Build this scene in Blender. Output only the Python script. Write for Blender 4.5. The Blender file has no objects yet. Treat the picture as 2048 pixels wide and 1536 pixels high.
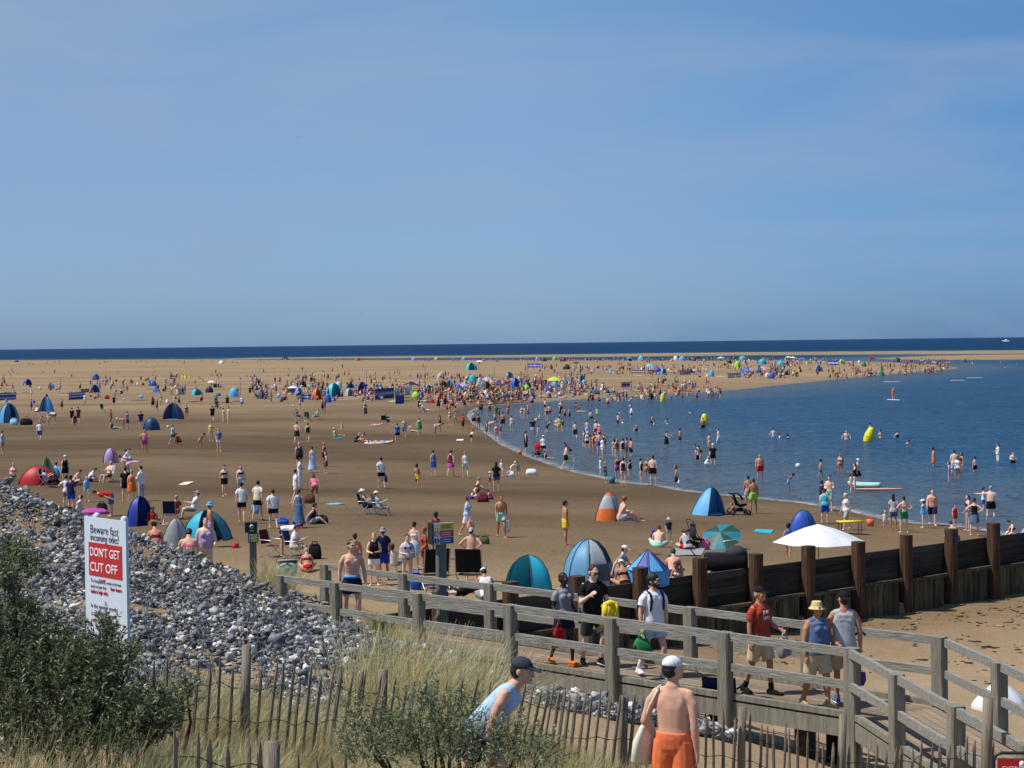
import bpy, math, random
import numpy as np
from mathutils import Vector, Matrix
scn = bpy.context.scene
COL = scn.collection
rad = math.radians
random.seed(7)
RNG = np.random.default_rng(11)

# ------------------------------------------------------------------ camera
F = 3400.0            # focal length in pixels of a 2048 px wide frame
CZ = 8.7              # eye height over the water
PITCH = math.atan((768 - 686.5) / F)
ROLL = 0.0122
_f = Vector((0, math.cos(PITCH), -math.sin(PITCH)))
_u0 = Vector((0, math.sin(PITCH), math.cos(PITCH)))
_r0 = Vector((1, 0, 0))
_r = _r0 * math.cos(ROLL) - _u0 * math.sin(ROLL)
_u = _u0 * math.cos(ROLL) + _r0 * math.sin(ROLL)
CAM = Vector((0, 0, CZ))

def ray(px, py):
    return _f + _r * ((px - 1024) / F) - _u * ((py - 768) / F)

def at_d(px, py, d):
    v = ray(px, py)
    return CAM + v * (d / v.y)

def at_z(px, py, z):
    v = ray(px, py)
    return CAM + v * ((z - CZ) / v.z)

def proj(p):
    q = Vector(p) - CAM
    y = q.dot(_f)
    return 1024 + F * q.dot(_r) / y, 768 - F * q.dot(_u) / y

cam = bpy.data.cameras.new('camera')
cam.sensor_width = 36
cam.lens = 36 * F / 2048
cam.clip_start = 0.5
cam.clip_end = 90000
co = bpy.data.objects.new('camera', cam)
COL.objects.link(co)
co.matrix_world = Matrix(((_r.x, _u.x, -_f.x, 0), (_r.y, _u.y, -_f.y, 0), (_r.z, _u.z, -_f.z, CZ), (0, 0, 0, 1)))
scn.camera = co
scn.view_settings.view_transform = 'Standard'
scn.view_settings.look = 'None'
scn.view_settings.exposure = EXPOSURE = 0.0
scn.view_settings.gamma = 1

# ------------------------------------------------------------------ sun and sky
SUN_EL = rad(59)
SUN_AZ_VEC = Vector((-1, -0.16, 0)).normalized()      # horizontal direction towards the sun
to_sun = SUN_AZ_VEC * math.cos(SUN_EL) + Vector((0, 0, math.sin(SUN_EL)))
sl = bpy.data.lights.new('sun', 'SUN')
sl.energy = 5.0
sl.angle = rad(0.53)
sl.color = (1.0, 0.95, 0.87)
so = bpy.data.objects.new('sun', sl)
COL.objects.link(so)
so.rotation_euler = (-to_sun).to_track_quat('-Z', 'Y').to_euler()

w = bpy.data.worlds.new('World')
scn.world = w
w.use_nodes = True
nt = w.node_tree
nt.nodes.clear()
N = nt.nodes.new
L = nt.links.new
out = N('ShaderNodeOutputWorld')
bg = N('ShaderNodeBackground')
bg.inputs[1].default_value = 0.1
sky = N('ShaderNodeTexSky')
sky.sky_type = 'NISHITA'
sky.sun_disc = False
sky.sun_elevation = SUN_EL
sky.sun_rotation = math.atan2(SUN_AZ_VEC.x, SUN_AZ_VEC.y)
sky.altitude = 0
sky.air_density = 1.0
sky.dust_density = 0.6
sky.ozone_density = 2.0
# thin high cirrus: drawn-out noise over the view direction
tc = N('ShaderNodeTexCoord')
mp = N('ShaderNodeMapping')
mp.inputs['Rotation'].default_value = (0, rad(14), 0)
mp.inputs['Scale'].default_value = (3.2, 3.2, 15)
L(tc.outputs['Generated'], mp.inputs['Vector'])
nz = N('ShaderNodeTexNoise')
nz.inputs['Scale'].default_value = 1.5
nz.inputs['Detail'].default_value = 6
nz.inputs['Roughness'].default_value = 0.52
nz.inputs['Distortion'].default_value = 0.5
L(mp.outputs[0], nz.inputs['Vector'])
cr = N('ShaderNodeValToRGB')
cr.color_ramp.elements[0].position = 0.38
cr.color_ramp.elements[0].color = (0, 0, 0, 1)
cr.color_ramp.elements[1].position = 0.74
cr.color_ramp.elements[1].color = (0.58, 0.58, 0.58, 1)
L(nz.outputs['Fac'], cr.inputs[0])
sep = N('ShaderNodeSeparateXYZ')
L(tc.outputs['Generated'], sep.inputs[0])
# veil of high cloud towards the sun (left), none on the right
veil = N('ShaderNodeMapRange')
veil.inputs['From Min'].default_value = 0.25
veil.inputs['From Max'].default_value = -0.42
veil.inputs['To Min'].default_value = 0.0
veil.inputs['To Max'].default_value = 0.34
L(sep.outputs['X'], veil.inputs['Value'])
add = N('ShaderNodeMath')
add.operation = 'ADD'
add.use_clamp = True
L(cr.outputs[0], add.inputs[0])
L(veil.outputs[0], add.inputs[1])
tint = N('ShaderNodeMix')
tint.data_type = 'RGBA'
tint.blend_type = 'MULTIPLY'
tint.inputs['Factor'].default_value = 1
def sky_ramp(sock, lo, hi, stops):
    mr = N('ShaderNodeMapRange')
    mr.inputs['From Min'].default_value = lo
    mr.inputs['From Max'].default_value = hi
    L(sock, mr.inputs['Value'])
    r = N('ShaderNodeValToRGB')
    while len(r.color_ramp.elements) < len(stops):
        r.color_ramp.elements.new(0.5)
    for e, (p, c) in zip(r.color_ramp.elements, stops):
        e.position = p
        e.color = tuple(x / 2 for x in c) + (1,)
    L(mr.outputs[0], r.inputs[0])
    return r.outputs[0]
zr = sky_ramp(sep.outputs['Z'], 0.0, 0.2, [(0, (0.42, 0.745, 1.49)), (0.12, (0.47, 0.77, 1.36)), (0.42, (0.556, 0.807, 1.186)), (1, (0.72, 0.97, 1.17))])
xr = sky_ramp(sep.outputs['X'], -0.3, 0.3, [(0, (1.06, 0.95, 0.94)), (0.5, (1, 1, 1)), (1, (0.64, 0.75, 0.86))])
zx = N('ShaderNodeMix')
zx.data_type = 'RGBA'
zx.blend_type = 'MULTIPLY'
zx.inputs['Factor'].default_value = 1
L(zr, zx.inputs['A'])
L(xr, zx.inputs['B'])
sc4 = N('ShaderNodeVectorMath')
sc4.operation = 'SCALE'
sc4.inputs['Scale'].default_value = 4.0
L(zx.outputs['Result'], sc4.inputs[0])
L(sc4.outputs[0], tint.inputs['B'])
L(sky.outputs[0], tint.inputs['A'])
mx = N('ShaderNodeMix')
mx.data_type = 'RGBA'
L(add.outputs[0], mx.inputs['Factor'])
L(tint.outputs['Result'], mx.inputs['A'])
mx.inputs['B'].default_value = (2.85, 4.0, 5.75, 1)
L(mx.outputs['Result'], bg.inputs[0])
L(bg.outputs[0], out.inputs[0])

# ------------------------------------------------------------------ materials
def lin(c):
    return tuple(((x / 255) / 12.92 if x / 255 <= 0.04045 else ((x / 255 + 0.055) / 1.055) ** 2.4) for x in c)

MATS = {}

def mat(name, c, rough=0.8, var=0.12, scale=6.0, bump=0.0, bscale=None, spec=0.3, detail=4, stretch=None, metal=0.0, island=0.0, trans=0.0, pre=None):
    """Principled material: base colour varied by object-space noise, optional bump."""
    if name in MATS:
        return MATS[name]
    m = bpy.data.materials.new(name)
    m.use_nodes = True
    nt = m.node_tree
    b = nt.nodes['Principled BSDF']
    b.inputs['Roughness'].default_value = rough
    b.inputs['Specular IOR Level'].default_value = spec
    b.inputs['Metallic'].default_value = metal
    c = tuple(c)
    tcn = nt.nodes.new('ShaderNodeTexCoord')
    mpn = nt.nodes.new('ShaderNodeMapping')
    if stretch:
        mpn.inputs['Scale'].default_value = stretch
    if pre is not None:
        m0 = nt.nodes.new('ShaderNodeMapping')
        m0.inputs['Rotation'].default_value = (0, 0, pre)
        nt.links.new(tcn.outputs['Object'], m0.inputs['Vector'])
        nt.links.new(m0.outputs[0], mpn.inputs['Vector'])
    else:
        nt.links.new(tcn.outputs['Object'], mpn.inputs['Vector'])
    n = nt.nodes.new('ShaderNodeTexNoise')
    n.inputs['Scale'].default_value = scale
    n.inputs['Detail'].default_value = detail
    n.inputs['Roughness'].default_value = 0.6
    nt.links.new(mpn.outputs[0], n.inputs['Vector'])
    r = nt.nodes.new('ShaderNodeValToRGB')
    r.color_ramp.elements[0].position = 0.28
    r.color_ramp.elements[1].position = 0.72
    r.color_ramp.elements[0].color = tuple(x * (1 - var) for x in c) + (1,)
    r.color_ramp.elements[1].color = tuple(min(1, x * (1 + var)) for x in c) + (1,)
    nt.links.new(n.outputs['Fac'], r.inputs[0])
    src = r.outputs[0]
    if island:
        g = nt.nodes.new('ShaderNodeNewGeometry')
        mr = nt.nodes.new('ShaderNodeMapRange')
        mr.inputs['To Min'].default_value = 1 - island
        mr.inputs['To Max'].default_value = 1 + island
        nt.links.new(g.outputs['Random Per Island'], mr.inputs['Value'])
        mu = nt.nodes.new('ShaderNodeVectorMath')
        mu.operation = 'SCALE'
        nt.links.new(src, mu.inputs[0])
        nt.links.new(mr.outputs[0], mu.inputs['Scale'])
        src = mu.outputs[0]
    nt.links.new(src, b.inputs['Base Color'])
    if bump:
        n2 = nt.nodes.new('ShaderNodeTexNoise')
        n2.inputs['Scale'].default_value = bscale or scale * 3
        n2.inputs['Detail'].default_value = 5
        nt.links.new(mpn.outputs[0], n2.inputs['Vector'])
        bp = nt.nodes.new('ShaderNodeBump')
        bp.inputs['Strength'].default_value = bump
        bp.inputs['Distance'].default_value = 0.02
        nt.links.new(n2.outputs['Fac'], bp.inputs['Height'])
        nt.links.new(bp.outputs[0], b.inputs['Normal'])
    if trans:
        t = nt.nodes.new('ShaderNodeBsdfTranslucent')
        nt.links.new(src, t.inputs[0])
        ms = nt.nodes.new('ShaderNodeMixShader')
        ms.inputs[0].default_value = trans
        nt.links.new(b.outputs[0], ms.inputs[1])
        nt.links.new(t.outputs[0], ms.inputs[2])
        nt.links.new(ms.outputs[0], nt.nodes['Material Output'].inputs[0])
    MATS[name] = m
    return m

CLR = dict(white=(225, 226, 228), cream=(220, 214, 190), grey=(140, 143, 148), charcoal=(58, 60, 66), black=(26, 26, 30), navy=(32, 38, 72), blue=(44, 86, 178),
           royal=(40, 66, 165), skyblue=(92, 168, 222), paleblue=(168, 194, 220), denim=(86, 108, 142), teal=(38, 120, 140), aqua=(70, 186, 206), turquoise=(46, 168, 196),
           green=(52, 130, 78), lime=(150, 216, 70), olive=(92, 98, 66), darkgreen=(40, 74, 58), yellow=(224, 200, 58), orange=(226, 112, 46), peach=(222, 160, 138),
           red=(178, 38, 40), steel=(92, 148, 184), coral=(236, 122, 78), maroon=(96, 34, 44), rust=(160, 66, 48), pink=(226, 112, 152), magenta=(178, 78, 158), lilac=(176, 156, 196), purple=(98, 58, 140),
           brown=(98, 70, 54), tan=(180, 148, 108), beige=(200, 184, 152), mint=(166, 210, 196), straw=(206, 182, 130), silver=(170, 174, 180), darkblue=(36, 72, 112))

def cloth(name):
    return mat('cloth_' + name, lin(CLR[name]), rough=0.85, var=0.13, scale=14, bump=0.5, bscale=5.5, spec=0.15)

def nylon(name):
    if 'nylon_' + name in MATS:
        return MATS['nylon_' + name]
    m = _nylon(name)
    nt = m.node_tree
    b = nt.nodes['Principled BSDF']
    src = b.inputs['Base Color'].links[0].from_socket
    g = nt.nodes.new('ShaderNodeNewGeometry')          # inner side of the fabric: interior shade painted in as darker colour
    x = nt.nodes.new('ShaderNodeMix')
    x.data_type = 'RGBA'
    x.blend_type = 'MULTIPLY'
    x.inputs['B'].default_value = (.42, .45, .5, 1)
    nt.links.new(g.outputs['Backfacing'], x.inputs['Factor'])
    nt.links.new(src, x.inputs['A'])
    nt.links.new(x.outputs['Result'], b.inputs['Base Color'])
    return m

def _nylon(name):
    return mat('nylon_' + name, lin(CLR[name]), rough=0.5, var=0.10, scale=3.0, bump=0.45, bscale=3, spec=0.35, trans=0.10)

SKINS = [mat('skin_fair', lin((214, 164, 140)), 0.55, 0.08, 9, 0.22, 6, spec=0.3), mat('skin_pale', lin((226, 184, 164)), 0.55, 0.08, 9, 0.22, 6, spec=0.3), mat('skin_tan', lin((184, 128, 98)), 0.55, 0.09, 9, 0.22, 6, spec=0.3),
         mat('skin_olive', lin((150, 100, 74)), 0.5, 0.09, 9, 0.22, 6, spec=0.35), mat('skin_dark', lin((70, 45, 36)), 0.45, 0.1, 9, 0.22, 6, spec=0.4), mat('skin_rosy', lin((212, 140, 122)), 0.55, 0.09, 9, 0.22, 6, spec=0.3)]
HAIRS = dict(k=mat('hair_black', lin((26, 22, 20)), 0.5, 0.25, 40, 0.5, spec=0.4), b=mat('hair_brown', lin((62, 42, 30)), 0.55, 0.25, 40, 0.5), y=mat('hair_blond', lin((176, 144, 96)), 0.55, 0.2, 40, 0.5),
             g=mat('hair_grey', lin((160, 156, 150)), 0.6, 0.2, 40, 0.5), r=mat('hair_ginger', lin((150, 84, 46)), 0.55, 0.2, 40, 0.5))

# ------------------------------------------------------------------ mesh builder
class MB:
    def __init__(s):
        s.v, s.f, s.m, s.n = [], [], [], 0

    def add(s, verts, faces, mi=0):
        o = s.n
        s.v.extend(tuple(p) for p in verts)
        s.n += len(verts)
        s.f.extend(tuple(o + i for i in fc) for fc in faces)
        s.m.extend([mi] * len(faces))

    def tube(s, pts, rads, seg=10, lat=None, mi=0, cap='round', power=2.0):
        pts = [Vector(p) for p in pts]
        R2 = [(r, r) if not isinstance(r, (tuple, list)) else r for r in rads]
        n = len(pts)
        tans = [(pts[min(i + 1, n - 1)] - pts[max(i - 1, 0)]).normalized() for i in range(n)]
        rings = []
        if cap == 'round':
            for a in (68, 36):
                q = math.sin(rad(a)) * min(R2[0])
                rings.append((pts[0] - tans[0] * q, (R2[0][0] * math.cos(rad(a)), R2[0][1] * math.cos(rad(a))), tans[0]))
        for i in range(n):
            rings.append((pts[i], R2[i], tans[i]))
        if cap == 'round':
            for a in (36, 68):
                q = math.sin(rad(a)) * min(R2[-1])
                rings.append((pts[-1] + tans[-1] * q, (R2[-1][0] * math.cos(rad(a)), R2[-1][1] * math.cos(rad(a))), tans[-1]))
        V, Fc = [], []
        side = Vector(lat) if lat is not None else None
        for (c, (ra, rb), t) in rings:
            if side is None:
                side = Vector((1, 0, 0)) if abs(t.x) < 0.8 else Vector((0, 1, 0))
            sd = side - t * side.dot(t)
            if sd.length < 1e-4:
                sd = Vector((0, 1, 0)) - t * t.y
            sd.normalize()
            side = sd if lat is None else Vector(lat)
            up = t.cross(sd)
            for k in range(seg):
                a = 2 * math.pi * k / seg
                ca, sa = math.cos(a), math.sin(a)
                if power != 2.0:
                    e = 2 / power
                    ca = math.copysign(abs(ca) ** e, ca)
                    sa = math.copysign(abs(sa) ** e, sa)
                V.append(c + sd * (ra * ca) + up * (rb * sa))
        m = len(rings)
        for i in range(m - 1):
            for k in range(seg):
                k2 = (k + 1) % seg
                Fc.append((i * seg + k, i * seg + k2, (i + 1) * seg + k2, (i + 1) * seg + k))
        Fc.append(tuple(range(seg - 1, -1, -1)))
        Fc.append(tuple((m - 1) * seg + k for k in range(seg)))
        s.add(V, Fc, mi)

    def ball(s, c, r, rot=None, seg=12, rings=8, mi=0, zmin=-1.0, zmax=1.0):
        c = Vector(c)
        if not isinstance(r, (tuple, list)):
            r = (r, r, r)
        V, Fc = [], []
        t0, t1 = math.asin(zmin), math.asin(zmax)
        for i in range(rings + 1):
            t = t0 + (t1 - t0) * i / rings
            for k in range(seg):
                a = 2 * math.pi * k / seg
                p = Vector((r[0] * math.cos(t) * math.cos(a), r[1] * math.cos(t) * math.sin(a), r[2] * math.sin(t)))
                V.append(c + (rot @ p if rot is not None else p))
        for i in range(rings):
            for k in range(seg):
                k2 = (k + 1) % seg
                Fc.append((i * seg + k, i * seg + k2, (i + 1) * seg + k2, (i + 1) * seg + k))
        Fc.append(tuple(range(seg - 1, -1, -1)))
        Fc.append(tuple(rings * seg + k for k in range(seg)))
        s.add(V, Fc, mi)

    def box(s, c, sz, rot=None, mi=0, ch=0.0):
        """box with chamfered vertical edges when ch > 0"""
        c = Vector(c)
        x, y, z = sz[0] / 2, sz[1] / 2, sz[2] / 2
        if ch:
            o = [(x - ch, -y), (x, -y + ch), (x, y - ch), (x - ch, y), (-x + ch, y), (-x, y - ch), (-x, -y + ch), (-x + ch, -y)]
        else:
            o = [(x, -y), (x, y), (-x, y), (-x, -y)]
        n = len(o)
        P = [Vector((a, b, -z)) for a, b in o] + [Vector((a, b, z)) for a, b in o]
        if rot is not None:
            P = [rot @ p for p in P]
        Fc = [tuple(range(n - 1, -1, -1)), tuple(range(n, 2 * n))]
        Fc += [(i, (i + 1) % n, n + (i + 1) % n, n + i) for i in range(n)]
        s.add([c + p for p in P], Fc, mi)

    def bar(s, a, b, wd, ht, mi=0, up=(0, 0, 1)):
        """rectangular timber from a to b (centre line)"""
        a, b = Vector(a), Vector(b)
        t = (b - a)
        ln = t.length
        t.normalize()
        sd = t.cross(Vector(up)).normalized()
        u = sd.cross(t)
        P = []
        for q in (a, b):
            for i, j in ((1, -1), (1, 1), (-1, 1), (-1, -1)):
                P.append(q + sd * (wd / 2 * i) + u * (ht / 2 * j))
        s.add(P, [(3, 2, 1, 0), (4, 5, 6, 7), (0, 1, 5, 4), (1, 2, 6, 5), (2, 3, 7, 6), (3, 0, 4, 7)], mi)

    def sheet(s, grid, mi=0, thick=0.0):
        """grid of points -> quads; doubled with thickness when asked"""
        nr, nc = len(grid), len(grid[0])
        V = [Vector(p) for r in grid for p in r]
        Fc = [(i * nc + j, i * nc + j + 1, (i + 1) * nc + j + 1, (i + 1) * nc + j) for i in range(nr - 1) for j in range(nc - 1)]
        s.add(V, Fc, mi)

    def mesh(s, name):
        me = bpy.data.meshes.new(name)
        me.from_pydata(s.v, [], s.f)
        return me

    def obj(s, name, mats, parent=None, smooth=True, loc=None, rotz=0.0, **props):
        me = s.mesh(name)
        return link(name, me, mats, parent, smooth, loc, rotz, s.m, **props)

def link(name, me, mats, parent=None, smooth=True, loc=None, rotz=0.0, mi=None, **props):
    if not isinstance(mats, (list, tuple)):
        mats = [mats]
    for m in mats:
        me.materials.append(m)
    if mi is not None and len(mats) > 1:
        me.polygons.foreach_set('material_index', mi)
    if smooth:
        me.polygons.foreach_set('use_smooth', [True] * len(me.polygons))
    o = bpy.data.objects.new(name, me)
    COL.objects.link(o)
    if parent is not None:
        o.parent = parent
    if loc is not None:
        o.location = loc
    o.rotation_euler.z = rotz
    for k, v in props.items():
        if v is not None:
            o[k] = v
    return o

def thing(name, label, category, loc=(0, 0, 0), rotz=0.0, group=None):
    o = bpy.data.objects.new(name, None)
    o.empty_display_size = 0.2
    COL.objects.link(o)
    o.location = loc
    o.rotation_euler.z = rotz
    o['label'] = label
    o['category'] = category
    if group:
        o['group'] = group
    return o

def np_mesh(name, V, Fq, nper):
    """mesh from numpy arrays; every face has nper corners"""
    me = bpy.data.meshes.new(name)
    V = np.asarray(V, dtype=np.float32)
    Fq = np.asarray(Fq, dtype=np.int32)
    me.vertices.add(len(V))
    me.vertices.foreach_set('co', V.ravel())
    me.loops.add(Fq.size)
    me.loops.foreach_set('vertex_index', Fq.ravel())
    me.polygons.add(len(Fq))
    me.polygons.foreach_set('loop_start', np.arange(0, Fq.size, nper, dtype=np.int32))
    me.polygons.foreach_set('loop_total', np.full(len(Fq), nper, dtype=np.int32))
    me.update(calc_edges=True)
    return me
# ------------------------------------------------------------------ shore outline (photo pixels dropped onto the water level)
SHORE = [(-700, 724), (0, 720.6), (400, 718.6), (440, 718.9), (470, 719.6), (512, 720.0), (600, 720.4), (700, 720.6), (900, 721), (1024, 721), (1280, 721.5), (1540, 721.5), (1700, 722), (1780, 724.5), (1850, 728), (1890, 731.5),
         (1912, 735.5), (1900, 738), (1840, 743.5), (1760, 750), (1680, 757.5), (1600, 765), (1540, 771.5), (1470, 779), (1400, 784), (1300, 791), (1200, 796), (1120, 800.5), (1060, 805), (1000, 809), (955, 815), (938, 822), (933, 832), (943, 846),
         (966, 863), (1000, 889), (1050, 912), (1100, 930), (1150, 945), (1210, 958), (1250, 966), (1310, 971), (1350, 980), (1400, 986), (1500, 996), (1600, 1006), (1650, 1014), (1700, 1023), (1760, 1037), (1830, 1047), (1890, 1049), (1960, 1060),
         (2048, 1082), (2200, 1110), (2700, 1160), (2700, 1700), (-1500, 1700), (-1500, 760)]
BAR1 = [(430, 718.6), (512, 715.6), (700, 713.5), (1024, 710.4), (1300, 706.6), (1536, 704.4), (1800, 702.4), (2048, 700.8), (2700, 697), (2700, 703.5), (2048, 707.4), (1800, 708.6), (1536, 710), (1300, 712.6), (1024, 715), (700, 716.8), (512, 718.2)]
BAR2 = [(1745, 717.5), (1850, 712.3), (1950, 710.5), (2048, 709.2), (2700, 705), (2700, 715), (2048, 718.8), (1900, 719.4), (1800, 719.2)]
POLYS = []
for pl in (SHORE, BAR1, BAR2):
    q = [at_z(px, py, 0) for px, py in pl]
    POLYS.append(np.array([(p.x, p.y) for p in q]))

def signed(X, Y):
    """signed distance to the shoreline, positive on land"""
    X = np.atleast_1d(np.asarray(X, float))
    Y = np.atleast_1d(np.asarray(Y, float))
    best = np.full(X.shape, -1e9)
    for P in POLYS:
        dm = np.full(X.shape, 1e9)
        ins = np.zeros(X.shape, bool)
        n = len(P)
        for i in range(n):
            ax, ay = P[i]
            bx, by = P[(i + 1) % n]
            dx, dy = bx - ax, by - ay
            t = np.clip(((X - ax) * dx + (Y - ay) * dy) / (dx * dx + dy * dy + 1e-9), 0, 1)
            dm = np.minimum(dm, np.hypot(X - ax - t * dx, Y - ay - t * dy))
            c = ((ay > Y) != (by > Y))
            xi = ax + (Y - ay) / (by - ay + 1e-12) * dx
            ins ^= c & (X < xi)
        best = np.maximum(best, np.where(ins, dm, -dm))
    return best

# groyne line
G0 = np.array([5.2, 47.7])
GD = np.array([10.6, 8.2]) / 13.4
GN = np.array([-GD[1], GD[0]])        # points to the open beach

def gside(X, Y):
    return (X - G0[0]) * GN[0] + (Y - G0[1]) * GN[1]

CAPD = [0, 40, 70, 110, 160, 300, 700, 1500, 99999]
CAPZ = [2.0, 2.0, 1.5, 1.0, 0.7, 0.5, 0.25, 0.15, 0.15]

def beach_z(X, Y):
    X = np.atleast_1d(np.asarray(X, float))
    Y = np.atleast_1d(np.asarray(Y, float))
    s = signed(X, Y)
    return np.clip(np.minimum(0.034 * s, np.interp(Y, CAPD, CAPZ)), -1.2, None)

_SEG = [(P, np.roll(P, -1, 0)) for P in POLYS]

def beach_z1(x, y):
    """beach_z for one point, all edges at once"""
    best = -1e9
    for A, B in _SEG:
        d = B - A
        t = np.clip(((x - A[:, 0]) * d[:, 0] + (y - A[:, 1]) * d[:, 1]) / ((d * d).sum(1) + 1e-9), 0, 1)
        dm = np.sqrt(((A[:, 0] + t * d[:, 0] - x) ** 2 + (A[:, 1] + t * d[:, 1] - y) ** 2).min())
        c = (A[:, 1] > y) != (B[:, 1] > y)
        xi = A[:, 0] + (y - A[:, 1]) / (d[:, 1] + 1e-12) * d[:, 0]
        ins = (c & (x < xi)).sum() % 2
        best = max(best, dm if ins else -dm)
    return max(-1.2, min(0.034 * best, float(np.interp(y, CAPD, CAPZ))))

def ground(px, py):
    """point of the beach seen at this pixel"""
    z = 0.6
    for _ in range(14):
        p = at_z(px, py, z)
        z2 = max(0.0, beach_z1(p.x, p.y))
        if abs(z2 - z) < 0.003:
            break
        z = z * 0.5 + z2 * 0.5
    return at_z(px, py, z)

# ------------------------------------------------------------------ near land: dune, stone bank, low sand before the groyne
NP = []
def cp(px, py, d):
    p = at_d(px, py, d)
    NP.append((p.x, p.y, p.z))
def cz(px, d, z):
    NP.append(((px - 1024) / F * d, d, z))
for a in [(-250, 930, 38), (0, 990, 38), (80, 1020, 38), (170, 1050, 38), (260, 1084, 38), (350, 1109, 38), (430, 1133, 37.5), (500, 1158, 37), (560, 1184, 36.5), (640, 1214, 35.5), (700, 1244, 34.5), (800, 1287, 33), (900, 1314, 31.8),
          (1000, 1354, 30.4), (1100, 1389, 29), (1200, 1414, 28.0), (1300, 1444, 27), (1440, 1474, 26),
          (0, 1200, 25), (200, 1205, 25.5), (400, 1250, 25), (600, 1300, 24.5), (800, 1362, 23.5), (950, 1425, 22.5), (1150, 1460, 22.3),
          (1630, 1514, 27.5), (1387, 1442, 29), (600, 1183, 38.5), (1500, 1525, 22)]:
    cp(*a)
for a in [(-200, 14.5, 5.25), (270, 14.5, 4.98), (500, 15, 4.8), (700, 16, 4.55), (960, 17, 4.2), (1150, 18, 3.95), (1370, 18.7, 3.6), (1500, 19, 3.4), (1640, 19.5, 3.05), (1800, 19.8, 2.95), (2000, 20, 2.95), (2250, 20, 2.9),
          (0, 9, 5.4), (300, 9, 5.3), (900, 9.5, 5.0), (1345, 16, 3.98), (1345, 12.5, 4.25), (1800, 14, 3.5), (2300, 14, 3.5), (560, 11.8, 4.95), (1700, 9, 4.4),
          (1395, 47.7, .2), (1984, 55.9, .13), (1700, 52, .16), (1275, 46.3, .3), (1015, 43.6, .8), (873, 42.2, 1.3), (720, 40.9, 1.9), (1700, 38, .9), (1375, 34, 1.45), (1900, 30, 1.5), (2300, 58, .1), (2500, 40, .5), (2500, 28, 1.4),
          (1200, 31, 2.2), (1000, 33, 2.35), (850, 35, 2.6), (680, 37.5, 3.0), (1850, 24, 2.1), (2050, 22, 2.45),
          (0, 46, 1.3), (250, 45, 1.5), (430, 43, 1.8), (-300, 46, 1.3), (560, 41, 2.3), (0, 52, 1), (300, 52, 1), (560, 50, 1.2)]:
    cz(*a)
NP = np.array(NP)

def _tps(r2):
    return np.where(r2 > 1e-12, 0.5 * r2 * np.log(r2 + 1e-12), 0)
_XY = NP[:, :2] / 20
_n = len(NP)
_K = _tps(((_XY[:, None] - _XY[None]) ** 2).sum(-1)) + np.eye(_n) * 2e-4
_P = np.hstack([np.ones((_n, 1)), _XY])
_A = np.vstack([np.hstack([_K, _P]), np.hstack([_P.T, np.zeros((3, 3))])])
_C = np.linalg.solve(_A, np.concatenate([NP[:, 2], np.zeros(3)]))

def near_z(X, Y):
    X = np.atleast_1d(np.asarray(X, float)) / 20
    Y = np.atleast_1d(np.asarray(Y, float)) / 20
    r2 = (X[..., None] - _XY[:, 0]) ** 2 + (Y[..., None] - _XY[:, 1]) ** 2
    return _tps(r2) @ _C[:_n] + _C[_n] + _C[_n + 1] * X + _C[_n + 2] * Y

def nz1(x, y):
    return float(near_z(x, y)[0])

def hash_noise(X, Y, sc, seed=0):
    """smooth value noise on the ground plane"""
    r = np.random.default_rng(seed)
    T = r.random((64, 64))
    x, y = X * sc, Y * sc
    xi, yi = np.floor(x).astype(int), np.floor(y).astype(int)
    fx, fy = x - xi, y - yi
    fx, fy = fx * fx * (3 - 2 * fx), fy * fy * (3 - 2 * fy)
    g = lambda a, b: T[a % 64, b % 64]
    return (g(xi, yi) * (1 - fx) + g(xi + 1, yi) * fx) * (1 - fy) + (g(xi, yi + 1) * (1 - fx) + g(xi + 1, yi + 1) * fx) * fy

def grid_mesh(name, S, D, keep=None, zf=None):
    ss, dd = np.meshgrid(S, D)
    X, Y = ss * dd, dd
    Z = zf(X, Y)
    nr, nc = X.shape
    idx = np.arange(nr * nc).reshape(nr, nc)
    Q = np.stack([idx[:-1, :-1], idx[:-1, 1:], idx[1:, 1:], idx[1:, :-1]], -1).reshape(-1, 4)
    if keep is not None:
        k = keep(X, Y).ravel()
        Q = Q[k[Q].all(1)]
    return np_mesh(name, np.stack([X, Y, Z], -1).reshape(-1, 3), Q, 4), X, Y

def attr(me, name, vals):
    a = me.attributes.new(name, 'FLOAT', 'POINT')
    a.data.foreach_set('value', np.asarray(vals, dtype=np.float32).ravel())

def rows(vals):
    return [CZ * F / v for v in vals]

def node_mat(name):
    m = bpy.data.materials.new(name)
    m.use_nodes = True
    nt = m.node_tree
    return m, nt, nt.nodes['Principled BSDF'], nt.nodes.new, nt.links.new

def mixc(N, L, fac, a, b, mode='MIX'):
    x = N('ShaderNodeMix')
    x.data_type = 'RGBA'
    x.blend_type = mode
    for s, k in ((fac, 'Factor'), (a, 'A'), (b, 'B')):
        if hasattr(s, 'links'):
            L(s, x.inputs[k])
        elif s is not None:
            x.inputs[k].default_value = s if k == 'Factor' else tuple(s) + (1,)
    return x.outputs['Result']

def noise_node(N, L, vec, scale, detail=4, rough=0.55, stretch=None, dist=0.0):
    if stretch:
        mp = N('ShaderNodeMapping')
        mp.inputs['Scale'].default_value = stretch
        L(vec, mp.inputs['Vector'])
        vec = mp.outputs[0]
    n = N('ShaderNodeTexNoise')
    n.inputs['Scale'].default_value = scale
    n.inputs['Detail'].default_value = detail
    n.inputs['Roughness'].default_value = rough
    n.inputs['Distortion'].default_value = dist
    L(vec, n.inputs['Vector'])
    return n.outputs['Fac']

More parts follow.
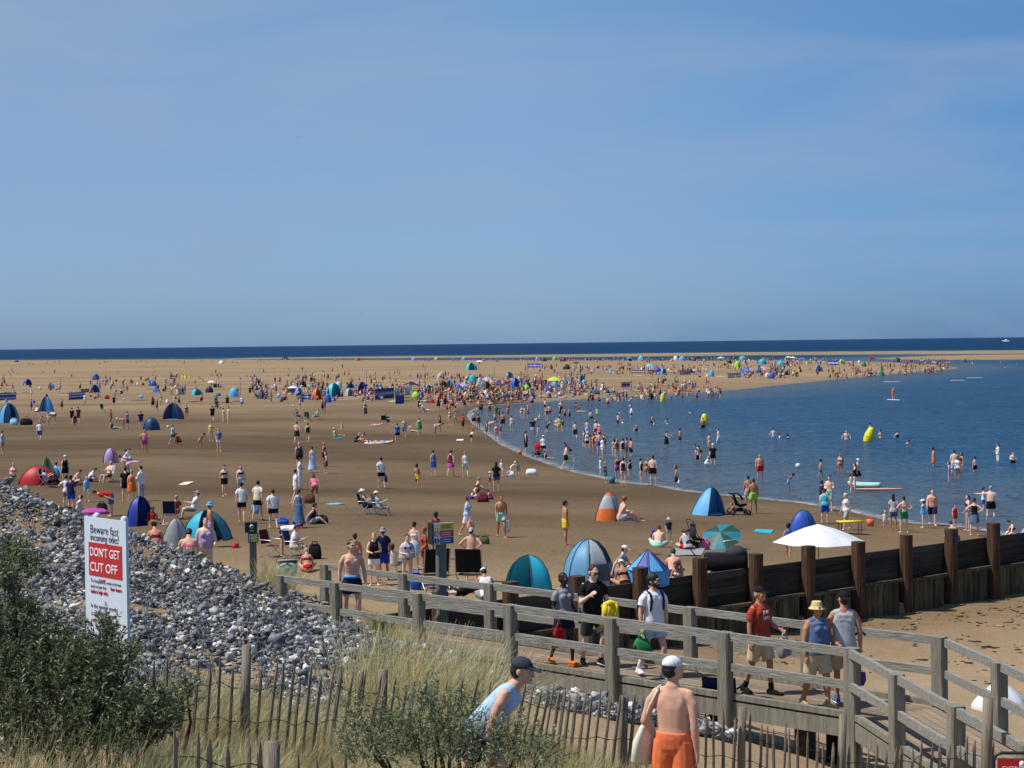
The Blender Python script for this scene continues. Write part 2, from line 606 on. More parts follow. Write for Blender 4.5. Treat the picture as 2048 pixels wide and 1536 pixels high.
def ramp(N, L, fac, lo, hi, a=0.0, b=1.0):
    r = N('ShaderNodeMapRange')
    r.inputs['From Min'].default_value = lo
    r.inputs['From Max'].default_value = hi
    r.inputs['To Min'].default_value = a
    r.inputs['To Max'].default_value = b
    L(fac, r.inputs['Value'])
    return r.outputs[0]

def mathn(N, L, op, a, b):
    m = N('ShaderNodeMath')
    m.operation = op
    m.use_clamp = op == 'ADD'
    for i, s in enumerate((a, b)):
        if hasattr(s, 'links'):
            L(s, m.inputs[i])
        else:
            m.inputs[i].default_value = s
    return m.outputs[0]

# sand: dry pale, damp brown; dampness is a property of the ground (distance from the last tide line)
def sand_material():
    m, nt, b, N, L = node_mat('beach_sand')
    g = N('ShaderNodeNewGeometry').outputs['Position']
    at = N('ShaderNodeAttribute')
    at.attribute_name = 'damp'
    n1 = noise_node(N, L, g, 0.05, 5, 0.6, (0.35, 1.0, 1.0))
    n2 = noise_node(N, L, g, 0.9, 6, 0.65, (0.5, 1.0, 1.0))
    n3 = noise_node(N, L, g, 9.0, 4, 0.7)
    d = mathn(N, L, 'ADD', at.outputs['Fac'], ramp(N, L, n1, 0.3, 0.7, -0.28, 0.28))
    d = mathn(N, L, 'ADD', d, ramp(N, L, n2, 0.3, 0.7, -0.07, 0.07))
    c = mixc(N, L, d, lin((150, 128, 98)), lin((84, 67, 47)))
    c = mixc(N, L, ramp(N, L, n3, 0.35, 0.8, 0.0, 0.22), c, lin((72, 58, 46)))
    c = mixc(N, L, ramp(N, L, n2, 0.62, 0.75, 0.0, 0.18), c, lin((74, 58, 46)))
    L(c, b.inputs['Base Color'])
    L(ramp(N, L, at.outputs['Fac'], 0.9, 1.0, 0.92, 0.42), b.inputs['Roughness'])
    b.inputs['Specular IOR Level'].default_value = 0.14
    # trampled dimples
    vo = N('ShaderNodeTexVoronoi')
    vo.inputs['Scale'].default_value = 2.6
    L(g, vo.inputs['Vector'])
    vd = ramp(N, L, vo.outputs['Distance'], 0.05, 0.35, 0.0, 1.0)
    hsum = N('ShaderNodeMath')
    hsum.operation = 'ADD'
    L(mathn(N, L, 'MULTIPLY', vd, 0.55), hsum.inputs[0])
    L(mathn(N, L, 'ADD', mathn(N, L, 'MULTIPLY', n3, 0.5), mathn(N, L, 'MULTIPLY', n2, 0.5)), hsum.inputs[1])
    c2 = mixc(N, L, ramp(N, L, vo.outputs['Distance'], 0.22, 0.06, 0.0, 0.16), c, lin((64, 50, 40)))
    L(c2, b.inputs['Base Color'])
    bp = N('ShaderNodeBump')
    bp.inputs['Strength'].default_value = 0.8
    bp.inputs['Distance'].default_value = 0.09
    L(hsum.outputs[0], bp.inputs['Height'])
    L(bp.outputs[0], b.inputs['Normal'])
    return m
SAND = sand_material()

V_ROWS = list(np.arange(2.0, 7, 1.0)) + list(np.arange(7, 55, 0.75)) + list(np.arange(55, 130, 1.6)) + list(np.arange(130, 420, 3)) + list(np.arange(420, 860, 6))
S_COLS = np.linspace(-0.44, 0.44, 300)
D = np.array(sorted(rows(V_ROWS)))

def beach_h(X, Y):
    z = beach_z(X.ravel(), Y.ravel()).reshape(X.shape)
    cut = (gside(X, Y) < -0.12) & (X > -6.2)
    far = 1 - np.clip((Y - 60) / 120, 0, 1)
    z = z + np.where(z > 0.06, (hash_noise(X, Y, 0.5, 1) - 0.5) * 0.10 + (hash_noise(X, Y, 1.7, 2) - 0.5) * 0.05, 0) * far
    return np.where(cut, -3.0, z)
me, X, Y = grid_mesh('beach', S_COLS, D, zf=beach_h)
sd = signed(X.ravel(), Y.ravel())
damp = np.interp(Y.ravel(), [40, 54, 66, 90, 170, 215, 260, 420, 3000], [0.02, 0.10, 0.62, 0.86, 0.86, 0.55, 0.28, 0.15, 0.05])
edge = np.clip(1 - np.abs(sd - 0.5) / (2.5 + Y.ravel() * 0.01), 0, 1) * np.where(Y.ravel() < 250, 1, 0.4)
damp = np.maximum(damp, edge * 1.0)
damp = damp + (hash_noise(X.ravel() * 0.3, Y.ravel(), 0.06, 5) - 0.5) * 0.35 * np.clip((Y.ravel() - 120) / 100, 0.15, 1)
attr(me, 'damp', np.clip(damp, 0, 1.0))
link('beach', me, SAND, kind='structure')

# water: one sheet to the horizon; colour follows depth
def water_material():
    m, nt, b, N, L = node_mat('sea_water')
    g = N('ShaderNodeNewGeometry').outputs['Position']
    at = N('ShaderNodeAttribute')
    at.attribute_name = 'depth'
    n0 = noise_node(N, L, g, 0.02, 4, 0.6, (0.4, 1.0, 1.0))
    c = mixc(N, L, ramp(N, L, at.outputs['Fac'], 0.0, 1.0), lin((82, 92, 100)), lin((38, 74, 104)))
    c = mixc(N, L, ramp(N, L, at.outputs['Fac'], 1.2, 4.5), c, lin((14, 53, 66)))
    c = mixc(N, L, ramp(N, L, at.outputs['Fac'], 8, 30), c, lin((16, 50, 88)))
    c = mixc(N, L, ramp(N, L, n0, 0.3, 0.75, 0.0, 0.35), c, lin((20, 54, 74)))
    nf = noise_node(N, L, g, 1.2, 4, 0.7)
    fm = mathn(N, L, 'MULTIPLY', ramp(N, L, at.outputs['Fac'], 0.035, 0.006, 0.0, 1.0), ramp(N, L, nf, 0.4, 0.6, 0.1, 0.75))
    c = mixc(N, L, fm, c, lin((190, 188, 182)))
    L(c, b.inputs['Base Color'])
    w1 = noise_node(N, L, g, 0.30, 3, 0.6, (0.8, 1.0, 1.0), 0.6)
    w2 = noise_node(N, L, g, 1.3, 3, 0.6, (0.8, 1.0, 1.0), 0.4)
    w3 = noise_node(N, L, g, 0.09, 3, 0.6, (0.3, 1.0, 1.0), 0.4)
    h = mathn(N, L, 'ADD', mathn(N, L, 'MULTIPLY', w1, 1.25), mathn(N, L, 'MULTIPLY', w2, 0.35))
    m2 = N('ShaderNodeMath'); m2.operation = 'ADD'
    L(h, m2.inputs[0]); L(mathn(N, L, 'MULTIPLY', w3, 2.2), m2.inputs[1])
    df = N('ShaderNodeBsdfDiffuse')
    gl = N('ShaderNodeBsdfGlossy')
    gl.inputs['Roughness'].default_value = 0.12
    fr = N('ShaderNodeFresnel')
    fr.inputs['IOR'].default_value = 1.33
    ms = N('ShaderNodeMixShader')
    L(c, df.inputs['Color'])
    kk = mathn(N, L, 'MULTIPLY', ramp(N, L, at.outputs['Fac'], 0.2, 4.0, 0.62, 0.40), ramp(N, L, at.outputs['Fac'], 5.0, 20.0, 1.0, 0.56))
    L(mathn(N, L, 'MULTIPLY', fr.outputs[0], kk), ms.inputs[0])
    L(df.outputs[0], ms.inputs[1])
    L(gl.outputs[0], ms.inputs[2])
    L(ms.outputs[0], nt.nodes['Material Output'].inputs[0])
    bp = N('ShaderNodeBump')
    bp.inputs['Strength'].default_value = 1.0
    bp.inputs['Distance'].default_value = 1.1
    L(m2.outputs[0], bp.inputs['Height'])
    for q in (df, gl, fr):
        L(bp.outputs[0], q.inputs['Normal'])
    return m
VW = [0.3, 0.6, 1.0, 1.5] + list(np.arange(2, 60, 1.0)) + list(np.arange(60, 150, 2.0)) + list(np.arange(150, 560, 4))
DW = np.array(sorted(rows(VW)))
me, X, Y = grid_mesh('sea', np.concatenate([[-1.6, -0.9], np.linspace(-0.5, 0.5, 240), [0.9, 1.6]]), DW, zf=lambda X, Y: X * 0.0)
sd = signed(X.ravel(), Y.ravel())
attr(me, 'depth', np.clip(-sd, 0, None) * 0.034 + np.where(Y.ravel() > 600, np.clip(-sd - 30, 0, 400) * 0.06, 0))
WATER = water_material()
link('sea', me, WATER, kind='structure')

# ------------------------------------------------------------------ dune / near ground
def dune_material():
    m, nt, b, N, L = node_mat('dune_sand')
    g = N('ShaderNodeNewGeometry').outputs['Position']
    at = N('ShaderNodeAttribute')
    at.attribute_name = 'damp'
    n2 = noise_node(N, L, g, 1.3, 6, 0.65)
    n3 = noise_node(N, L, g, 14.0, 5, 0.7)
    n4 = noise_node(N, L, g, 0.35, 4, 0.6)
    c = mixc(N, L, ramp(N, L, n2, 0.3, 0.7), lin((160, 138, 110)), lin((142, 120, 92)))
    c = mixc(N, L, mathn(N, L, 'MULTIPLY', at.outputs['Fac'], ramp(N, L, n4, 0.3, 0.6, 0.6, 1.0)), c, lin((112, 92, 66)))
    c = mixc(N, L, ramp(N, L, n3, 0.52, 0.72, 0.0, 0.5), c, lin((84, 70, 54)))
    c = mixc(N, L, ramp(N, L, n3, 0.48, 0.28, 0.0, 0.3), c, lin((206, 190, 164)))
    L(c, b.inputs['Base Color'])
    b.inputs['Roughness'].default_value = 0.95
    b.inputs['Specular IOR Level'].default_value = 0.1
    bp = N('ShaderNodeBump')
    bp.inputs['Strength'].default_value = 0.7
    bp.inputs['Distance'].default_value = 0.05
    L(mathn(N, L, 'ADD', n3, n2), bp.inputs['Height'])
    L(bp.outputs[0], b.inputs['Normal'])
    return m
DN = np.concatenate([np.arange(6, 24, 0.22), np.arange(24, 66, 0.3)])
SN = np.linspace(-0.42, 0.46, 240)

def near_h(X, Y):
    z = near_z(X.ravel(), Y.ravel()).reshape(X.shape)
    return z + (hash_noise(X, Y, 1.1, 8) - 0.5) * 0.10 + (hash_noise(X, Y, 3.1, 9) - 0.5) * 0.05
def near_keep(X, Y):
    return ((gside(X, Y) < 0.1) & (X > -6.5)) | ((X <= -6.5) & (Y < 50))
me, X, Y = grid_mesh('dune', SN, DN, keep=near_keep, zf=near_h)
gs = -gside(X.ravel(), Y.ravel())
attr(me, 'damp', np.clip(1 - gs / 9, 0, 1) * np.where(X.ravel() > 0, 1, 0.5))
link('dune', me, dune_material(), kind='structure')
# ------------------------------------------------------------------ timber materials
GD_ANG = math.atan2(8.2, 10.6)
WOOD = mat('weathered_timber', lin((136, 134, 126)), 0.9, 0.36, 3.0, 0.8, 7, 0.15, stretch=(1.0, 9, 9), pre=math.atan2(7.7, 8.48))
WOODT = mat('weathered_post', lin((128, 124, 112)), 0.9, 0.34, 2.2, 0.7, 8, 0.15, stretch=(7, 7, 0.8))
DECK = mat('deck_boards', lin((132, 116, 100)), 0.9, 0.2, 2.5, 0.6, 7, 0.12, stretch=(.8, 7, 7), island=0.2, pre=math.atan2(7.7, 8.48))
PILE = mat('groyne_pile_wood', lin((80, 60, 48)), 0.9, 0.6, 2.0, 1.0, 7, 0.15, stretch=(6, 6, 0.6))
GPLANK = mat('groyne_plank_wood', lin((64, 58, 52)), 0.9, 0.45, 1.5, 0.8, 6, 0.15, stretch=(.7, 7, 7), island=0.35, pre=-GD_ANG)
ALGAE = mat('algae_wood', lin((84, 78, 60)), 0.9, 0.6, 1.6, 0.9, 7, 0.15, stretch=(5, 5, 0.8), island=0.3)
PALE = mat('chestnut_pale', lin((128, 118, 104)), 0.9, 0.35, 3, 0.7, 9, 0.12, stretch=(8, 8, 0.8))
WIRE = mat('fence_wire', lin((70, 66, 62)), 0.6, 0.2, 5, metal=0.6)
SIGNW = mat('sign_white', lin((206, 214, 222)), 0.4, 0.03, 3, spec=0.4)
SIGNR = mat('sign_red', lin((186, 40, 36)), 0.45, 0.04, 3, spec=0.4)
INK = mat('ink_dark', lin((30, 34, 48)), 0.6, 0.02)
INKR = mat('ink_red', lin((178, 30, 52)), 0.6, 0.02)
INKG = mat('ink_grey', lin((112, 118, 124)), 0.6, 0.02)
INKW = mat('ink_white', lin((236, 236, 236)), 0.6, 0.02)
PLAST_K = mat('black_plastic', lin((26, 27, 29)), 0.45, 0.15, 8, spec=0.4)
METAL = mat('grey_metal', lin((150, 152, 154)), 0.4, 0.1, 8, metal=0.7)
POSTG = mat('grey_post', lin((98, 104, 102)), 0.8, 0.15, 3, 0.3, stretch=(5, 5, 0.7))

# ------------------------------------------------------------------ groyne
def gpt(i, off=0.0, z=0.0):
    """pile i along the groyne (0 = the one at photo x 1395); off = metres towards the open beach"""
    p = G0 + GD * (2.233 * i) + GN * off
    return Vector((p[0], p[1], z))
gro = thing('timber_groyne', 'long dark timber groyne with reddish piles running from the boardwalk to the water', 'groyne')
RZ = math.atan2(GD[1], GD[0])
RM = Matrix.Rotation(RZ, 3, 'Z')
rr = random.Random(3)
for i in range(-4, 10):
    b = MB()
    zt = 2.56 + rr.uniform(-.05, .06)
    b.box(gpt(i, -0.02, (zt - 1.0) / 2), (.36 + rr.uniform(-.02, .03), .34, zt + 1.0), RM @ Matrix.Rotation(rr.uniform(-.02, .02), 3, 'Y'), ch=.06)
    b.obj('pile', PILE, gro, smooth=False)
b = MB()
for i in range(-5, 10):
    for k in range(8):
        z0 = 0.3 + k * .225
        if i < -2 and k < 3:
            z0 -= 0
        b.box(gpt(i + .5 + rr.uniform(-.01, .01), 0.24 + rr.uniform(-.012, .012), z0 + .11), (2.22, .085, .214), RM)
b.obj('plank_wall', GPLANK, gro, smooth=False)
b = MB()
for i in range(-3, 10):
    z1 = nz1(*gpt(i + .5)[:2])
    top = 1.12 + (i % 2) * .05
    for k in range(9):
        f = (k + .5) / 9
        if f > .80:
            continue
        b.box(gpt(i + f, -0.10 + rr.uniform(-.03, .03), (top + rr.uniform(-.08, .02) + z1 - .6) / 2), (.235, .12, top - z1 + .6), RM @ Matrix.Rotation(rr.uniform(-.02, .02), 3, 'Y'), ch=.03)
    b.box(gpt(i + .42, -.19, top + .02), (1.85, .10, .09), RM @ Matrix.Rotation(rr.uniform(-.015, .015), 3, 'Y'))
b.obj('sheet_piling', ALGAE, gro, smooth=False)

# ------------------------------------------------------------------ boardwalk
ZD = 2.95
A0 = Vector((5.17, 25.65, ZD))                  # near corner where the walk bends
WD = Vector((-8.48, 7.7, 0)).normalized()       # towards the beach
WP = Vector((WD.y, -WD.x, 0))                   # across, away from the camera
RD = Vector((0.13, -0.99, 0)).normalized()      # after the bend, towards the dune
RP = Vector((-RD.y, RD.x, 0))
WW = 1.45
MIT = (WP + RP).normalized()
MIT = MIT * (WW / MIT.dot(WP))
bw = thing('boardwalk', 'raised grey timber boardwalk with post and rail sides bending down to the sand', 'boardwalk')
LEN = 12.2
LEN2 = 9.0
b = MB()
nb = 10
for k in range(nb):
    o0, o1 = (k + .06) / nb, (k + .94) / nb
    n = 4
    for (base, dr, ln) in ((A0, WD, LEN), (A0, RD, LEN2)):
        for q in range(n):
            s0, s1 = ln * q / n + .006, ln * (q + 1) / n - .006
            P = []
            for zz in (0, -.05):
                for s, o in ((s0, o0), (s1, o0), (s1, o1), (s0, o1)):
                    across = (WP if dr is WD else RP) * (WW * o)
                    mt = MIT * o if s0 < .1 and s == s0 else across
                    P.append(base + dr * s + mt + Vector((0, 0, zz)))
            fc = [(0, 1, 2, 3), (7, 6, 5, 4), (0, 4, 5, 1), (1, 5, 6, 2), (2, 6, 7, 3), (3, 7, 4, 0)]
            if dr is WD:
                fc = [tuple(reversed(f)) for f in fc]
            b.add(P, fc)
b.obj('deck', DECK, bw, smooth=False)
def edge(base, dr, ln, off):
    b = MB()
    b.bar(base + off + Vector((0, 0, -.16)), base + dr * ln + off + Vector((0, 0, -.16)), .09, .26)
    b.bar(base + off * 1 + Vector((0, 0, .055)), base + dr * ln + off + Vector((0, 0, .055)), .10, .09)
    return b
far0 = A0 + MIT
edge(A0, WD, LEN, WP * -.06).obj('edge_beam', WOODT, bw, smooth=False)
edge(A0, RD, LEN2, RP * -.06).obj('edge_beam', WOODT, bw, smooth=False)
edge(far0, WD, LEN, WP * .06).obj('edge_beam', WOODT, bw, smooth=False)
edge(far0, RD, LEN2, RP * .06).obj('edge_beam', WOODT, bw, smooth=False)
HR = 1.10
def railing(base, dr, ln, out, step, first=0, s0=0.0, rails=True, zend=0.0):
    n = int(ln / step + 1e-6)
    rot = Matrix.Rotation(math.atan2(dr.y, dr.x), 3, 'Z')
    for i in range(first, n + 1):
        p = base + dr * (s0 + i * step) + out * .14
        zg = nz1(p.x, p.y) - .3
        zg = min(zg, ZD - .35)
        b = MB()
        b.box((p.x, p.y, (ZD + HR - .01 + zg) / 2), (.21, .19, ZD + HR - .01 - zg), rot @ Matrix.Rotation(rr.uniform(-.012, .012), 3, 'X'), ch=.022)
        b.obj('post', WOODT, bw, smooth=False)
    for (zz, hh, wd) in ((HR - .075, .128, .07), (.53, .125, .065)):
        for i in range(n):
            e = .11
            p, q = base + dr * (s0 + i * step + (e if i else e)) + out * .14, base + dr * (s0 + (i + 1) * step - e) + out * .14
            b = MB()
            b.bar(p + Vector((0, 0, zz + rr.uniform(-.012, .012))), q + Vector((0, 0, zz + rr.uniform(-.012, .012))), wd, hh)
            b.obj('rail', WOOD, bw, smooth=False)
railing(A0, WD, LEN, -WP, 2.32)
railing(A0, RD, LEN2, -RP, 2.1, first=1)
railing(far0, WD, 14.45, WP, 2.4)
railing(A0 + WD * 11.6, WD, 1.66, -WP, 1.66, first=1)
railing(far0, RD, LEN2, RP, 2.1, first=1)
for i in range(0, 5):
    for t in (.18, .82):
        p = A0 + WD * (1.1 + i * 2.32) + WP * (WW * t)
        zg = nz1(p.x, p.y) - .3
        if zg > ZD - .5:
            continue
        b = MB()
        b.box((p.x, p.y, (ZD - .14 + zg) / 2), (.26, .24, ZD - .14 - zg), Matrix.Rotation(math.atan2(WD.y, WD.x), 3, 'Z'), ch=.03)
        b.obj('support_leg', GPLANK, bw, smooth=False)
for i in range(0, 6):
    p = A0 + WD * (1.1 + i * 2.32)
    b = MB()
    b.bar(p + WP * .02 + Vector((0, 0, -.2)), p + WP * (WW - .02) + Vector((0, 0, -.2)), .14, .2)
    b.obj('cross_beam', GPLANK, bw, smooth=False)
# small notice hung on the far rail
# ------------------------------------------------------------------ chestnut paling fences
def polyline(pts, step):
    """points with (px,d) -> positions every step metres"""
    P = [Vector(((px - 1024) / F * d, d, 0)) for px, d in pts]
    out, carry = [], 0.0
    for a, c in zip(P, P[1:]):
        ln = (c - a).length
        t = carry
        while t < ln:
            out.append(a + (c - a) * (t / ln))
            t += step
        carry = t - ln
    return out
pale_mesh = []
for k in range(5):
    b = MB()
    r0 = .017 + .003 * (k % 3)
    j = lambda: rr.uniform(-.006, .006)
    b.tube([(j(), j(), -.12), (j(), j(), .3), (j(), j(), .75), (j(), j(), 1.02), (0, 0, 1.12 + .03 * (k % 2))], [(r0, r0 * .8), (r0 * 1.1, r0 * .85), (r0, r0 * .8), (r0 * .95, r0 * .75), (.006, .005)], seg=6, cap='flat')
    me = b.mesh('pale')
    me.materials.append(PALE)
    pale_mesh.append(me)

def fence(label, pts, step, hgt, lean, posts=()):
    f = thing('paling_fence', label, 'fence')
    P = polyline(pts, step)
    tops = []
    for i, p in enumerate(P):
        o = bpy.data.objects.new('pale', pale_mesh[rr.randrange(5)])
        COL.objects.link(o)
        o.parent = f
        z = nz1(p.x, p.y)
        h = hgt(i / len(P)) * rr.uniform(.93, 1.06)
        o.location = (p.x, p.y, z)
        ln = lean(i / len(P)) + rr.uniform(-.035, .035)
        o.rotation_euler = (rr.uniform(-.04, .04), ln, rr.uniform(0, 6))
        o.rotation_mode = 'XYZ'
        # lean must act in world X: build the matrix by hand
        o.rotation_euler = (Matrix.Rotation(ln, 3, 'Y') @ Matrix.Rotation(rr.uniform(0, 6), 3, 'Z')).to_euler()
        o.scale = (1, 1, h / 1.12)
        tops.append((p, z, h, ln))
    for (px, d, r, h) in posts:
        x = (px - 1024) / F * d
        b = MB()
        z = nz1(x, d)
        b.tube([(x, d, z - .3), (x + .01, d, z + h * .6), (x + .03, d, z + h)], [r, r * .97, r * .9], seg=10, cap='flat')
        b.obj('post', PALE, f)
    for hz in (.25, .55, .84):
        b = MB()
        for s in (0, 1):
            pts3 = []
            for i, (p, z, h, ln) in enumerate(tops):
                zz = z + hz * h * .98
                sgn = 1 if (i + s) % 2 else -1
                pts3.append(Vector((p.x + math.sin(ln) * hz * h, p.y + sgn * .022, zz)))
            b.tube(pts3, [.0028] * len(pts3), seg=4, cap='flat')
        b.obj('wire', WIRE, f)
    return f
fence('long leaning grey chestnut paling fence along the foot of the stones and dune path', [(262, 14.5), (500, 15), (700, 16), (960, 17), (1150, 18), (1370, 18.7), (1500, 19), (1640, 19.5), (1800, 19.8), (1985, 20.0)], .1135,
      lambda t: 1.06 if t < .62 else (1.02 if t < .8 else 1.0), lambda t: .03 + .16 * math.sin(min(1, t * 1.6) * math.pi) if t < .8 else .06,
      [(478, 14.9, .045, 1.25), (752, 16.3, .05, 1.1), (1236, 18.3, .055, 1.05), (1474, 18.95, .05, 1.15), (1676, 19.55, .05, 1.35), (1968, 19.9, .07, 1.5)])
fence('low dark paling fence in front of the dune grass at the very bottom edge', [(335, 11.7), (760, 11.9), (1250, 12.6)], .118, lambda t: .92 if t < .55 else .86, lambda t: .03, [(525, 11.7, .06, .98), (1198, 12.4, .055, 1.02)])

# ------------------------------------------------------------------ tide warning sign
def text(body, parent, mt, size, x, z, bold=0.0, name='lettering', align='LEFT', sx=1.0, y=-0.018):
    cu = bpy.data.curves.new(name, 'FONT')
    cu.body = body
    cu.size = size
    cu.align_x = align
    cu.offset = bold - .0018 * min(1, size / .1)
    cu.extrude = 0.0015
    cu.resolution_u = 3
    cu.materials.append(mt)
    tmp = bpy.data.objects.new(name, cu)
    me = bpy.data.meshes.new_from_object(tmp)
    bpy.data.objects.remove(tmp)
    o = bpy.data.objects.new(name, me)
    COL.objects.link(o)
    o.parent = parent
    o.location = (x, y, z)
    o.rotation_euler = (rad(90), 0, 0)
    o.scale = (sx, 1, 1)
    return o
pr = at_d(254, 1042, 15.2)      # top right corner
pl = at_d(171, 1032, 15.72)     # top left corner
dv = Vector((pr.x - pl.x, pr.y - pl.y, 0))
wdt = dv.length
zt = (pr.z + pl.z) / 2
hgt = 1.12
mid = (pr + pl) / 2
sg = thing('tide_warning_sign', 'tall white and red notice board reading beware fast incoming tides', 'sign', (mid.x, mid.y, zt - hgt), math.atan2(dv.y, dv.x))
b = MB()
b.box((0, -.009, hgt / 2), (wdt, .012, hgt))
b.obj('panel', SIGNW, sg, smooth=False)
b = MB()
b.box((0.005, -.0165, hgt - .385), (wdt * .80, .004, .305))
b.obj('red_panel', SIGNR, sg, smooth=False)
k = wdt / .62
text('Beware fast', sg, INK, .112 * 1.0, -wdt * .35, hgt - .145, .0, sx=.80 * k)
text('incoming tides!', sg, INK, .098, -wdt * .35, hgt - .215, .0, sx=.72 * k)
text("DON'T GET", sg, INKW, .112, -wdt * .36, hgt - .355, .0022, sx=.76 * k, y=-.0205)
text('CUT OFF', sg, INKW, .118, -wdt * .36, hgt - .495, .0022, sx=.86 * k, y=-.0205)
text('To keep', sg, INKG, .05, -wdt * .36, hgt - .60, 0, sx=.8 * k)
text('SAFE', sg, INKR, .056, -wdt * .15, hgt - .60, .0012, sx=.8 * k)
text('return to the main', sg, INKG, .046, wdt * .03, hgt - .60, 0, sx=.62 * k)
text('beach no later than', sg, INKG, .046, -wdt * .36, hgt - .65, 0, sx=.66 * k)
text('four hours', sg, INKR, .05, wdt * .12, hgt - .65, .001, sx=.78 * k)
text('before high tide.', sg, INKR, .05, -wdt * .36, hgt - .70, .001, sx=.8 * k)
text('In the summer months', sg, INKG, .062, -wdt * .36, hgt - .835, 0, sx=.70 * k)
text('a siren will sound,', sg, INKR, .07, -wdt * .36, hgt - .905, .0, sx=.76 * k)
text('return to shore immediately.', sg, INKR, .052, -wdt * .36, hgt - .965, .0, sx=.64 * k)
for sx in (-.3, .36):
    b = MB()
    b.tube([(sx * wdt, .035, -1.6), (sx * wdt, .035, hgt + .005)], [.034, .034], seg=14)
    b.obj('post', SIGNW, sg)

# hazard information board beside the far side of the boardwalk
YEL = mat('sign_yellow', lin((206, 190, 40)), 0.5, 0.05, 4)
BLU = mat('sign_blue', lin((30, 62, 128)), 0.5, 0.05, 4)
p = at_d(884, 1262, 34.2)
hz = thing('hazard_board', 'small warning board with yellow red and blue panels on a grey post behind the boardwalk', 'sign', (p.x, p.y, 2.5), rad(24))
zt = at_d(884, 1046, 34.2).z - 2.5
b = MB(); b.box((0, 0, zt / 2 - .05), (.19, .16, zt), ch=.02); b.obj('post', POSTG, hz, smooth=False)
b = MB(); b.box((.02, -.10, zt - .2), (.44, .03, .43)); b.obj('panel', SIGNW, hz, smooth=False)
b = MB(); b.box((-.215, .0, zt - .2), (.03, .26, .43)); b.obj('side_board', PLAST_K, hz, smooth=False)
for nm, mt_, zz in (('yellow_panel', YEL, .065), ('red_panel', SIGNR, .205), ('blue_panel', BLU, .345)):
    b = MB(); b.box((.085, -.1165, zt - zz), (.285, .004, .125)); b.obj(nm, mt_, hz, smooth=False)
    for q in range(2):
        b = MB(); b.box((.07, -.12, zt - zz + .022 - q * .044), (.2, .003, .012)); b.obj('print', INK if nm[0] == 'y' else INKW, hz, smooth=False)
b = MB(); b.tube([(-.13, -.118, zt - .12), (-.13, -.118, zt - .02)], [.055, .006], seg=3, cap='flat'); b.obj('pictogram', YEL, hz, smooth=False)
for zz, mt_ in ((.205, SIGNR), (.345, BLU)):
    b = MB()
    b.tube([(-.13, -.1165, zt - zz), (-.13, -.1195, zt - zz)], [.055, .055], seg=18, cap='flat')
    b.obj('pictogram', mt_, hz)
    b = MB()
    b.tube([(-.13, -.12, zt - zz), (-.13, -.1215, zt - zz)], [.038, .038], seg=18, cap='flat')
    b.obj('pictogram', INKW if zz < .3 else BLU, hz)
    b = MB()
    b.box((-.13, -.1225, zt - zz), (.014, .003, .07), Matrix.Rotation(.7 if zz < .3 else 0, 3, 'Y'))
    b.obj('pictogram', SIGNR if zz < .3 else INKW, hz, smooth=False)

p = ground(500, 1162)
p = at_d(505, 1145, 44.5)
mk = thing('marker_post', 'grey marker post with dark green cap board and small yellow notice above the stones', 'post', (p.x, p.y, 1.7), rad(8))
zt = at_d(498, 1045, 44.5).z - 1.7
DGRN = mat('sign_darkgreen', lin((36, 50, 48)), 0.6, 0.1, 5)
b = MB(); b.box((.02, 0, zt / 2 - .05), (.19, .17, zt), ch=.02); b.obj('post', POSTG, mk, smooth=False)
b = MB(); b.box((-.02, -.02, zt - .12), (.32, .24, .27), ch=.01); b.obj('cap_board', DGRN, mk, smooth=False)
b = MB(); b.tube([(0, -.142, zt - .09), (0, -.147, zt - .09)], [.052, .052], seg=20, cap='flat'); b.obj('emblem', SIGNW, mk)
b = MB(); b.tube([(0, -.148, zt - .09), (0, -.151, zt - .09)], [(.026, .034)] * 2, seg=16, cap='flat'); b.obj('emblem', DGRN, mk)
for q in (-.03, .005, .04):
    b = MB(); b.box((q, -.143, zt - .20), (.018, .004, .04)); b.obj('print', SIGNW, mk, smooth=False)
b = MB(); b.box((.035, -.11, zt - .39), (.27, .03, .25)); b.obj('notice', PLAST_K, mk, smooth=False)
b = MB(); b.box((.035, -.1265, zt - .39), (.22, .004, .2)); b.obj('notice', SIGNW, mk, smooth=False)
for q in (0, 1):
    b = MB(); b.box((.075, -.130, zt - .345 - q * .09), (.13, .004, .075)); b.obj('yellow_panel', YEL, mk, smooth=False)
    b = MB(); b.tube([(-.035, -.130, zt - .375 - q * .09), (-.035, -.130, zt - .31 - q * .09)], [.03, .004], seg=3, cap='flat'); b.obj('pictogram', INK, mk, smooth=False)

p = at_d(1990, 1502, 14.0)
rs = thing('red_notice', 'red notice in a black frame at the bottom right corner starting with the word extremely', 'sign', (p.x, p.y, p.z - .42), rad(-6))
b = MB(); b.box((.24, 0, .16), (.44, .02, .40)); b.obj('panel', SIGNR, rs, smooth=False)
b = MB()
b.tube([(-.01, 0, -1.2), (-.01, 0, .34), (.01, 0, .385), (.05, 0, .405), (.43, 0, .405), (.47, 0, .385), (.49, 0, .34), (.49, 0, -1.2)], [.014] * 8, seg=8)
b.obj('frame', PLAST_K, rs)
text('EXTREMELY', rs, INKW, .058, .055, .255, .001, y=-.0125, sx=.95)
b = MB(); b.tube([(.215, -.0105, .315), (.215, -.0135, .315)], [(.022, .03)] * 2, seg=12, cap='flat'); b.obj('pictogram', INKW, rs)
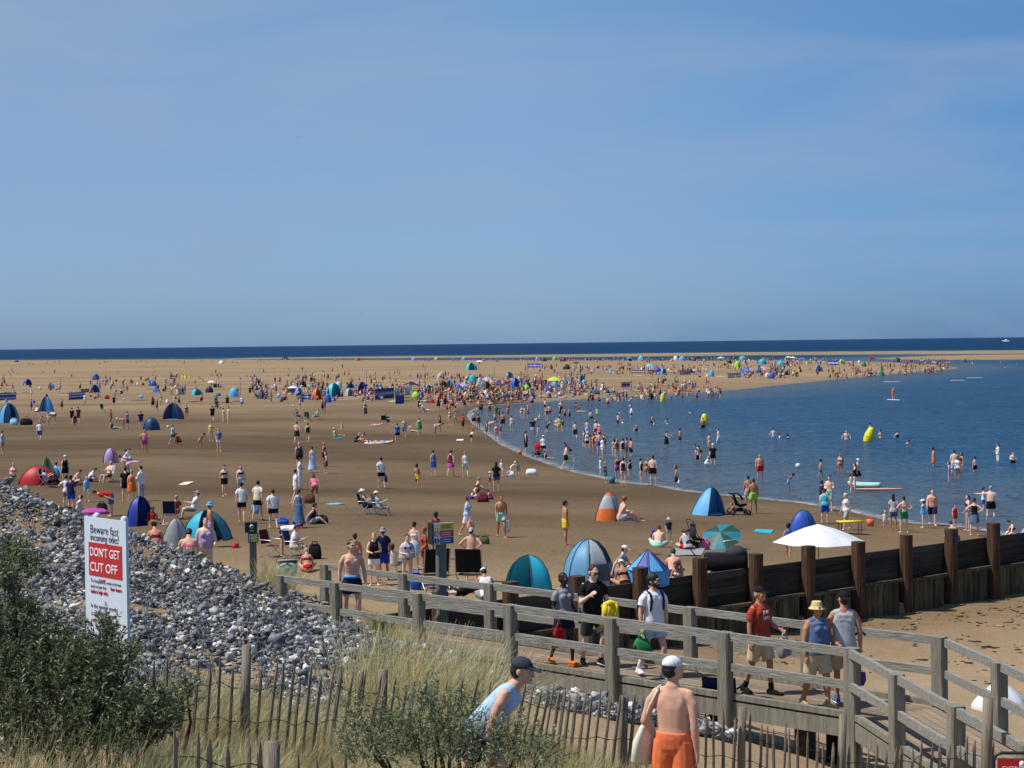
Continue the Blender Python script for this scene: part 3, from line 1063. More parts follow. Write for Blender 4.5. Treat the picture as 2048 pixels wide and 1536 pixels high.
# ------------------------------------------------------------------ flint stones of the bank
def ramp_mat(name, stops, rough=0.7, spec=0.3, var=0.15, nscale=8, trans=0.0, bump=0.0):
    """colour picked per separate piece (random per island) plus fine noise"""
    m, nt, b, N, L = node_mat(name)
    g = N('ShaderNodeNewGeometry')
    r = N('ShaderNodeValToRGB')
    els = r.color_ramp.elements
    while len(els) < len(stops):
        els.new(0.5)
    for e, (p, c) in zip(els, stops):
        e.position = p
        e.color = lin(c) + (1,)
    L(g.outputs['Random Per Island'], r.inputs[0])
    n = noise_node(N, L, g.outputs['Position'], nscale, 4, 0.65)
    sc = N('ShaderNodeVectorMath')
    sc.operation = 'SCALE'
    L(r.outputs[0], sc.inputs[0])
    L(ramp(N, L, n, 0.3, 0.7, 1 - var, 1 + var), sc.inputs['Scale'])
    L(sc.outputs[0], b.inputs['Base Color'])
    b.inputs['Roughness'].default_value = rough
    b.inputs['Specular IOR Level'].default_value = spec
    if bump:
        bp = N('ShaderNodeBump')
        bp.inputs['Strength'].default_value = bump
        bp.inputs['Distance'].default_value = 0.02
        L(n, bp.inputs['Height'])
        L(bp.outputs[0], b.inputs['Normal'])
    if trans:
        t = N('ShaderNodeBsdfTranslucent')
        L(sc.outputs[0], t.inputs[0])
        ms = N('ShaderNodeMixShader')
        ms.inputs[0].default_value = trans
        L(b.outputs[0], ms.inputs[1])
        L(t.outputs[0], ms.inputs[2])
        L(ms.outputs[0], nt.nodes['Material Output'].inputs[0])
    return m

def ico(sub):
    import bmesh
    bm = bmesh.new()
    bmesh.ops.create_icosphere(bm, subdivisions=sub, radius=1)
    v = np.array([x.co[:] for x in bm.verts])
    f = np.array([[q.index for q in fc.verts] for fc in bm.faces])
    bm.free()
    return v, f

def rand_rot(n, rng):
    q = rng.normal(size=(n, 4))
    q /= np.linalg.norm(q, axis=1)[:, None]
    w, x, y, z = q.T
    return np.stack([1 - 2 * (y * y + z * z), 2 * (x * y - z * w), 2 * (x * z + y * w), 2 * (x * y + z * w), 1 - 2 * (x * x + z * z), 2 * (y * z - x * w),
                     2 * (x * z - y * w), 2 * (y * z + x * w), 1 - 2 * (x * x + y * y)], -1).reshape(n, 3, 3)

# outline of the bank in plan: between the crest and the fence
CREST = [(-250, 38.5), (500, 37.6), (640, 36), (800, 33.2), (960, 30.6), (1100, 28.2), (1300, 26.6), (1440, 25.6), (1500, 25.2)]
FOOT = [(-250, 15.2), (270, 15.0), (500, 15.8), (700, 18), (860, 22), (960, 23.0), (1100, 24.0), (1250, 24.6), (1350, 24.9), (1450, 24.9), (1500, 25)]

def strip_rand(n, rng):
    px = rng.uniform(-230, 1470, n)
    c = np.interp(px, *zip(*CREST))
    f = np.interp(px, *zip(*FOOT))
    d = 1 / (1 / f + (1 / c - 1 / f) * rng.random(n) ** 1.15)
    keep = rng.random(n) < d / 34
    return ((px - 1024) / F * d)[keep], d[keep], ((d - f) / (c - f))[keep]

rng = np.random.default_rng(5)
SV, SF, soff = [], [], 0
def stones(count, sub_, k_sz, lift, seed, thr):
    global soff
    rng = np.random.default_rng(seed)
    xs, ds, tt = strip_rand(count, rng)
    bare = hash_noise(xs, ds, .55, 21) * .6 + hash_noise(xs, ds, 1.5, 22) * .4
    keep = bare > np.interp(tt, [0, .15, .4, 1], thr)
    xs, ds, tt = xs[keep], ds[keep], tt[keep]
    n = len(xs)
    sz = np.clip(rng.gamma(5, k_sz, n) * np.interp(tt, [0, 1], [.9, 1.1]) + .014, .02, .19)
    zs = near_z(xs, ds) + sz * rng.uniform(.0, lift, n) + (hash_noise(xs, ds, 1.1, 8) - .5) * .10 + (hash_noise(xs, ds, .8, 77) - .4) * .12
    v0, f0 = ico(sub_)
    vs = []
    for k in range(16):
        r = np.random.default_rng(seed * 50 + k)
        v = v0.copy()
        for _ in range(9):
            d = r.normal(size=3)
            d /= np.linalg.norm(d)
            c = r.uniform(.25, .8)
            q = v @ d
            v = v - np.where(q > c, (q - c) * .95, 0)[:, None] * d
        v = v * (1 + .22 * r.normal(size=(len(v), 1))) * r.uniform(.65, 1.2, 3)
        vs.append(v)
    vv = np.array(vs)[rng.integers(0, 16, n)] * sz[:, None, None]
    vv = np.einsum('nij,nkj->nki', rand_rot(n, rng), vv) * np.array([1, 1, .85]) + np.stack([xs, ds, zs], -1)[:, None]
    SV.append(vv.reshape(-1, 3))
    SF.append((f0[None] + (np.arange(n) * len(v0))[:, None, None]).reshape(-1, 3) + soff)
    soff += vv.shape[0] * vv.shape[1]
stones(36000, 2, .0080, 1.3, 5, [.56, .42, .33, .16])
stones(62000, 1, .0052, 1.0, 6, [.50, .36, .25, .10])
me = np_mesh('flint_stones', np.concatenate(SV), np.concatenate(SF), 3)
STONE = ramp_mat('flint', [(0, (56, 59, 64)), (.14, (90, 95, 102)), (.38, (126, 130, 134)), (.56, (106, 104, 98)), (.74, (158, 159, 158)), (.90, (212, 212, 208)), (.96, (150, 126, 96)), (.98, (56, 54, 54))], .62, .35, .4, 16, bump=.7)
link('flint_stones', me, STONE, smooth=False, kind='stuff')

# wire netting stretched over the stones
b = MB()
def netting(px0, px1, nlines, along):
    r = random.Random(17)
    for i in range(nlines):
        t = (i + r.random() * .6) / nlines
        pts = []
        if along:
            for k in range(60):
                px = px0 + (px1 - px0) * k / 59
                c = np.interp(px, *zip(*CREST))
                f = np.interp(px, *zip(*FOOT))
                d = 1 / (1 / f + (1 / c - 1 / f) * (t + .012 * math.sin(k * 1.3 + i)))
                x = (px - 1024) / F * d
                pts.append((x, d))
        else:
            px = px0 + (px1 - px0) * t
            for k in range(46):
                q = k / 45
                pxx = px + 26 * math.sin(q * 9 + i) + 60 * q
                c = np.interp(pxx, *zip(*CREST))
                f = np.interp(pxx, *zip(*FOOT))
                d = 1 / (1 / f + (1 / c - 1 / f) * q)
                pts.append(((pxx - 1024) / F * d, d))
        A = np.array(pts)
        z = near_z(A[:, 0], A[:, 1]) + np.array([.10 + .05 * r.random() for _ in pts])
        b.tube([(x, y, zz) for (x, y), zz in zip(pts, z)], [.0045] * len(pts), seg=3, cap='flat')
netting(-150, 1420, 46, True)
netting(-150, 1400, 90, False)
NET = mat('net_wire', lin((96, 98, 100)), .5, .3, 5, metal=.4)
b.obj('wire_netting', NET, label='thin grey wire netting stretched over the whole bank of flint stones', category='netting')

# ------------------------------------------------------------------ marram grass
def blades(n, cx, cy, cz, hgt, spread, lean, rng, wdt=.0042, curl=.5):
    """n curved blades; arrays cx.. are roots; hgt per blade"""
    a = rng.uniform(0, 2 * np.pi, n)
    out = rng.uniform(.08, spread, n)
    dx, dy = np.cos(a) * out + lean[0], np.sin(a) * out * .8 + lean[1]
    ts = np.array([0, .3, .6, .85, 1.0])
    V = []
    for t in ts:
        bend = t + curl * t * t
        px = cx + dx * hgt * bend * .75
        py = cy + dy * hgt * bend * .75
        pz = cz + hgt * (t - .28 * (dx ** 2 + dy ** 2) * t * t * 1.6)
        wv = wdt * (1 - .85 * t)
        pa = rng.uniform(-.5, .5, n)
        sx, sy = np.cos(pa) * wv, np.sin(pa) * wv
        V.append(np.stack([px - sx, py - sy, pz], -1))
        V.append(np.stack([px + sx, py + sy, pz], -1))
    V = np.stack(V, 1)
    q = np.array([[2 * i, 2 * i + 1, 2 * i + 3, 2 * i + 2] for i in range(len(ts) - 1)])
    Fq = (q[None] + (np.arange(n) * 2 * len(ts))[:, None, None]).reshape(-1, 4)
    return V.reshape(-1, 3), Fq

GRASSM = ramp_mat('marram', [(0, (138, 142, 90)), (.22, (186, 180, 124)), (.5, (222, 206, 152)), (.8, (238, 222, 176)), (.95, (244, 234, 200)), (1, (160, 132, 92))], .6, .25, .12, 5, trans=.4)
GRASSG = ramp_mat('marram_green', [(0, (78, 104, 44)), (.4, (112, 136, 58)), (.75, (150, 160, 86)), (1, (190, 180, 120))], .6, .25, .12, 5, trans=.25)

def grass_field(name, regions, seed, mtl, **props):
    rng = np.random.default_rng(seed)
    VV, FQ, off = [], [], 0
    for (px0, px1, d0, d1, n, h0, h1, lean) in regions:
        px = rng.uniform(px0, px1, n)
        d = rng.uniform(d0, d1, n)
        x = (px - 1024) / F * d
        dens = hash_noise(x, d, 2.2, seed + 3)
        k = dens > .30
        px, d, x, dens = px[k], d[k], x[k], dens[k]
        m = len(x)
        h = rng.uniform(h0, h1, m) * (.6 + .6 * dens)
        V, Fq = blades(m, x, d, near_z(x, d) - .02, h, .55, lean, rng)
        VV.append(V)
        FQ.append(Fq + off)
        off += len(V)
    me = np_mesh(name, np.concatenate(VV), np.concatenate(FQ), 4)
    return link(name, me, mtl, smooth=False, **props)
grass_field('marram_grass', [(255, 480, 14.8, 16.8, 5000, .45, .85, (.34, 0)), (255, 480, 12.2, 14.6, 5200, .34, .66, (.34, 0)), (440, 760, 15.4, 17.2, 4200, .4, .8, (.36, 0)), (440, 760, 12.2, 15.0, 6600, .34, .64, (.36, 0)), (700, 980, 16.6, 18.4, 4200, .5, .95, (.34, 0)), (700, 980, 13.5, 16.4, 4200, .36, .66, (.34, 0)), (920, 1330, 14.5, 17.6, 8200, .36, .66, (.2, 0)), (1000, 1300, 18.4, 19.2, 1500, .3, .5, (.2, 0)),
                             (-50, 800, 10.8, 12.6, 6000, .35, .85, (.3, 0)), (1000, 1290, 11.5, 14.5, 5000, .5, .9, (.2, 0)), (1320, 2050, 16, 21, 900, .15, .4, (.15, 0)), (300, 900, 15.6, 19, 900, .3, .7, (.25, 0))], 31, GRASSM, kind='stuff')
def clump(name, label, px, d, r, n, h, lean, seed, mtl, parts=None):
    rng = np.random.default_rng(seed)
    a, q = rng.uniform(0, 6.28, n), np.sqrt(rng.random(n)) * r
    x0 = (px - 1024) / F * d
    x, y = x0 + np.cos(a) * q, d + np.sin(a) * q
    V, Fq = blades(n, x, y, near_z(x, y) - .03, rng.uniform(.55, 1.0, n) * h, .75, lean, rng, wdt=.006)
    me = np_mesh(name, V, Fq, 4)
    return link(name, me, mtl, smooth=False, label=label, category='grass clump')
clump('grass_clump', 'large pale wind-blown grass clump spilling over the stones below the boardwalk', 820, 18.8, .85, 2300, 1.5, (.30, 0), 41, GRASSM)
clump('grass_clump', 'small bright green grass clump at the edge of the stones beside the boardwalk rail', 762, 32.6, .22, 420, .62, (0, 0), 42, GRASSG)
clump('grass_clump', 'dry straw grass clump growing beside the marker post on the bank top', 545, 36.3, .42, 420, .75, (.2, 0), 43, GRASSM)
clump('grass_clump', 'wispy green grass clump on the stone crest beside the grey tent', 372, 38.2, .35, 200, .45, (.2, 0), 44, GRASSG)
clump('grass_clump', 'faded grass clump to the right of the bright green clump by the boardwalk', 795, 31.6, .35, 260, .5, (.2, 0), 45, GRASSM)

# ------------------------------------------------------------------ sea buckthorn shrubs
LEAF = ramp_mat('buckthorn_leaf', [(0, (44, 56, 32)), (.35, (74, 86, 52)), (.65, (104, 114, 76)), (.88, (140, 146, 112)), (1, (168, 170, 140))], .5, .4, .15, 6, trans=.3)
LEAFG = ramp_mat('buckthorn_leaf_grey', [(0, (62, 74, 48)), (.35, (94, 106, 72)), (.65, (126, 134, 98)), (.88, (158, 162, 126)), (1, (182, 184, 156))], .55, .35, .15, 6, trans=.3)
TWIG = mat('shrub_wood', lin((62, 52, 44)), .9, .3, 8, .5)

def shrub(label, blobs, seed, n_twigs, leaf_mat, root, twig_len=.15, per=17, leaf=(.05, .0062)):
    """blobs: (px, py, radius_px, distance, depth radius m, weight)"""
    rng = np.random.default_rng(seed)
    t = thing('sea_buckthorn', label, 'shrub', (root[0], root[1], nz1(*root)))
    tm = Matrix.Translation(t.location)
    wts = np.array([q[5] for q in blobs], float)
    wts /= wts.sum()
    pick = rng.choice(len(blobs), n_twigs, p=wts)
    C, Dr = [], []
    for k in pick:
        px, py, rp, d, dr, _ = blobs[k]
        c = at_d(px, py, d)
        r = rp * d / F
        u = rng.normal(size=3)
        u /= np.linalg.norm(u)
        rr_ = rng.random() ** .45
        C.append((c.x + u[0] * r * rr_, c.y + u[1] * dr * rr_, c.z + u[2] * r * rr_))
        dv = np.array([u[0] * .7, u[1] * .5, abs(u[2]) * .5 + .75]) + rng.normal(size=3) * .32
        Dr.append(dv / np.linalg.norm(dv))
    C, Dr = np.array(C), np.array(Dr)
    n = n_twigs * per
    ci = np.repeat(np.arange(n_twigs), per)
    s = np.tile(np.linspace(.05, 1, per), n_twigs)
    base = C[ci] + Dr[ci] * (s * twig_len)[:, None]
    rv = rng.normal(size=(n, 3))
    rv -= (rv * Dr[ci]).sum(1)[:, None] * Dr[ci]
    rv /= np.linalg.norm(rv, axis=1)[:, None] + 1e-9
    ld = rv * .75 + Dr[ci] * .75
    ld /= np.linalg.norm(ld, axis=1)[:, None]
    sdv = np.cross(ld, rng.normal(size=(n, 3)))
    sdv /= np.linalg.norm(sdv, axis=1)[:, None] + 1e-9
    ll = leaf[0] * rng.uniform(.7, 1.25, n)[:, None]
    lw = leaf[1] * rng.uniform(.8, 1.2, n)[:, None]
    dn = np.array([0, 0, -1.0]) * .15
    V = np.stack([base, base + ld * ll * .45 + sdv * lw, base + (ld + dn) * ll, base + ld * ll * .45 - sdv * lw], 1)
    V -= np.array(t.location)
    me = np_mesh('foliage', V.reshape(-1, 3), np.arange(n * 4).reshape(n, 4), 4)
    link('foliage', me, leaf_mat, t, smooth=False)
    b = MB()
    for k in range(0, n_twigs, 3):
        b.tube([C[k] - np.array(t.location), C[k] + Dr[k] * twig_len - np.array(t.location)], [.0035, .0015], seg=4, cap='flat')
    # limbs from the root to the blobs
    for (px, py, rp, d, dr, _) in blobs:
        c = at_d(px, py, d)
        e = Vector((c.x, c.y, c.z)) - Vector(t.location)
        s0 = Vector((rng.normal() * .12, rng.normal() * .12, -.1))
        m1 = s0 * .6 + e * .35 + Vector((rng.normal() * .08, rng.normal() * .08, -.05))
        b.tube([s0, m1, e * .75 + Vector((rng.normal() * .05, 0, 0)), e], [.032, .024, .014, .006], seg=6)
    b.obj('branches', TWIG, t)
    return t
shrub('big dark sea buckthorn shrub filling the lower left corner in front of the notice board',
      [(8, 1160, 42, 13.4, .35, .8), (-40, 1235, 80, 13.3, .5, 1.8), (30, 1240, 30, 13.3, .3, .4), (40, 1310, 76, 13.1, .5, 2.4), (-30, 1370, 100, 13, .5, 2.8), (110, 1310, 42, 13.2, .35, .9), (150, 1360, 58, 13.0, .4, 1.8), (205, 1285, 24, 13.2, .2, .3), (200, 1350, 40, 13.0, .3, .8),
       (228, 1312, 26, 13.0, .2, .3), (255, 1335, 26, 12.9, .2, .35), (100, 1410, 100, 12.8, .5, 3.5), (210, 1420, 74, 12.8, .4, 2.4), (285, 1440, 44, 12.7, .3, 1.1), (318, 1462, 28, 12.7, .25, .5), (0, 1460, 90, 12.6, .5, 2.4), (150, 1470, 60, 12.5, .4, 1.6), (260, 1480, 48, 12.5, .3, 1.1), (200, 1262, 16, 13.2, .12, .14)],
      51, 2700, LEAF, (-3.35, 12.9))
shrub('low grey green sea buckthorn shrub growing through the fence in the bottom centre',
      [(760, 1480, 60, 12.9, .4, 1.4), (830, 1462, 58, 13.0, .45, 1.6), (900, 1468, 56, 13.0, .45, 1.6), (960, 1500, 50, 12.8, .4, 1.3), (1030, 1506, 46, 12.8, .35, 1.1), (870, 1500, 80, 12.6, .4, 2), (740, 1500, 50, 12.5, .4, 1), (720, 1428, 26, 13.0, .2, .3), (860, 1402, 30, 13.0, .2, .35), (1080, 1520, 40, 12.6, .3, .7), (930, 1430, 22, 13.0, .2, .2)],
      52, 760, LEAFG, (-.55, 12.9), twig_len=.17, per=14, leaf=(.042, .0048))
shrub('sprig of buckthorn leaves among the grass to the right of the big dark shrub', [(375, 1395, 24, 14.2, .2, .4), (350, 1412, 26, 14.2, .2, .5), (330, 1440, 30, 14.0, .2, .6)], 53, 90, LEAF, (-2.8, 14.1))
shrub('small dark green shrub on the stones behind the top left of the big shrub', [(20, 1120, 26, 13.9, .2, .5), (45, 1136, 20, 13.9, .2, .3)], 54, 70, LEAF, (-4.1, 13.9))
# ------------------------------------------------------------------ people: skeletons, bodies, clothes
def V3(*a):
    return Vector(a)
HANG = ((.13, .02, -1), (.05, -.16, -1))
POSES = {}
def pose(name, root=.95, lean=0, armL=HANG, armR=HANG, legL=((.06, 0, -1), (.0, .02, -1)), legR=((.06, 0, -1), (.0, .02, -1)), turn=0, nod=0, sway=0, under=0):
    POSES[name] = dict(root=root, lean=lean, arm=(armL, armR), leg=(legL, legR), turn=turn, nod=nod, sway=sway, under=under)
# arm / leg vectors: x outwards, y negative = forwards; L is the body's left
AKIM = ((.75, .3, -.75), (-.75, -.25, -.55))
pose('stand', legL=((.10, -.06, -1), (.02, .03, -1)), armR=((.16, .04, -1), (.02, -.3, -1)))
pose('stand2', legL=((.07, .03, -1), (.02, .08, -1)), legR=((.12, -.08, -1), (.05, 0, -1)), armL=((.14, -.05, -1), (-.1, -.7, -.6)), turn=20)
pose('walk', root=.93, legL=((.03, -.42, -1), (0, -.05, -1)), legR=((.03, .24, -1), (0, .52, -1)), armL=((.12, .3, -1), (.05, .1, -1)), armR=((.12, -.28, -1), (.05, -.5, -1)), lean=3)
pose('walk2', root=.93, legR=((.03, -.38, -1), (0, -.08, -1)), legL=((.03, .28, -1), (0, .48, -1)), armR=((.14, .25, -1), (.05, .05, -1)), armL=((.14, -.2, -1), (.02, -.55, -.9)), lean=4, nod=8)
pose('hips', armL=AKIM, armR=AKIM, legL=((.14, 0, -1), (.05, .02, -1)), legR=((.14, 0, -1), (.05, .02, -1)))
pose('hip1', armL=AKIM, legL=((.10, 0, -1), (.05, .02, -1)), legR=((.04, -.1, -1), (.0, .06, -1)))
pose('hold', armL=((.2, -.15, -1), (-.45, -.9, .05)), armR=((.2, -.1, -1), (-.5, -.85, -.05)), nod=12)
pose('carry', armL=((.22, -.1, -1), (-.15, -.9, -.25)), armR=((.14, .05, -1), (.04, -.1, -1)), legL=((.03, -.3, -1), (0, -.05, -1)), legR=((.03, .2, -1), (0, .4, -1)), root=.935)
pose('cross', armL=((.18, -.15, -1), (-.85, -.5, .1)), armR=((.18, -.15, -1), (-.85, -.55, 0)))
pose('reach', armL=((1, -.15, -.15), (1, -.2, .05)), armR=((.16, .04, -1), (.02, -.2, -1)), legL=((.14, 0, -1), (.04, .02, -1)), legR=((.14, 0, -1), (.04, .02, -1)))
pose('point', armL=((.4, -.8, -.05), (.2, -1, .35)), armR=((.2, -.5, -.7), (-.3, -.8, .4)))
pose('wade', armL=((.5, -.1, -.85), (.2, -.5, -.6)), armR=((.5, -.1, -.85), (.2, -.5, -.6)), legL=((.08, -.2, -1), (0, .08, -1)), legR=((.08, .1, -1), (0, .15, -1)), lean=5)
pose('bend', root=.93, lean=82, armL=((.1, -.35, -1), (0, -.2, -1)), armR=((.1, -.25, -1), (0, -.35, -1)), legL=((.12, -.04, -1), (.02, .05, -1)), legR=((.10, .06, -1), (.02, .02, -1)), nod=-25)
pose('stoop', root=.90, lean=42, armL=((.12, -.3, -1), (0, -.4, -.9)), armR=((.2, .35, -1), (.05, -.1, -1)), legL=((.05, -.3, -1), (0, .1, -1)), legR=((.05, .25, -1), (0, .5, -1)), nod=-10)
pose('squat', root=.28, lean=28, legL=((.3, -1, .3), (.02, .42, -.95)), legR=((.3, -1, .25), (.02, .42, -.95)), armL=((.15, -.8, -.6), (-.3, -.9, -.5)), armR=((.15, -.8, -.6), (-.3, -.8, -.6)))
pose('sit', root=.12, lean=14, legL=((.16, -1, .62), (.02, -.62, -.75)), legR=((.16, -1, .5), (.02, -.66, -.62)), armL=((.15, -.7, -.55), (-.2, -.9, .1)), armR=((.3, .5, -.85), (.1, .1, -1)))
pose('sitlong', root=.12, lean=-14, legL=((.1, -1, .03), (.02, -1, -.06)), legR=((.1, -1, .28), (.02, -.9, -.36)), armL=((.3, .5, -.8), (.1, .25, -1)), armR=((.3, .5, -.8), (.1, .25, -1)))
pose('sitfwd', root=.12, lean=30, legL=((.55, -.85, .3), (-.6, -.45, -.42)), legR=((.55, -.85, .3), (-.6, -.5, -.42)), armL=((.15, -.7, -.65), (-.3, -.9, -.2)), armR=((.15, -.7, -.65), (-.3, -.9, -.2)), nod=14)
pose('chair', root=.42, lean=-14, legL=((.12, -1, .06), (.02, -.25, -1)), legR=((.12, -1, .06), (.02, -.18, -1)), armL=((.2, -.4, -.85), (-.1, -1, .1)), armR=((.2, -.4, -.85), (-.2, -1, .0)))
pose('lounge', root=.34, lean=-28, legL=((.12, -1, .1), (.02, -.8, -.7)), legR=((.12, -1, .14), (.02, -.7, -.8)), armL=((.2, -.45, -.8), (-.3, -.8, .2)), armR=((.25, -.3, -.9), (-.1, -1, .05)))
pose('lie', root=.10, lean=-86, legL=((.1, -1, .0), (0, -1, -.02)), legR=((.12, -1, .35), (0, -.75, -.6)), armL=((.35, .1, -1), (.1, 0, -1)), armR=((.8, -.1, -.6), (-.2, -.5, .8)), nod=12)
pose('prone', root=.11, lean=78, legL=((.1, 1, -.02), (0, 1, .0)), legR=((.12, 1, .0), (0, 1, .12)), armL=((.3, -.35, .85), (-.3, -.05, 1)), armR=((.3, -.35, .85), (-.3, -.05, 1)), nod=-52)
pose('crawl', root=.50, lean=74, legL=((.1, -.1, -1), (0, 1, -.12)), legR=((.1, .1, -1), (0, 1, -.12)), armL=((.1, -.9, -.45), (0, -1, .1)), armR=((.1, -.9, -.45), (0, -1, -.1)), nod=-30)
pose('kneel', root=.52, lean=16, legL=((.1, -.1, -1), (0, 1, -.12)), legR=((.1, -.14, -1), (0, 1, -.12)), armL=((.15, -.6, -.8), (-.2, -.9, -.3)), armR=((.15, -.5, -.8), (-.2, -.9, -.3)))
pose('swim', root=-.18, lean=48, legL=((.1, 1, -.4), (0, 1, 0)), legR=((.1, 1, -.5), (0, 1, 0)), armL=((.8, -.8, .0), (.2, -1, -.3)), armR=((.8, -.8, -.1), (.2, -1, -.3)), nod=-40)
pose('phone', root=.42, lean=8, legL=((.16, -1, .05), (.02, -.1, -1)), legR=((.12, -1, .1), (.02, -.3, -1)), armL=((.1, -.5, -.8), (-.25, -.9, .45)), armR=((.1, -.4, -.85), (-.4, -.9, .35)), nod=12)
# close-up poses
pose('boytrunks', root=.95, armL=((.30, .12, -1), (-.12, -.30, -.6)), armR=((.10, .10, -1), (.06, -.10, -1)), turn=-38, nod=4, legL=((.10, -.02, -1), (.02, .03, -1)), legR=((.06, .04, -1), (.02, .06, -1)))
pose('climb', root=.86, lean=40, legL=((.05, -.5, -1), (0, .3, -1)), legR=((.05, .3, -1), (0, .6, -1)), armL=((.12, .1, -1), (0, .0, -1)), armR=((.12, -.3, -1), (0, -.6, -.8)), nod=-28)
pose('strip', legL=((.08, -.18, -1), (0, .06, -1)), legR=((.1, .1, -1), (0, .12, -1)), armL=((.22, .05, -1), (.05, -.45, -1)), armR=((.18, .06, -1), (.02, -.12, -1)), turn=22, nod=2, root=.94)
pose('backpack', root=.935, legL=((.04, -.36, -1), (0, .0, -1)), legR=((.04, .26, -1), (0, .5, -1)), armL=((.16, -.02, -1), (.02, -.12, -1)), armR=((.18, .06, -1), (.02, -.15, -1)), turn=26)
pose('bagwalk', root=.935, legL=((.04, -.34, -1), (0, .05, -1)), legR=((.04, .22, -1), (0, .5, -1)), armL=((.16, .05, -1), (-.1, -.75, -.5)), armR=((.15, .10, -1), (.05, -.55, -.75)), turn=14)
pose('fist', root=.935, legL=((.04, -.5, -.9), (0, .3, -1)), legR=((.04, .2, -1), (0, .35, -1)), armR=((.2, -.25, -1), (-.35, -.8, .55)), armL=((.2, -.05, -1), (-.25, -.9, -.15)), turn=8, nod=14)

BT = dict(m=dict(sh=.19, ch=(.165, .112), wa=(.142, .105), hp=(.158, .115), limb=1.0, head=1.0), f=dict(sh=.165, ch=(.142, .105), wa=(.118, .092), hp=(.168, .125), limb=.9, head=.97), c=dict(sh=.165, ch=(.138, .10), wa=(.124, .098), hp=(.138, .105), limb=.92, head=1.30),
          h=dict(sh=.20, ch=(.19, .145), wa=(.188, .158), hp=(.192, .15), limb=1.16, head=1.0))

def skeleton(pn, bt):
    P, B = POSES[pn], BT[bt]
    Rm = Matrix.Rotation(-rad(P['lean']), 3, 'X')      # forward lean: towards -Y
    Rm = Matrix.Rotation(rad(P['lean']), 3, 'X')
    root = V3(0, 0, P['root'])
    T = lambda x, y, z: root + Rm @ V3(x, y, z)
    J = dict(root=root, R=Rm)
    J['hipc'] = T(0, 0, -.05)
    J['waist'] = T(0, 0, .14)
    J['chest'] = T(0, -.005, .33)
    J['upper'] = T(0, .0, .45)
    J['neck'] = T(0, .012, .515)
    J['neck2'] = T(0, -.005, .58)
    Hd = Rm @ Matrix.Rotation(rad(P['nod']), 3, 'X')
    Hd = Hd @ Matrix.Rotation(rad(P['turn']), 3, 'Z')
    J['HR'] = Hd
    J['head'] = J['neck2'] + (Rm @ Matrix.Rotation(rad(P['nod']), 3, 'X')) @ V3(0, -.012, .105)
    for i, (k, s) in enumerate((('L', 1), ('R', -1))):
        a = P['arm'][i]
        sh = T(s * B['sh'], .01, .455)
        u = Rm @ V3(a[0][0] * s, a[0][1], a[0][2]).normalized()
        f = Rm @ V3(a[1][0] * s, a[1][1], a[1][2]).normalized()
        el = sh + u * .285
        wr = el + f * .25
        J['sh' + k], J['el' + k], J['wr' + k] = sh, el, wr
        J['hd' + k] = f
        g = P['leg'][i]
        hp = root + Matrix.Rotation(rad(P['lean']) * .15, 3, 'X') @ V3(s * .088, 0, -.03)
        th = V3(g[0][0] * s, g[0][1], g[0][2]).normalized()
        sn = V3(g[1][0] * s, g[1][1], g[1][2]).normalized()
        kn = hp + th * .43
        an = kn + sn * .42
        J['hp' + k], J['kn' + k], J['an' + k] = hp, kn, an
        fw = V3(s * .25, -1, 0)
        if abs(sn.z) < .5:
            fw = V3(0, 0, 1) if sn.y < 0 else V3(0, .35, -.6)
            fw = (fw + V3(0, -.25 if sn.y < 0 else .3, 0))
        J['ft' + k] = fw.normalized()
    return J

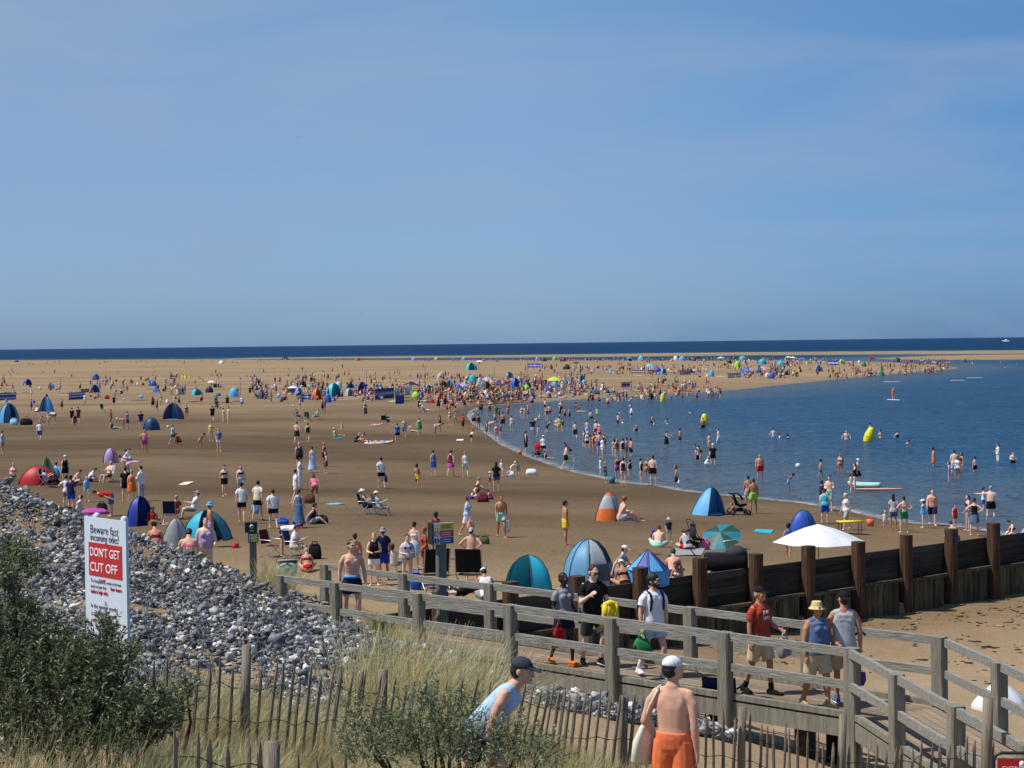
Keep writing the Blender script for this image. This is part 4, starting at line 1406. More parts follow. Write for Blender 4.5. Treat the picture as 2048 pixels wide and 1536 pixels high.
def body_bm(pn, bt, hi=False):
    J, B = skeleton(pn, bt), BT[bt]
    b = MB()
    lat = J['R'] @ V3(1, 0, 0)
    lm = B['limb']
    b.tube([J['hipc'], J['root'] + J['R'] @ V3(0, 0, .04), J['waist'], J['chest'], J['upper'], J['neck']], [(B['hp'][0] * .92, B['hp'][1] * .92), B['hp'], B['wa'], B['ch'], (B['ch'][0] * .92, B['ch'][1] * .82), (.075, .062)], seg=16, lat=lat, power=2.4)
    b.tube([J['neck'] + J['R'] @ V3(0, 0, -.03), J['neck2'] + J['R'] @ V3(0, 0, .04)], [.062 * (.5 + lm / 2), .054 * (.5 + lm / 2)], seg=10)
    hs = B['head']
    HR, hc = J['HR'], J['head']
    if bt == 'c':
        hc = hc + J['R'] @ V3(0, 0, .025)
    b.ball(hc + HR @ V3(0, .012, .022 * hs), (.076 * hs, .096 * hs, .098 * hs), HR, 14, 10)
    b.ball(hc + HR @ V3(0, -.032 * hs, -.045 * hs), (.056 * hs, .062 * hs, .068 * hs), HR, 12, 8)
    if hi:
        b.tube([hc + HR @ V3(0, -.088, .012), hc + HR @ V3(0, -.112, -.028)], [.010, .016], seg=8)
        b.ball(hc + HR @ V3(0, -.082, -.088), (.024, .02, .018), HR, 8, 6)
        b.ball(hc + HR @ V3(0, -.092, -.062), (.026, .012, .008), HR, 8, 6)
        b.ball(hc + HR @ V3(0, -.078, .030), (.052, .022, .014), HR, 10, 6)
        if bt == 'm':
            for s in (1, -1):
                b.ball(J['chest'] + J['R'] @ V3(s * .078, .072, .03), (.056, .032, .08), J['R'], 10, 6)
                b.ball(J['chest'] + J['R'] @ V3(s * .072, -.080, .05), (.070, .030, .052), J['R'], 10, 6)
                b.ball(J['waist'] + J['R'] @ V3(s * .045, .074, -.02), (.036, .03, .12), J['R'], 10, 6)
        for s in (1, -1):
            b.ball(hc + HR @ V3(s * .077, .018, -.01), (.010, .022, .034), HR, 8, 6)
            b.ball(hc + HR @ V3(s * .042, -.062, -.022), (.024, .022, .024), HR, 8, 6)
    else:
        b.ball(hc + HR @ V3(0, -.094 * hs, -.018), (.014, .02, .022), HR, 8, 5)
    if bt in 'f':
        for s in (1, -1):
            b.ball(J['chest'] + J['R'] @ V3(s * .068, -.095, .02), (.06, .055, .06), J['R'], 10, 6)
    if bt == 'h':
        b.ball(J['waist'] + J['R'] @ V3(0, -.05, .03), (.155, .135, .15), J['R'], 12, 8)
        for s in (1, -1):
            b.ball(J['chest'] + J['R'] @ V3(s * .08, -.12, .02), (.075, .06, .07), J['R'], 10, 6)
    for k in 'LR':
        s = 1 if k == 'L' else -1
        b.tube([J['neck'] + J['R'] @ V3(s * .03, 0, -.03), J['sh' + k] + J['R'] @ V3(-s * .03, 0, .004)], [.054 * lm, .048 * lm], seg=10)
        b.tube([J['sh' + k] + J['R'] @ V3(-s * .035, 0, -.012), J['sh' + k].lerp(J['el' + k], .3), J['el' + k]], [.056 * lm, .051 * lm, .040 * lm], seg=10)
        f = J['hd' + k]
        b.tube([J['el' + k], J['el' + k].lerp(J['wr' + k], .3), J['wr' + k]], [.041 * lm, .041 * lm, .026 * lm], seg=10)
        # hand: palm, thumb, five separate fingers on the close figures
        side = f.cross(V3(0, 0, 1) if abs(f.z) < .9 else V3(0, 1, 0)).normalized()
        pl_n = V3(s, 0, 0) - f * f.x * s
        pl_n = (J['R'] @ V3(1, 0, 0) * s)
        pl_n = (pl_n - f * pl_n.dot(f)).normalized()     # back of the hand faces outwards
        wdir = f.cross(pl_n).normalized()                # across the palm
        if wdir.y > 0:
            wdir = -wdir                                 # thumb side forwards
        w0 = J['wr' + k]
        b.tube([w0, w0 + f * .05, w0 + f * .085], [(.026, .018), (.040, .016), (.038, .014)], seg=8, lat=wdir)
        if hi:
            for q, (o, ln, cu) in enumerate(((.030, .068, .25), (.010, .078, .32), (-.011, .072, .42), (-.031, .056, .5))):
                p0 = w0 + f * .082 + wdir * o
                d1 = (f - pl_n * cu * .5 + wdir * o * 2.4).normalized()
                d2 = (f - pl_n * (cu + .35)).normalized()
                d3 = (f - pl_n * (cu + .95)).normalized()
                p1 = p0 + d1 * ln * .45
                p2 = p1 + d2 * ln * .32
                b.tube([p0 - f * .012, p1, p2, p2 + d3 * ln * .25], [.0095, .0088, .008, .007], seg=7)
            p0 = w0 + f * .025 + wdir * .026
            p1 = p0 + (f * .7 + wdir * .75 - pl_n * .3).normalized() * .036
            b.tube([p0, p1, p1 + (f * .95 + wdir * .25 - pl_n * .4).normalized() * .032], [.0135, .011, .0085], seg=7)
        else:
            b.tube([w0 + f * .08, w0 + f * .15 - pl_n * .02], [(.036, .013), (.022, .010)], seg=8, lat=wdir)
            b.tube([w0 + f * .03 + wdir * .02, w0 + f * .08 + wdir * .05], [.012, .009], seg=6)
        hp, kn, an = J['hp' + k], J['kn' + k], J['an' + k]
        th = (kn - hp).normalized()
        b.tube([hp - th * .03, hp.lerp(kn, .25), hp.lerp(kn, .7), kn], [.088 * lm, .086 * lm, .064 * lm, .054 * lm], seg=12)
        sn = (an - kn).normalized()
        back = V3(0, 1, 0) - sn * sn.y
        b.tube([kn, kn.lerp(an, .28) + back * .012, kn.lerp(an, .65), an], [.053 * lm, .056 * lm, .042 * lm, .033 * lm], seg=12)
        ft = J['ft' + k]
        b.tube([an - ft * .035 + sn * .035, an + ft * .05 + sn * .045, an + ft * .13 + sn * .058, an + ft * .165 + sn * .062], [(.032, .032), (.040, .030), (.042, .020), (.036, .014)], seg=10, lat=ft.cross(sn).normalized())
    return b

def inset(B, e):
    return tuple(x + e for x in B)

def garment_bm(kind, pn, bt):
    """closed shells a little outside the body"""
    J, B = skeleton(pn, bt), BT[bt]
    R_ = J['R']
    lat = R_ @ V3(1, 0, 0)
    b = MB()
    lm = B['limb']
    T = lambda z, y=0: J['root'] + R_ @ V3(0, y, z)
    hp, wa, ch = B['hp'], B['wa'], B['ch']
    e = .012
    def torso(z0, top=True, ease=.016, flare=.012):
        zs = [z for z in (z0, .04, .14, .33, .45) if z >= z0]
        rr_ = {.04: hp, .14: wa, .33: ch, .45: (ch[0] * .92, ch[1] * .82)}
        pts, rd = [], []
        for z in zs:
            r = rr_.get(z) or (hp if z < .04 else wa)
            x = ease + (flare if z <= .14 else 0)
            pts.append(T(z, -.005 if z == .33 else 0))
            rd.append((r[0] + x, r[1] + x))
        if top:
            pts.append(T(.50, .01))
            rd.append((.088, .070))
        b.tube(pts, rd, seg=18, lat=lat, power=2.4, cap='flat')
        if bt == 'm':
            for s in (1, -1):
                b.ball(J['chest'] + R_ @ V3(s * .078, .072, .03), (.074, .048, .095), R_, 10, 6)
                b.ball(J['chest'] + R_ @ V3(s * .072, -.080, .05), (.088, .047, .07), R_, 10, 6)
                b.ball(J['waist'] + R_ @ V3(s * .045, .074, -.02), (.05, .046, .13), R_, 10, 6)
        if bt in 'fh':
            s0 = .068 if bt == 'f' else .08
            for s in (1, -1):
                b.ball(J['chest'] + R_ @ V3(s * s0, -.095 if bt == 'f' else -.12, .02), (.075, .062, .07), R_, 10, 6)
        if bt == 'h':
            b.ball(J['waist'] + R_ @ V3(0, -.05, .03), (.172, .152, .165), R_, 12, 8)
    def sleeves(t, ease=.018):
        for k in 'LR':
            s = 1 if k == 'L' else -1
            pts = [J['sh' + k] + R_ @ V3(-s * .04, 0, -.005), J['sh' + k].lerp(J['el' + k], .25), J['sh' + k].lerp(J['el' + k], min(1, t))]
            rd = [.056 * lm + ease * .4, .055 * lm + ease * .8, .047 * lm + ease + .010]
            if t > 1:
                pts.append(J['el' + k].lerp(J['wr' + k], t - 1))
                rd[-1] = .043 * lm + ease
                rd.append(.03 * lm + ease)
            b.tube(pts, rd, seg=12, cap='flat')
    def legs(t, ease=.016, flare=.014, taper=False):
        for k in 'LR':
            h0, kn, an = J['hp' + k], J['kn' + k], J['an' + k]
            th = (kn - h0).normalized()
            pts = [h0 - th * .04, h0.lerp(kn, .3)]
            rd = [.092 * lm + ease, .088 * lm + ease + flare * .4]
            if t <= 1:
                pts.append(h0.lerp(kn, t))
                rd.append((.088 - .028 * t) * lm + ease + flare)
            else:
                pts += [kn, kn.lerp(an, t - 1)]
                rd += [.06 * lm + ease + flare * .6, (.045) * lm + ease + flare]
            b.tube(pts, rd, seg=12, cap='flat')
    def pelvis(z1=.10, ease=.012):
        b.tube([J['hipc'] + V3(0, 0, -.075), J['hipc'], T(.04), T(z1)], [(hp[0] * .7 + ease, hp[1] * .75 + ease), (hp[0] * .95 + ease, hp[1] * .95 + ease), inset(hp, ease), inset(tuple((a + c) / 2 for a, c in zip(hp, wa)), ease)], seg=18, lat=lat, power=2.4, cap='flat')
    if kind == 'tee':
        torso(-.06); sleeves(.62)
        for s in (1, -1):
            b.tube([J['neck'] + R_ @ V3(s * .04, 0, -.03), J['sh' + ('L' if s > 0 else 'R')] + R_ @ V3(-s * .03, 0, .004)], [.062 * lm, .058 * lm], seg=10, cap='flat')
    elif kind == 'vest':
        torso(-.06)
        for s in (1, -1):
            b.tube([J['neck'] + R_ @ V3(s * .04, 0, -.03), J['sh' + ('L' if s > 0 else 'R')] + R_ @ V3(-s * .04, 0, .006)], [.062 * lm, .060 * lm], seg=10, cap='flat')
    elif kind == 'long':
        torso(-.12, ease=.022); sleeves(1.85)
    elif kind == 'bra':
        b.tube([T(.26), T(.34, -.005), T(.37)], [inset(ch, .004), inset(ch, .008), inset(ch, .002)], seg=18, lat=lat, power=2.4, cap='flat')
        for s in (1, -1):
            b.ball(J['chest'] + R_ @ V3(s * .068, -.098, .02), (.068, .06, .064), R_, 10, 6)
            b.tube([T(.36) + R_ @ V3(s * .08, -.10, 0), T(.51) + R_ @ V3(s * .07, .0, 0), T(.36) + R_ @ V3(s * .08, .10, 0)], [.012, .014, .012], seg=6, cap='flat')
    elif kind == 'swim':
        torso(.0, top=False, ease=.007, flare=.003)
        b.tube([J['hipc'] + V3(0, 0, -.035), J['hipc'] + V3(0, 0, .03), T(.06)], [(.07, .10), (hp[0] * .96, hp[1] + .006), inset(hp, .008)], seg=18, lat=lat, cap='flat')
        for s in (1, -1):
            b.tube([T(.42) + R_ @ V3(s * .08, -.09, 0), T(.515) + R_ @ V3(s * .075, .0, 0), T(.42) + R_ @ V3(s * .08, .09, 0)], [.018, .018, .018], seg=6, cap='flat')
    elif kind in ('dress', 'maxi'):
        torso(.04, top=False)
        for s in (1, -1):
            b.tube([T(.42) + R_ @ V3(s * .085, -.085, 0), T(.515) + R_ @ V3(s * .08, .0, 0), T(.42) + R_ @ V3(s * .085, .085, 0)], [.022, .018, .022], seg=6, cap='flat')
        t = .75 if kind == 'dress' else 1.8
        kL = J['hpL'].lerp(J['knL'], t) if t <= 1 else J['knL'].lerp(J['anL'], t - 1)
        kR = J['hpR'].lerp(J['knR'], t) if t <= 1 else J['knR'].lerp(J['anR'], t - 1)
        md = (kL + kR) / 2
        sp = (kL - kR).length / 2
        b.tube([T(.1), T(0), J['root'].lerp(md, .5), md], [inset(wa, .02), inset(hp, .03), (hp[0] + .06, hp[1] + .06), (max(hp[0] + .08, sp + .09), max(hp[1] + .09, sp * .7 + .09))], seg=18, lat=V3(1, 0, 0), cap='flat')
    elif kind == 'skirt':
        kL, kR = J['hpL'].lerp(J['knL'], .7), J['hpR'].lerp(J['knR'], .7)
        md = (kL + kR) / 2
        b.tube([T(.10), T(0), md], [inset(wa, .022), inset(hp, .025), (hp[0] + .07, hp[1] + .09)], seg=18, lat=V3(1, 0, 0), cap='flat')
    elif kind == 'brief':
        b.tube([J['hipc'] + V3(0, 0, -.035), J['hipc'] + V3(0, 0, .03), T(.07)], [(.07, .10), (hp[0] * .97, hp[1] + .008), inset(hp, .008)], seg=18, lat=lat, cap='flat')
    elif kind == 'shorts':
        pelvis(); legs(.55, flare=.020)
    elif kind == 'knee':
        pelvis(); legs(.86, ease=.018, flare=.022)
    elif kind == 'trousers':
        pelvis(); legs(1.88, ease=.014, flare=.010)
    elif kind == 'wrap':       # towel round the shoulders
        b.tube([T(.0), T(.2), T(.38), T(.50, .02)], [(hp[0] + .10, hp[1] + .07), (.24, .16), (.235, .15), (.11, .09)], seg=18, lat=lat, cap='flat')
    return b

def hair_bm(kind, pn, bt):
    J, B = skeleton(pn, bt), BT[bt]
    HR, hc, hs = J['HR'], J['head'], B['head']
    if bt == 'c':
        hc = hc + J['R'] @ V3(0, 0, .025)
    b = MB()
    o = lambda x, y, z: hc + HR @ V3(x * hs, y * hs, z * hs)
    if kind == 'under':
        b.ball(o(0, .048, -.012), (.078 * hs, .070 * hs, .078 * hs), HR, 12, 8)
        b.ball(o(0, .03, .03), (.082 * hs, .09 * hs, .05 * hs), HR, 12, 8)
    if kind in ('short', 'long', 'bun', 'pony', 'curly'):
        q = 1.0 if kind != 'curly' else 1.14
        b.ball(o(0, .026, .042), (.082 * hs * q, .096 * hs * q, .086 * hs * q), HR, 14, 10)
        b.ball(o(0, .05, -.012), (.076 * hs, .068 * hs, .075 * hs), HR, 12, 8)
    if kind == 'long':
        b.tube([o(0, .05, .03), o(0, .088, -.08), o(0, .10, -.20), o(0, .092, -.30)], [(.08, .05), (.088, .042), (.085, .032), (.05, .018)], seg=12, lat=HR @ V3(1, 0, 0))
    if kind == 'bun':
        b.ball(o(0, .09, .10), .042 * hs, HR, 10, 8)
    if kind == 'pony':
        b.tube([o(0, .10, .03), o(0, .14, -.05), o(0, .125, -.2)], [.028, .032, .012], seg=8)
    if kind == 'cap':
        b.ball(o(0, .018, .045), (.088 * hs, .104 * hs, .082 * hs), HR, 14, 8, zmin=-.15)
        b.tube([o(0, -.06, .045), o(0, -.12, .038), o(0, -.165, .026)], [(.068 * hs, .010), (.066 * hs, .008), (.042 * hs, .006)], seg=12, lat=HR @ V3(1, 0, 0))
    if kind == 'capback':
        b.ball(o(0, .018, .045), (.088 * hs, .104 * hs, .082 * hs), HR, 14, 8, zmin=-.15)
        b.tube([o(0, .10, .040), o(0, .15, .01), o(0, .175, -.01)], [(.066 * hs, .010), (.064 * hs, .008), (.04 * hs, .006)], seg=12, lat=HR @ V3(1, 0, 0))
    if kind == 'hat':
        b.ball(o(0, .015, .045), (.09 * hs, .10 * hs, .088 * hs), HR, 14, 8, zmin=-.1)
        b.tube([o(0, .015, .046), o(0, .015, .030)], [(.165 * hs, .175 * hs), (.18 * hs, .19 * hs)], seg=20, lat=HR @ V3(1, 0, 0), cap='flat')
    if kind == 'bucket':
        b.tube([o(0, .015, -.005), o(0, .015, .04), o(0, .015, .125)], [(.145 * hs, .155 * hs), (.094 * hs, .104 * hs), (.074 * hs, .084 * hs)], seg=18, lat=HR @ V3(1, 0, 0), cap='flat')
    return b

PROTO, _pend = {}, []
def proto(key, voxel, smooth=3):
    """key: (what, pose, bodytype[, hi]); meshes are remeshed in one batch by bake()"""
    if key in PROTO:
        return
    PROTO[key] = None
    w_ = key[0]
    b = body_bm(key[1], key[2], voxel < .015) if w_ == 'body' else (garment_bm(w_[2:], key[1], key[2]) if w_[:2] == 'g_' else hair_bm(w_[2:], key[1], key[2]))
    o = bpy.data.objects.new('tmp', b.mesh('tmp'))
    COL.objects.link(o)
    m = o.modifiers.new('r', 'REMESH')
    m.mode = 'VOXEL'
    m.voxel_size = voxel
    m.use_smooth_shade = True
    s = o.modifiers.new('s', 'SMOOTH')
    s.iterations = smooth
    s.factor = .5
    _pend.append((key, o))

def bake():
    bpy.context.view_layer.update()
    dg = bpy.context.evaluated_depsgraph_get()
    for key, o in _pend:
        me = bpy.data.meshes.new_from_object(o.evaluated_get(dg))
        me.name = key[0]
        me.polygons.foreach_set('use_smooth', [True] * len(me.polygons))
        PROTO[key] = me
    for key, o in _pend:
        me = o.data
        bpy.data.objects.remove(o)
        bpy.data.meshes.remove(me)
    _pend.clear()

GARM = dict(T='tee', V='vest', L='long', B='bra', S='swim', D='dress', M='maxi', W='wrap', sh='shorts', kn='knee', br='brief', sk='skirt', tr='trousers')
GWORD = dict(T='{} t-shirt', V='{} vest', L='{} long-sleeved shirt', B='{} bikini top', S='{} swimsuit', D='{} dress', M='long {} dress', W='{} towel wrap', sh='{} shorts', kn='{} knee-length shorts', br='{} swim briefs', sk='{} skirt', tr='{} trousers')
CWORD = dict(paleblue='pale blue', skyblue='sky blue', darkgreen='dark green', darkblue='dark blue', royal='royal blue', lime='lime green')
HATW = dict(cap='{} cap', capback='backwards {} cap', hat='{} sun hat', bucket='{} bucket hat')
HWORD = dict(k='black', b='brown', y='blond', g='grey', r='ginger')
def facing(fc):
    return {'F': 0.0, 'B': 180.0, 'L': -90.0, 'R': 90.0}.get(fc, None) if not fc.lstrip('-').isdigit() else float(fc)

def place_object(o, me, m, parent):
    if not me.materials:
        me.materials.append(m)
    o.material_slots[0].link = 'OBJECT'
    o.material_slots[0].material = m
    if parent is not None:
        o.parent = parent
# ------------------------------------------------------------------ tents, parasols and beach gear
LAND = []       # (phrase, px, py) used to say where people are
FRAME = mat('tent_pole', lin((70, 74, 80)), .5, .1, 5)
ALU = mat('alu_tube', lin((176, 178, 180)), .35, .08, 5, metal=.6)
INSIDE = mat('tent_inside', lin((60, 70, 84)), .8, .1, 4)
MESHW = mat('tent_window', lin((70, 78, 84)), .4, .2, 6, spec=.5)
WOODP = mat('pole_wood', lin((132, 110, 82)), .8, .2, 6)

def base(px, py, d=None, z=None):
    if d is not None:
        p = at_d(px, py, d)
        return p
    return ground(px, py)

def surf(b, rings, gore_mi, gores, az0, az1, sub=3, sag=.10, apex=None):
    """rings: list of (rx, ry, z, dx, dy); gores between az0..az1; panels a bit flat between the poles"""
    n = gores * sub
    V, Fc, M = [], [], []
    for (rx, ry, z, dx, dy) in rings:
        for k in range(n + 1):
            a = az0 + (az1 - az0) * k / n
            fr = (k % sub) / sub
            q = 1 - sag * math.sin(math.pi * fr)
            V.append((dx + rx * q * math.cos(a), dy + ry * q * math.sin(a), z))
    m = n + 1
    for i in range(len(rings) - 1):
        for k in range(n):
            f = (i * m + k, i * m + k + 1, (i + 1) * m + k + 1, (i + 1) * m + k)
            b.add([V[j] for j in f], [(0, 1, 2, 3)], gore_mi(k // sub, i))
    return V, m

def weld(o):
    import bmesh
    bm = bmesh.new()
    bm.from_mesh(o.data)
    bmesh.ops.remove_doubles(bm, verts=bm.verts, dist=1e-4)
    bm.to_mesh(o.data)
    bm.free()

PROFILES = dict(dome=[(1, 0), (.97, .25), (.86, .52), (.66, .76), (.38, .93), (.12, .995), (.01, 1)], teepee=[(1, 0), (.9, .22), (.76, .45), (.58, .68), (.36, .88), (.15, .98), (.02, 1)],
                pyr=[(1, 0), (.75, .27), (.5, .52), (.25, .77), (.02, 1)], low=[(1, 0), (.93, .3), (.75, .6), (.45, .86), (.15, .98), (.01, 1)])
def tent(label, px, py, wpx, hpx, cols, prof='dome', open_=None, rot=0, gores=6, short=None, depth=.8, skew=(0, 0), band=None, detail=True, d=None, ribs=True, name='beach_tent', cat='tent', window=None, group=None):
    p = base(px, py, d)
    sc = p.y / F
    W, H = wpx * sc / 2, hpx * sc
    t = thing(name, label, cat, p, rad(rot), group)
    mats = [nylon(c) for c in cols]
    pr = PROFILES[prof]
    rings = [(W * r, W * depth * r, H * z, skew[0] * W * z, skew[1] * W * z) for r, z in pr]
    if open_:
        a0, a1 = rad(-90 + open_ / 2), rad(270 - open_ / 2)
    else:
        a0, a1 = rad(-90), rad(270)
    b = MB()
    gm = (lambda g, i: band[i] if band else g % len(cols))
    V, m = surf(b, rings, gm, gores, a0, a1)
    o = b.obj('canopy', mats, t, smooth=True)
    weld(o)
    if detail:
        k = m // gores
        for g in range(gores + (1 if open_ else 0)):
            pts = [V[i * m + g * 3] for i in range(len(rings))]
            b = MB()
            b.tube([Vector(q) * 1.006 for q in pts], [max(.010, .0022 * p.y / 8)] * len(pts), seg=5, cap='flat')
            b.obj('pole', FRAME, t)
        b = MB()
        b.ball((0, 0, .0), (W * .97, W * depth * .97, .02), None, 16, 4)
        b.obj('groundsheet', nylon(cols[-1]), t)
    if window:
        b = MB()
        a_c, a_w, z0, z1 = window
        def at(a, z):
            rs = np.interp(z, [q[1] for q in pr], [q[0] for q in pr])
            return (1.012 * W * rs * math.cos(a) + skew[0] * W * z, 1.012 * W * depth * rs * math.sin(a) + skew[1] * W * z, H * z)
        b.sheet([[at(rad(a_c - a_w + 2 * a_w * i / 10), z0 + (z1 - z0) * j / 3) for i in range(11)] for j in range(4)])
        b.obj('window', MESHW, t)
    LAND.append((short or ' '.join(label.split()[:4]), px, py))
    return t

def parasol(label, px, py, wpx, hpx, cols, tilt=(0, 0), rise=.28, short=None, d=None, gores=8, apex_py=None, scallop=0.0, group=None):
    """px,py: foot of the pole; hpx: height of the tip above it"""
    p = base(px, py, d)
    sc = p.y / F
    W, H = wpx * sc / 2, hpx * sc
    t = thing('parasol', label, 'parasol', p, 0, group)
    R0 = Matrix.Rotation(rad(tilt[0]), 3, 'Y') @ Matrix.Rotation(rad(tilt[1]), 3, 'X')
    b = MB()
    ht = W * rise * 2
    rings = [(W, W, -ht - scallop * W, 0, 0), (W * .99, W * .99, -ht, 0, 0), (W * .7, W * .7, -ht * .62, 0, 0), (W * .36, W * .36, -ht * .26, 0, 0), (W * .02, W * .02, 0, 0, 0)]
    if not scallop:
        rings = rings[1:]
    surf(b, rings, lambda g, i: g % len(cols), gores, 0, 2 * math.pi, sag=.09)
    b.v = [tuple(R0 @ Vector(q) + Vector((0, 0, H))) for q in b.v]
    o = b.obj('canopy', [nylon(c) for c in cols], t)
    weld(o)
    b = MB()
    foot = Vector((0, 0, -.15)) if abs(tilt[0]) + abs(tilt[1]) < 25 else R0 @ Vector((0, 0, -H * 1.1)) + Vector((0, 0, H))
    b.tube([foot, Vector((0, 0, H))], [max(.018, .0018 * p.y / 8)] * 2, seg=8)
    b.obj('pole', WOODP, t)
    for g in range(gores):
        a = 2 * math.pi * g / gores
        if p.y < 70:
            b = MB()
            b.tube([R0 @ Vector((math.cos(a) * W * .98, math.sin(a) * W * .98, -ht * 1.01)) + Vector((0, 0, H)), R0 @ Vector((0, 0, -.02)) + Vector((0, 0, H))], [.006] * 2, seg=5)
            b.obj('rib', FRAME, t)
    LAND.append((short or ' '.join(label.split()[:4]), px, py))
    return t

def stripes(name, cols):
    key = 'stripe_' + '_'.join(cols) + name
    if key in MATS:
        return MATS[key]
    m, nt, b, N, L = node_mat(key)
    tcn = N('ShaderNodeTexCoord')
    sp = N('ShaderNodeSeparateXYZ')
    L(tcn.outputs['UV' if False else 'Object'], sp.inputs[0])
    r = N('ShaderNodeValToRGB')
    r.color_ramp.interpolation = 'CONSTANT'
    while len(r.color_ramp.elements) < len(cols):
        r.color_ramp.elements.new(.5)
    for i, (e, c) in enumerate(zip(r.color_ramp.elements, cols)):
        e.position = i / len(cols)
        e.color = lin(CLR[c]) + (1,)
    L(ramp(N, L, sp.outputs['Z'], 0.0, 1.25), r.inputs[0])
    L(r.outputs[0], b.inputs['Base Color'])
    b.inputs['Roughness'].default_value = .8
    MATS[key] = m
    return m

def windbreak(label, px, py, px2, py2, cols, n=4, hpx=None, short=None, zig=.25):
    a, c = ground(px, py), ground(px2, py2)
    H = (hpx * a.y / F) if hpx else 1.25
    t = thing('windbreak', label, 'windbreak', a)
    dv = c - a
    nrm = Vector((-dv.y, dv.x, 0)).normalized()
    P = [dv * (i / n) + nrm * (zig * (1 if i % 2 else 0)) for i in range(n + 1)]
    b = MB()
    g = []
    for z in np.linspace(.04, 1, 6):
        row = []
        for i in range(n):
            for q in range(4):
                f = q / 4
                row.append(P[i].lerp(P[i + 1], f) + nrm * (.10 * math.sin(math.pi * f)) + Vector((0, 0, H * z - .05 * math.sin(math.pi * f))))
        row.append(P[n] + Vector((0, 0, H * z)))
        g.append(row)
    b.sheet(g)
    o = b.obj('cloth', stripes('wb', cols), t)
    if H != 1.25:
        for v in o.data.vertices:
            v.co.z *= 1.25 / H
        o.scale.z = H / 1.25
    for q in P:
        b = MB()
        b.tube([q + Vector((0, 0, -.2)), q + Vector((0, 0, H * 1.12))], [max(.014, .0012 * a.y / 8)] * 2, seg=6)
        b.obj('pole', WOODP, t)
    LAND.append((short or ' '.join(label.split()[:4]), (px + px2) / 2, max(py, py2)))
    return t

def chair(label, px, py, face, col, back=.55, frame=None, d=None, z=None, tall=False):
    p = base(px, py, d)
    t = thing('folding_chair', label, 'chair', p, rad(face))
    fm = frame or ALU
    def tb(nm, pts, r=.012):
        b = MB(); b.tube(pts, [r] * len(pts), seg=6); b.obj(nm, fm, t)
    for s in (-1, 1):
        tb('leg', [(s * .27, .30, 0), (s * .27, -.22, .42)])
        tb('leg', [(s * .27, -.30, 0), (s * .27, .20, .42), (s * .27, .34, .42 + back)])
        tb('armrest', [(s * .29, .24, .63), (s * .29, -.24, .62)], .018)
        tb('arm_post', [(s * .28, -.22, .42), (s * .29, -.22, .62)])
    tb('crossbar', [(-.27, .30, .01), (.27, .30, .01)])
    tb('crossbar', [(-.27, -.30, .01), (.27, -.30, .01)])
    b = MB()
    b.sheet([[(x, y, .41 - .03 * math.cos(x * 5)) for x in np.linspace(-.26, .26, 7)] for y in np.linspace(-.24, .2, 5)])
    b.obj('seat', cloth(col), t)
    b = MB()
    b.sheet([[(x, .2 + .14 * q + .03 * math.cos(x * 5), .42 + back * q) for x in np.linspace(-.26, .26, 7)] for q in np.linspace(.08, 1, 6)])
    b.obj('backrest', cloth(col), t)
    return t

def wheel(t, c, r, wd=.05):
    b = MB()
    pts = [(c[0], c[1] + r * math.cos(a), c[2] + r * math.sin(a)) for a in np.linspace(0, 2 * math.pi, 17)]
    b.tube(pts, [wd / 2] * 17, seg=6, cap='flat')
    w_ = b.obj('wheel', PLAST_K, t)
    b = MB()
    b.tube([(c[0] - .012, c[1], c[2]), (c[0] + .012, c[1], c[2])], [r * .75] * 2, seg=14, cap='flat')
    b.obj('rim', METAL, w_)

def stroller(label, px, py, face, col, hood=True, tip=0, d=None):
    p = base(px, py, d)
    t = thing('stroller', label, 'stroller', p, rad(face))
    if tip:
        t.rotation_euler = (rad(tip), 0, rad(face))
    for s in (-1, 1):
        for pts in ([(s * .24, -.42, .12), (s * .23, .12, .62), (s * .22, .45, 1.05)], [(s * .24, .40, .14), (s * .23, -.1, .58)]):
            b = MB(); b.tube(pts, [.014] * len(pts), seg=6); b.obj('frame', PLAST_K, t)
        wheel(t, (s * .26, -.42, .11), .10)
        wheel(t, (s * .27, .40, .14), .13)
    b = MB(); b.tube([(-.22, .45, 1.05), (0, .50, 1.09), (.22, .45, 1.05)], [.02] * 3, seg=8); b.obj('handle', PLAST_K, t)
    b = MB()
    b.tube([(0, -.34, .48), (0, -.05, .42), (0, .12, .50), (0, .26, .95)], [(.19, .05), (.2, .07), (.2, .07), (.18, .04)], seg=12, lat=(1, 0, 0))
    b.obj('seat', cloth(col), t)
    if hood:
        b = MB()
        b.sheet([[(x, .22 - .42 * math.sin(a), .70 + .38 * math.cos(a) - .06 * (x / .2) ** 2) for x in np.linspace(-.22, .22, 7)] for a in np.linspace(-.5, 1.5, 8)])
        b.obj('hood', cloth(col), t)
    b = MB(); b.box((0, .05, .24), (.36, .45, .16), ch=.04); b.obj('basket', cloth('black'), t)
    return t

def bag(label, px, py, col, w_=.45, h=.38, dp=.25, face=0, d=None, z=0, name='bag', handles=True, mats=None):
    p = base(px, py, d)
    t = thing(name, label, 'bag', p + Vector((0, 0, z)), rad(face))
    b = MB()
    b.tube([(0, 0, .03), (0, 0, h * .35), (0, 0, h * .8), (0, 0, h)], [(w_ / 2, dp / 2), (w_ * .54, dp * .56), (w_ * .48, dp * .42), (w_ * .42, dp * .16)], seg=14, lat=(1, 0, 0), power=3)
    b.obj('body', cloth(col), t)
    if handles:
        for s in (-1, 1):
            b = MB()
            b.tube([(-w_ * .25, s * dp * .15, h * .9), (-w_ * .18, s * dp * .2, h * 1.25), (w_ * .18, s * dp * .2, h * 1.25), (w_ * .25, s * dp * .15, h * .9)], [.014] * 4, seg=6)
            b.obj('handle', cloth(col), t)
    return t

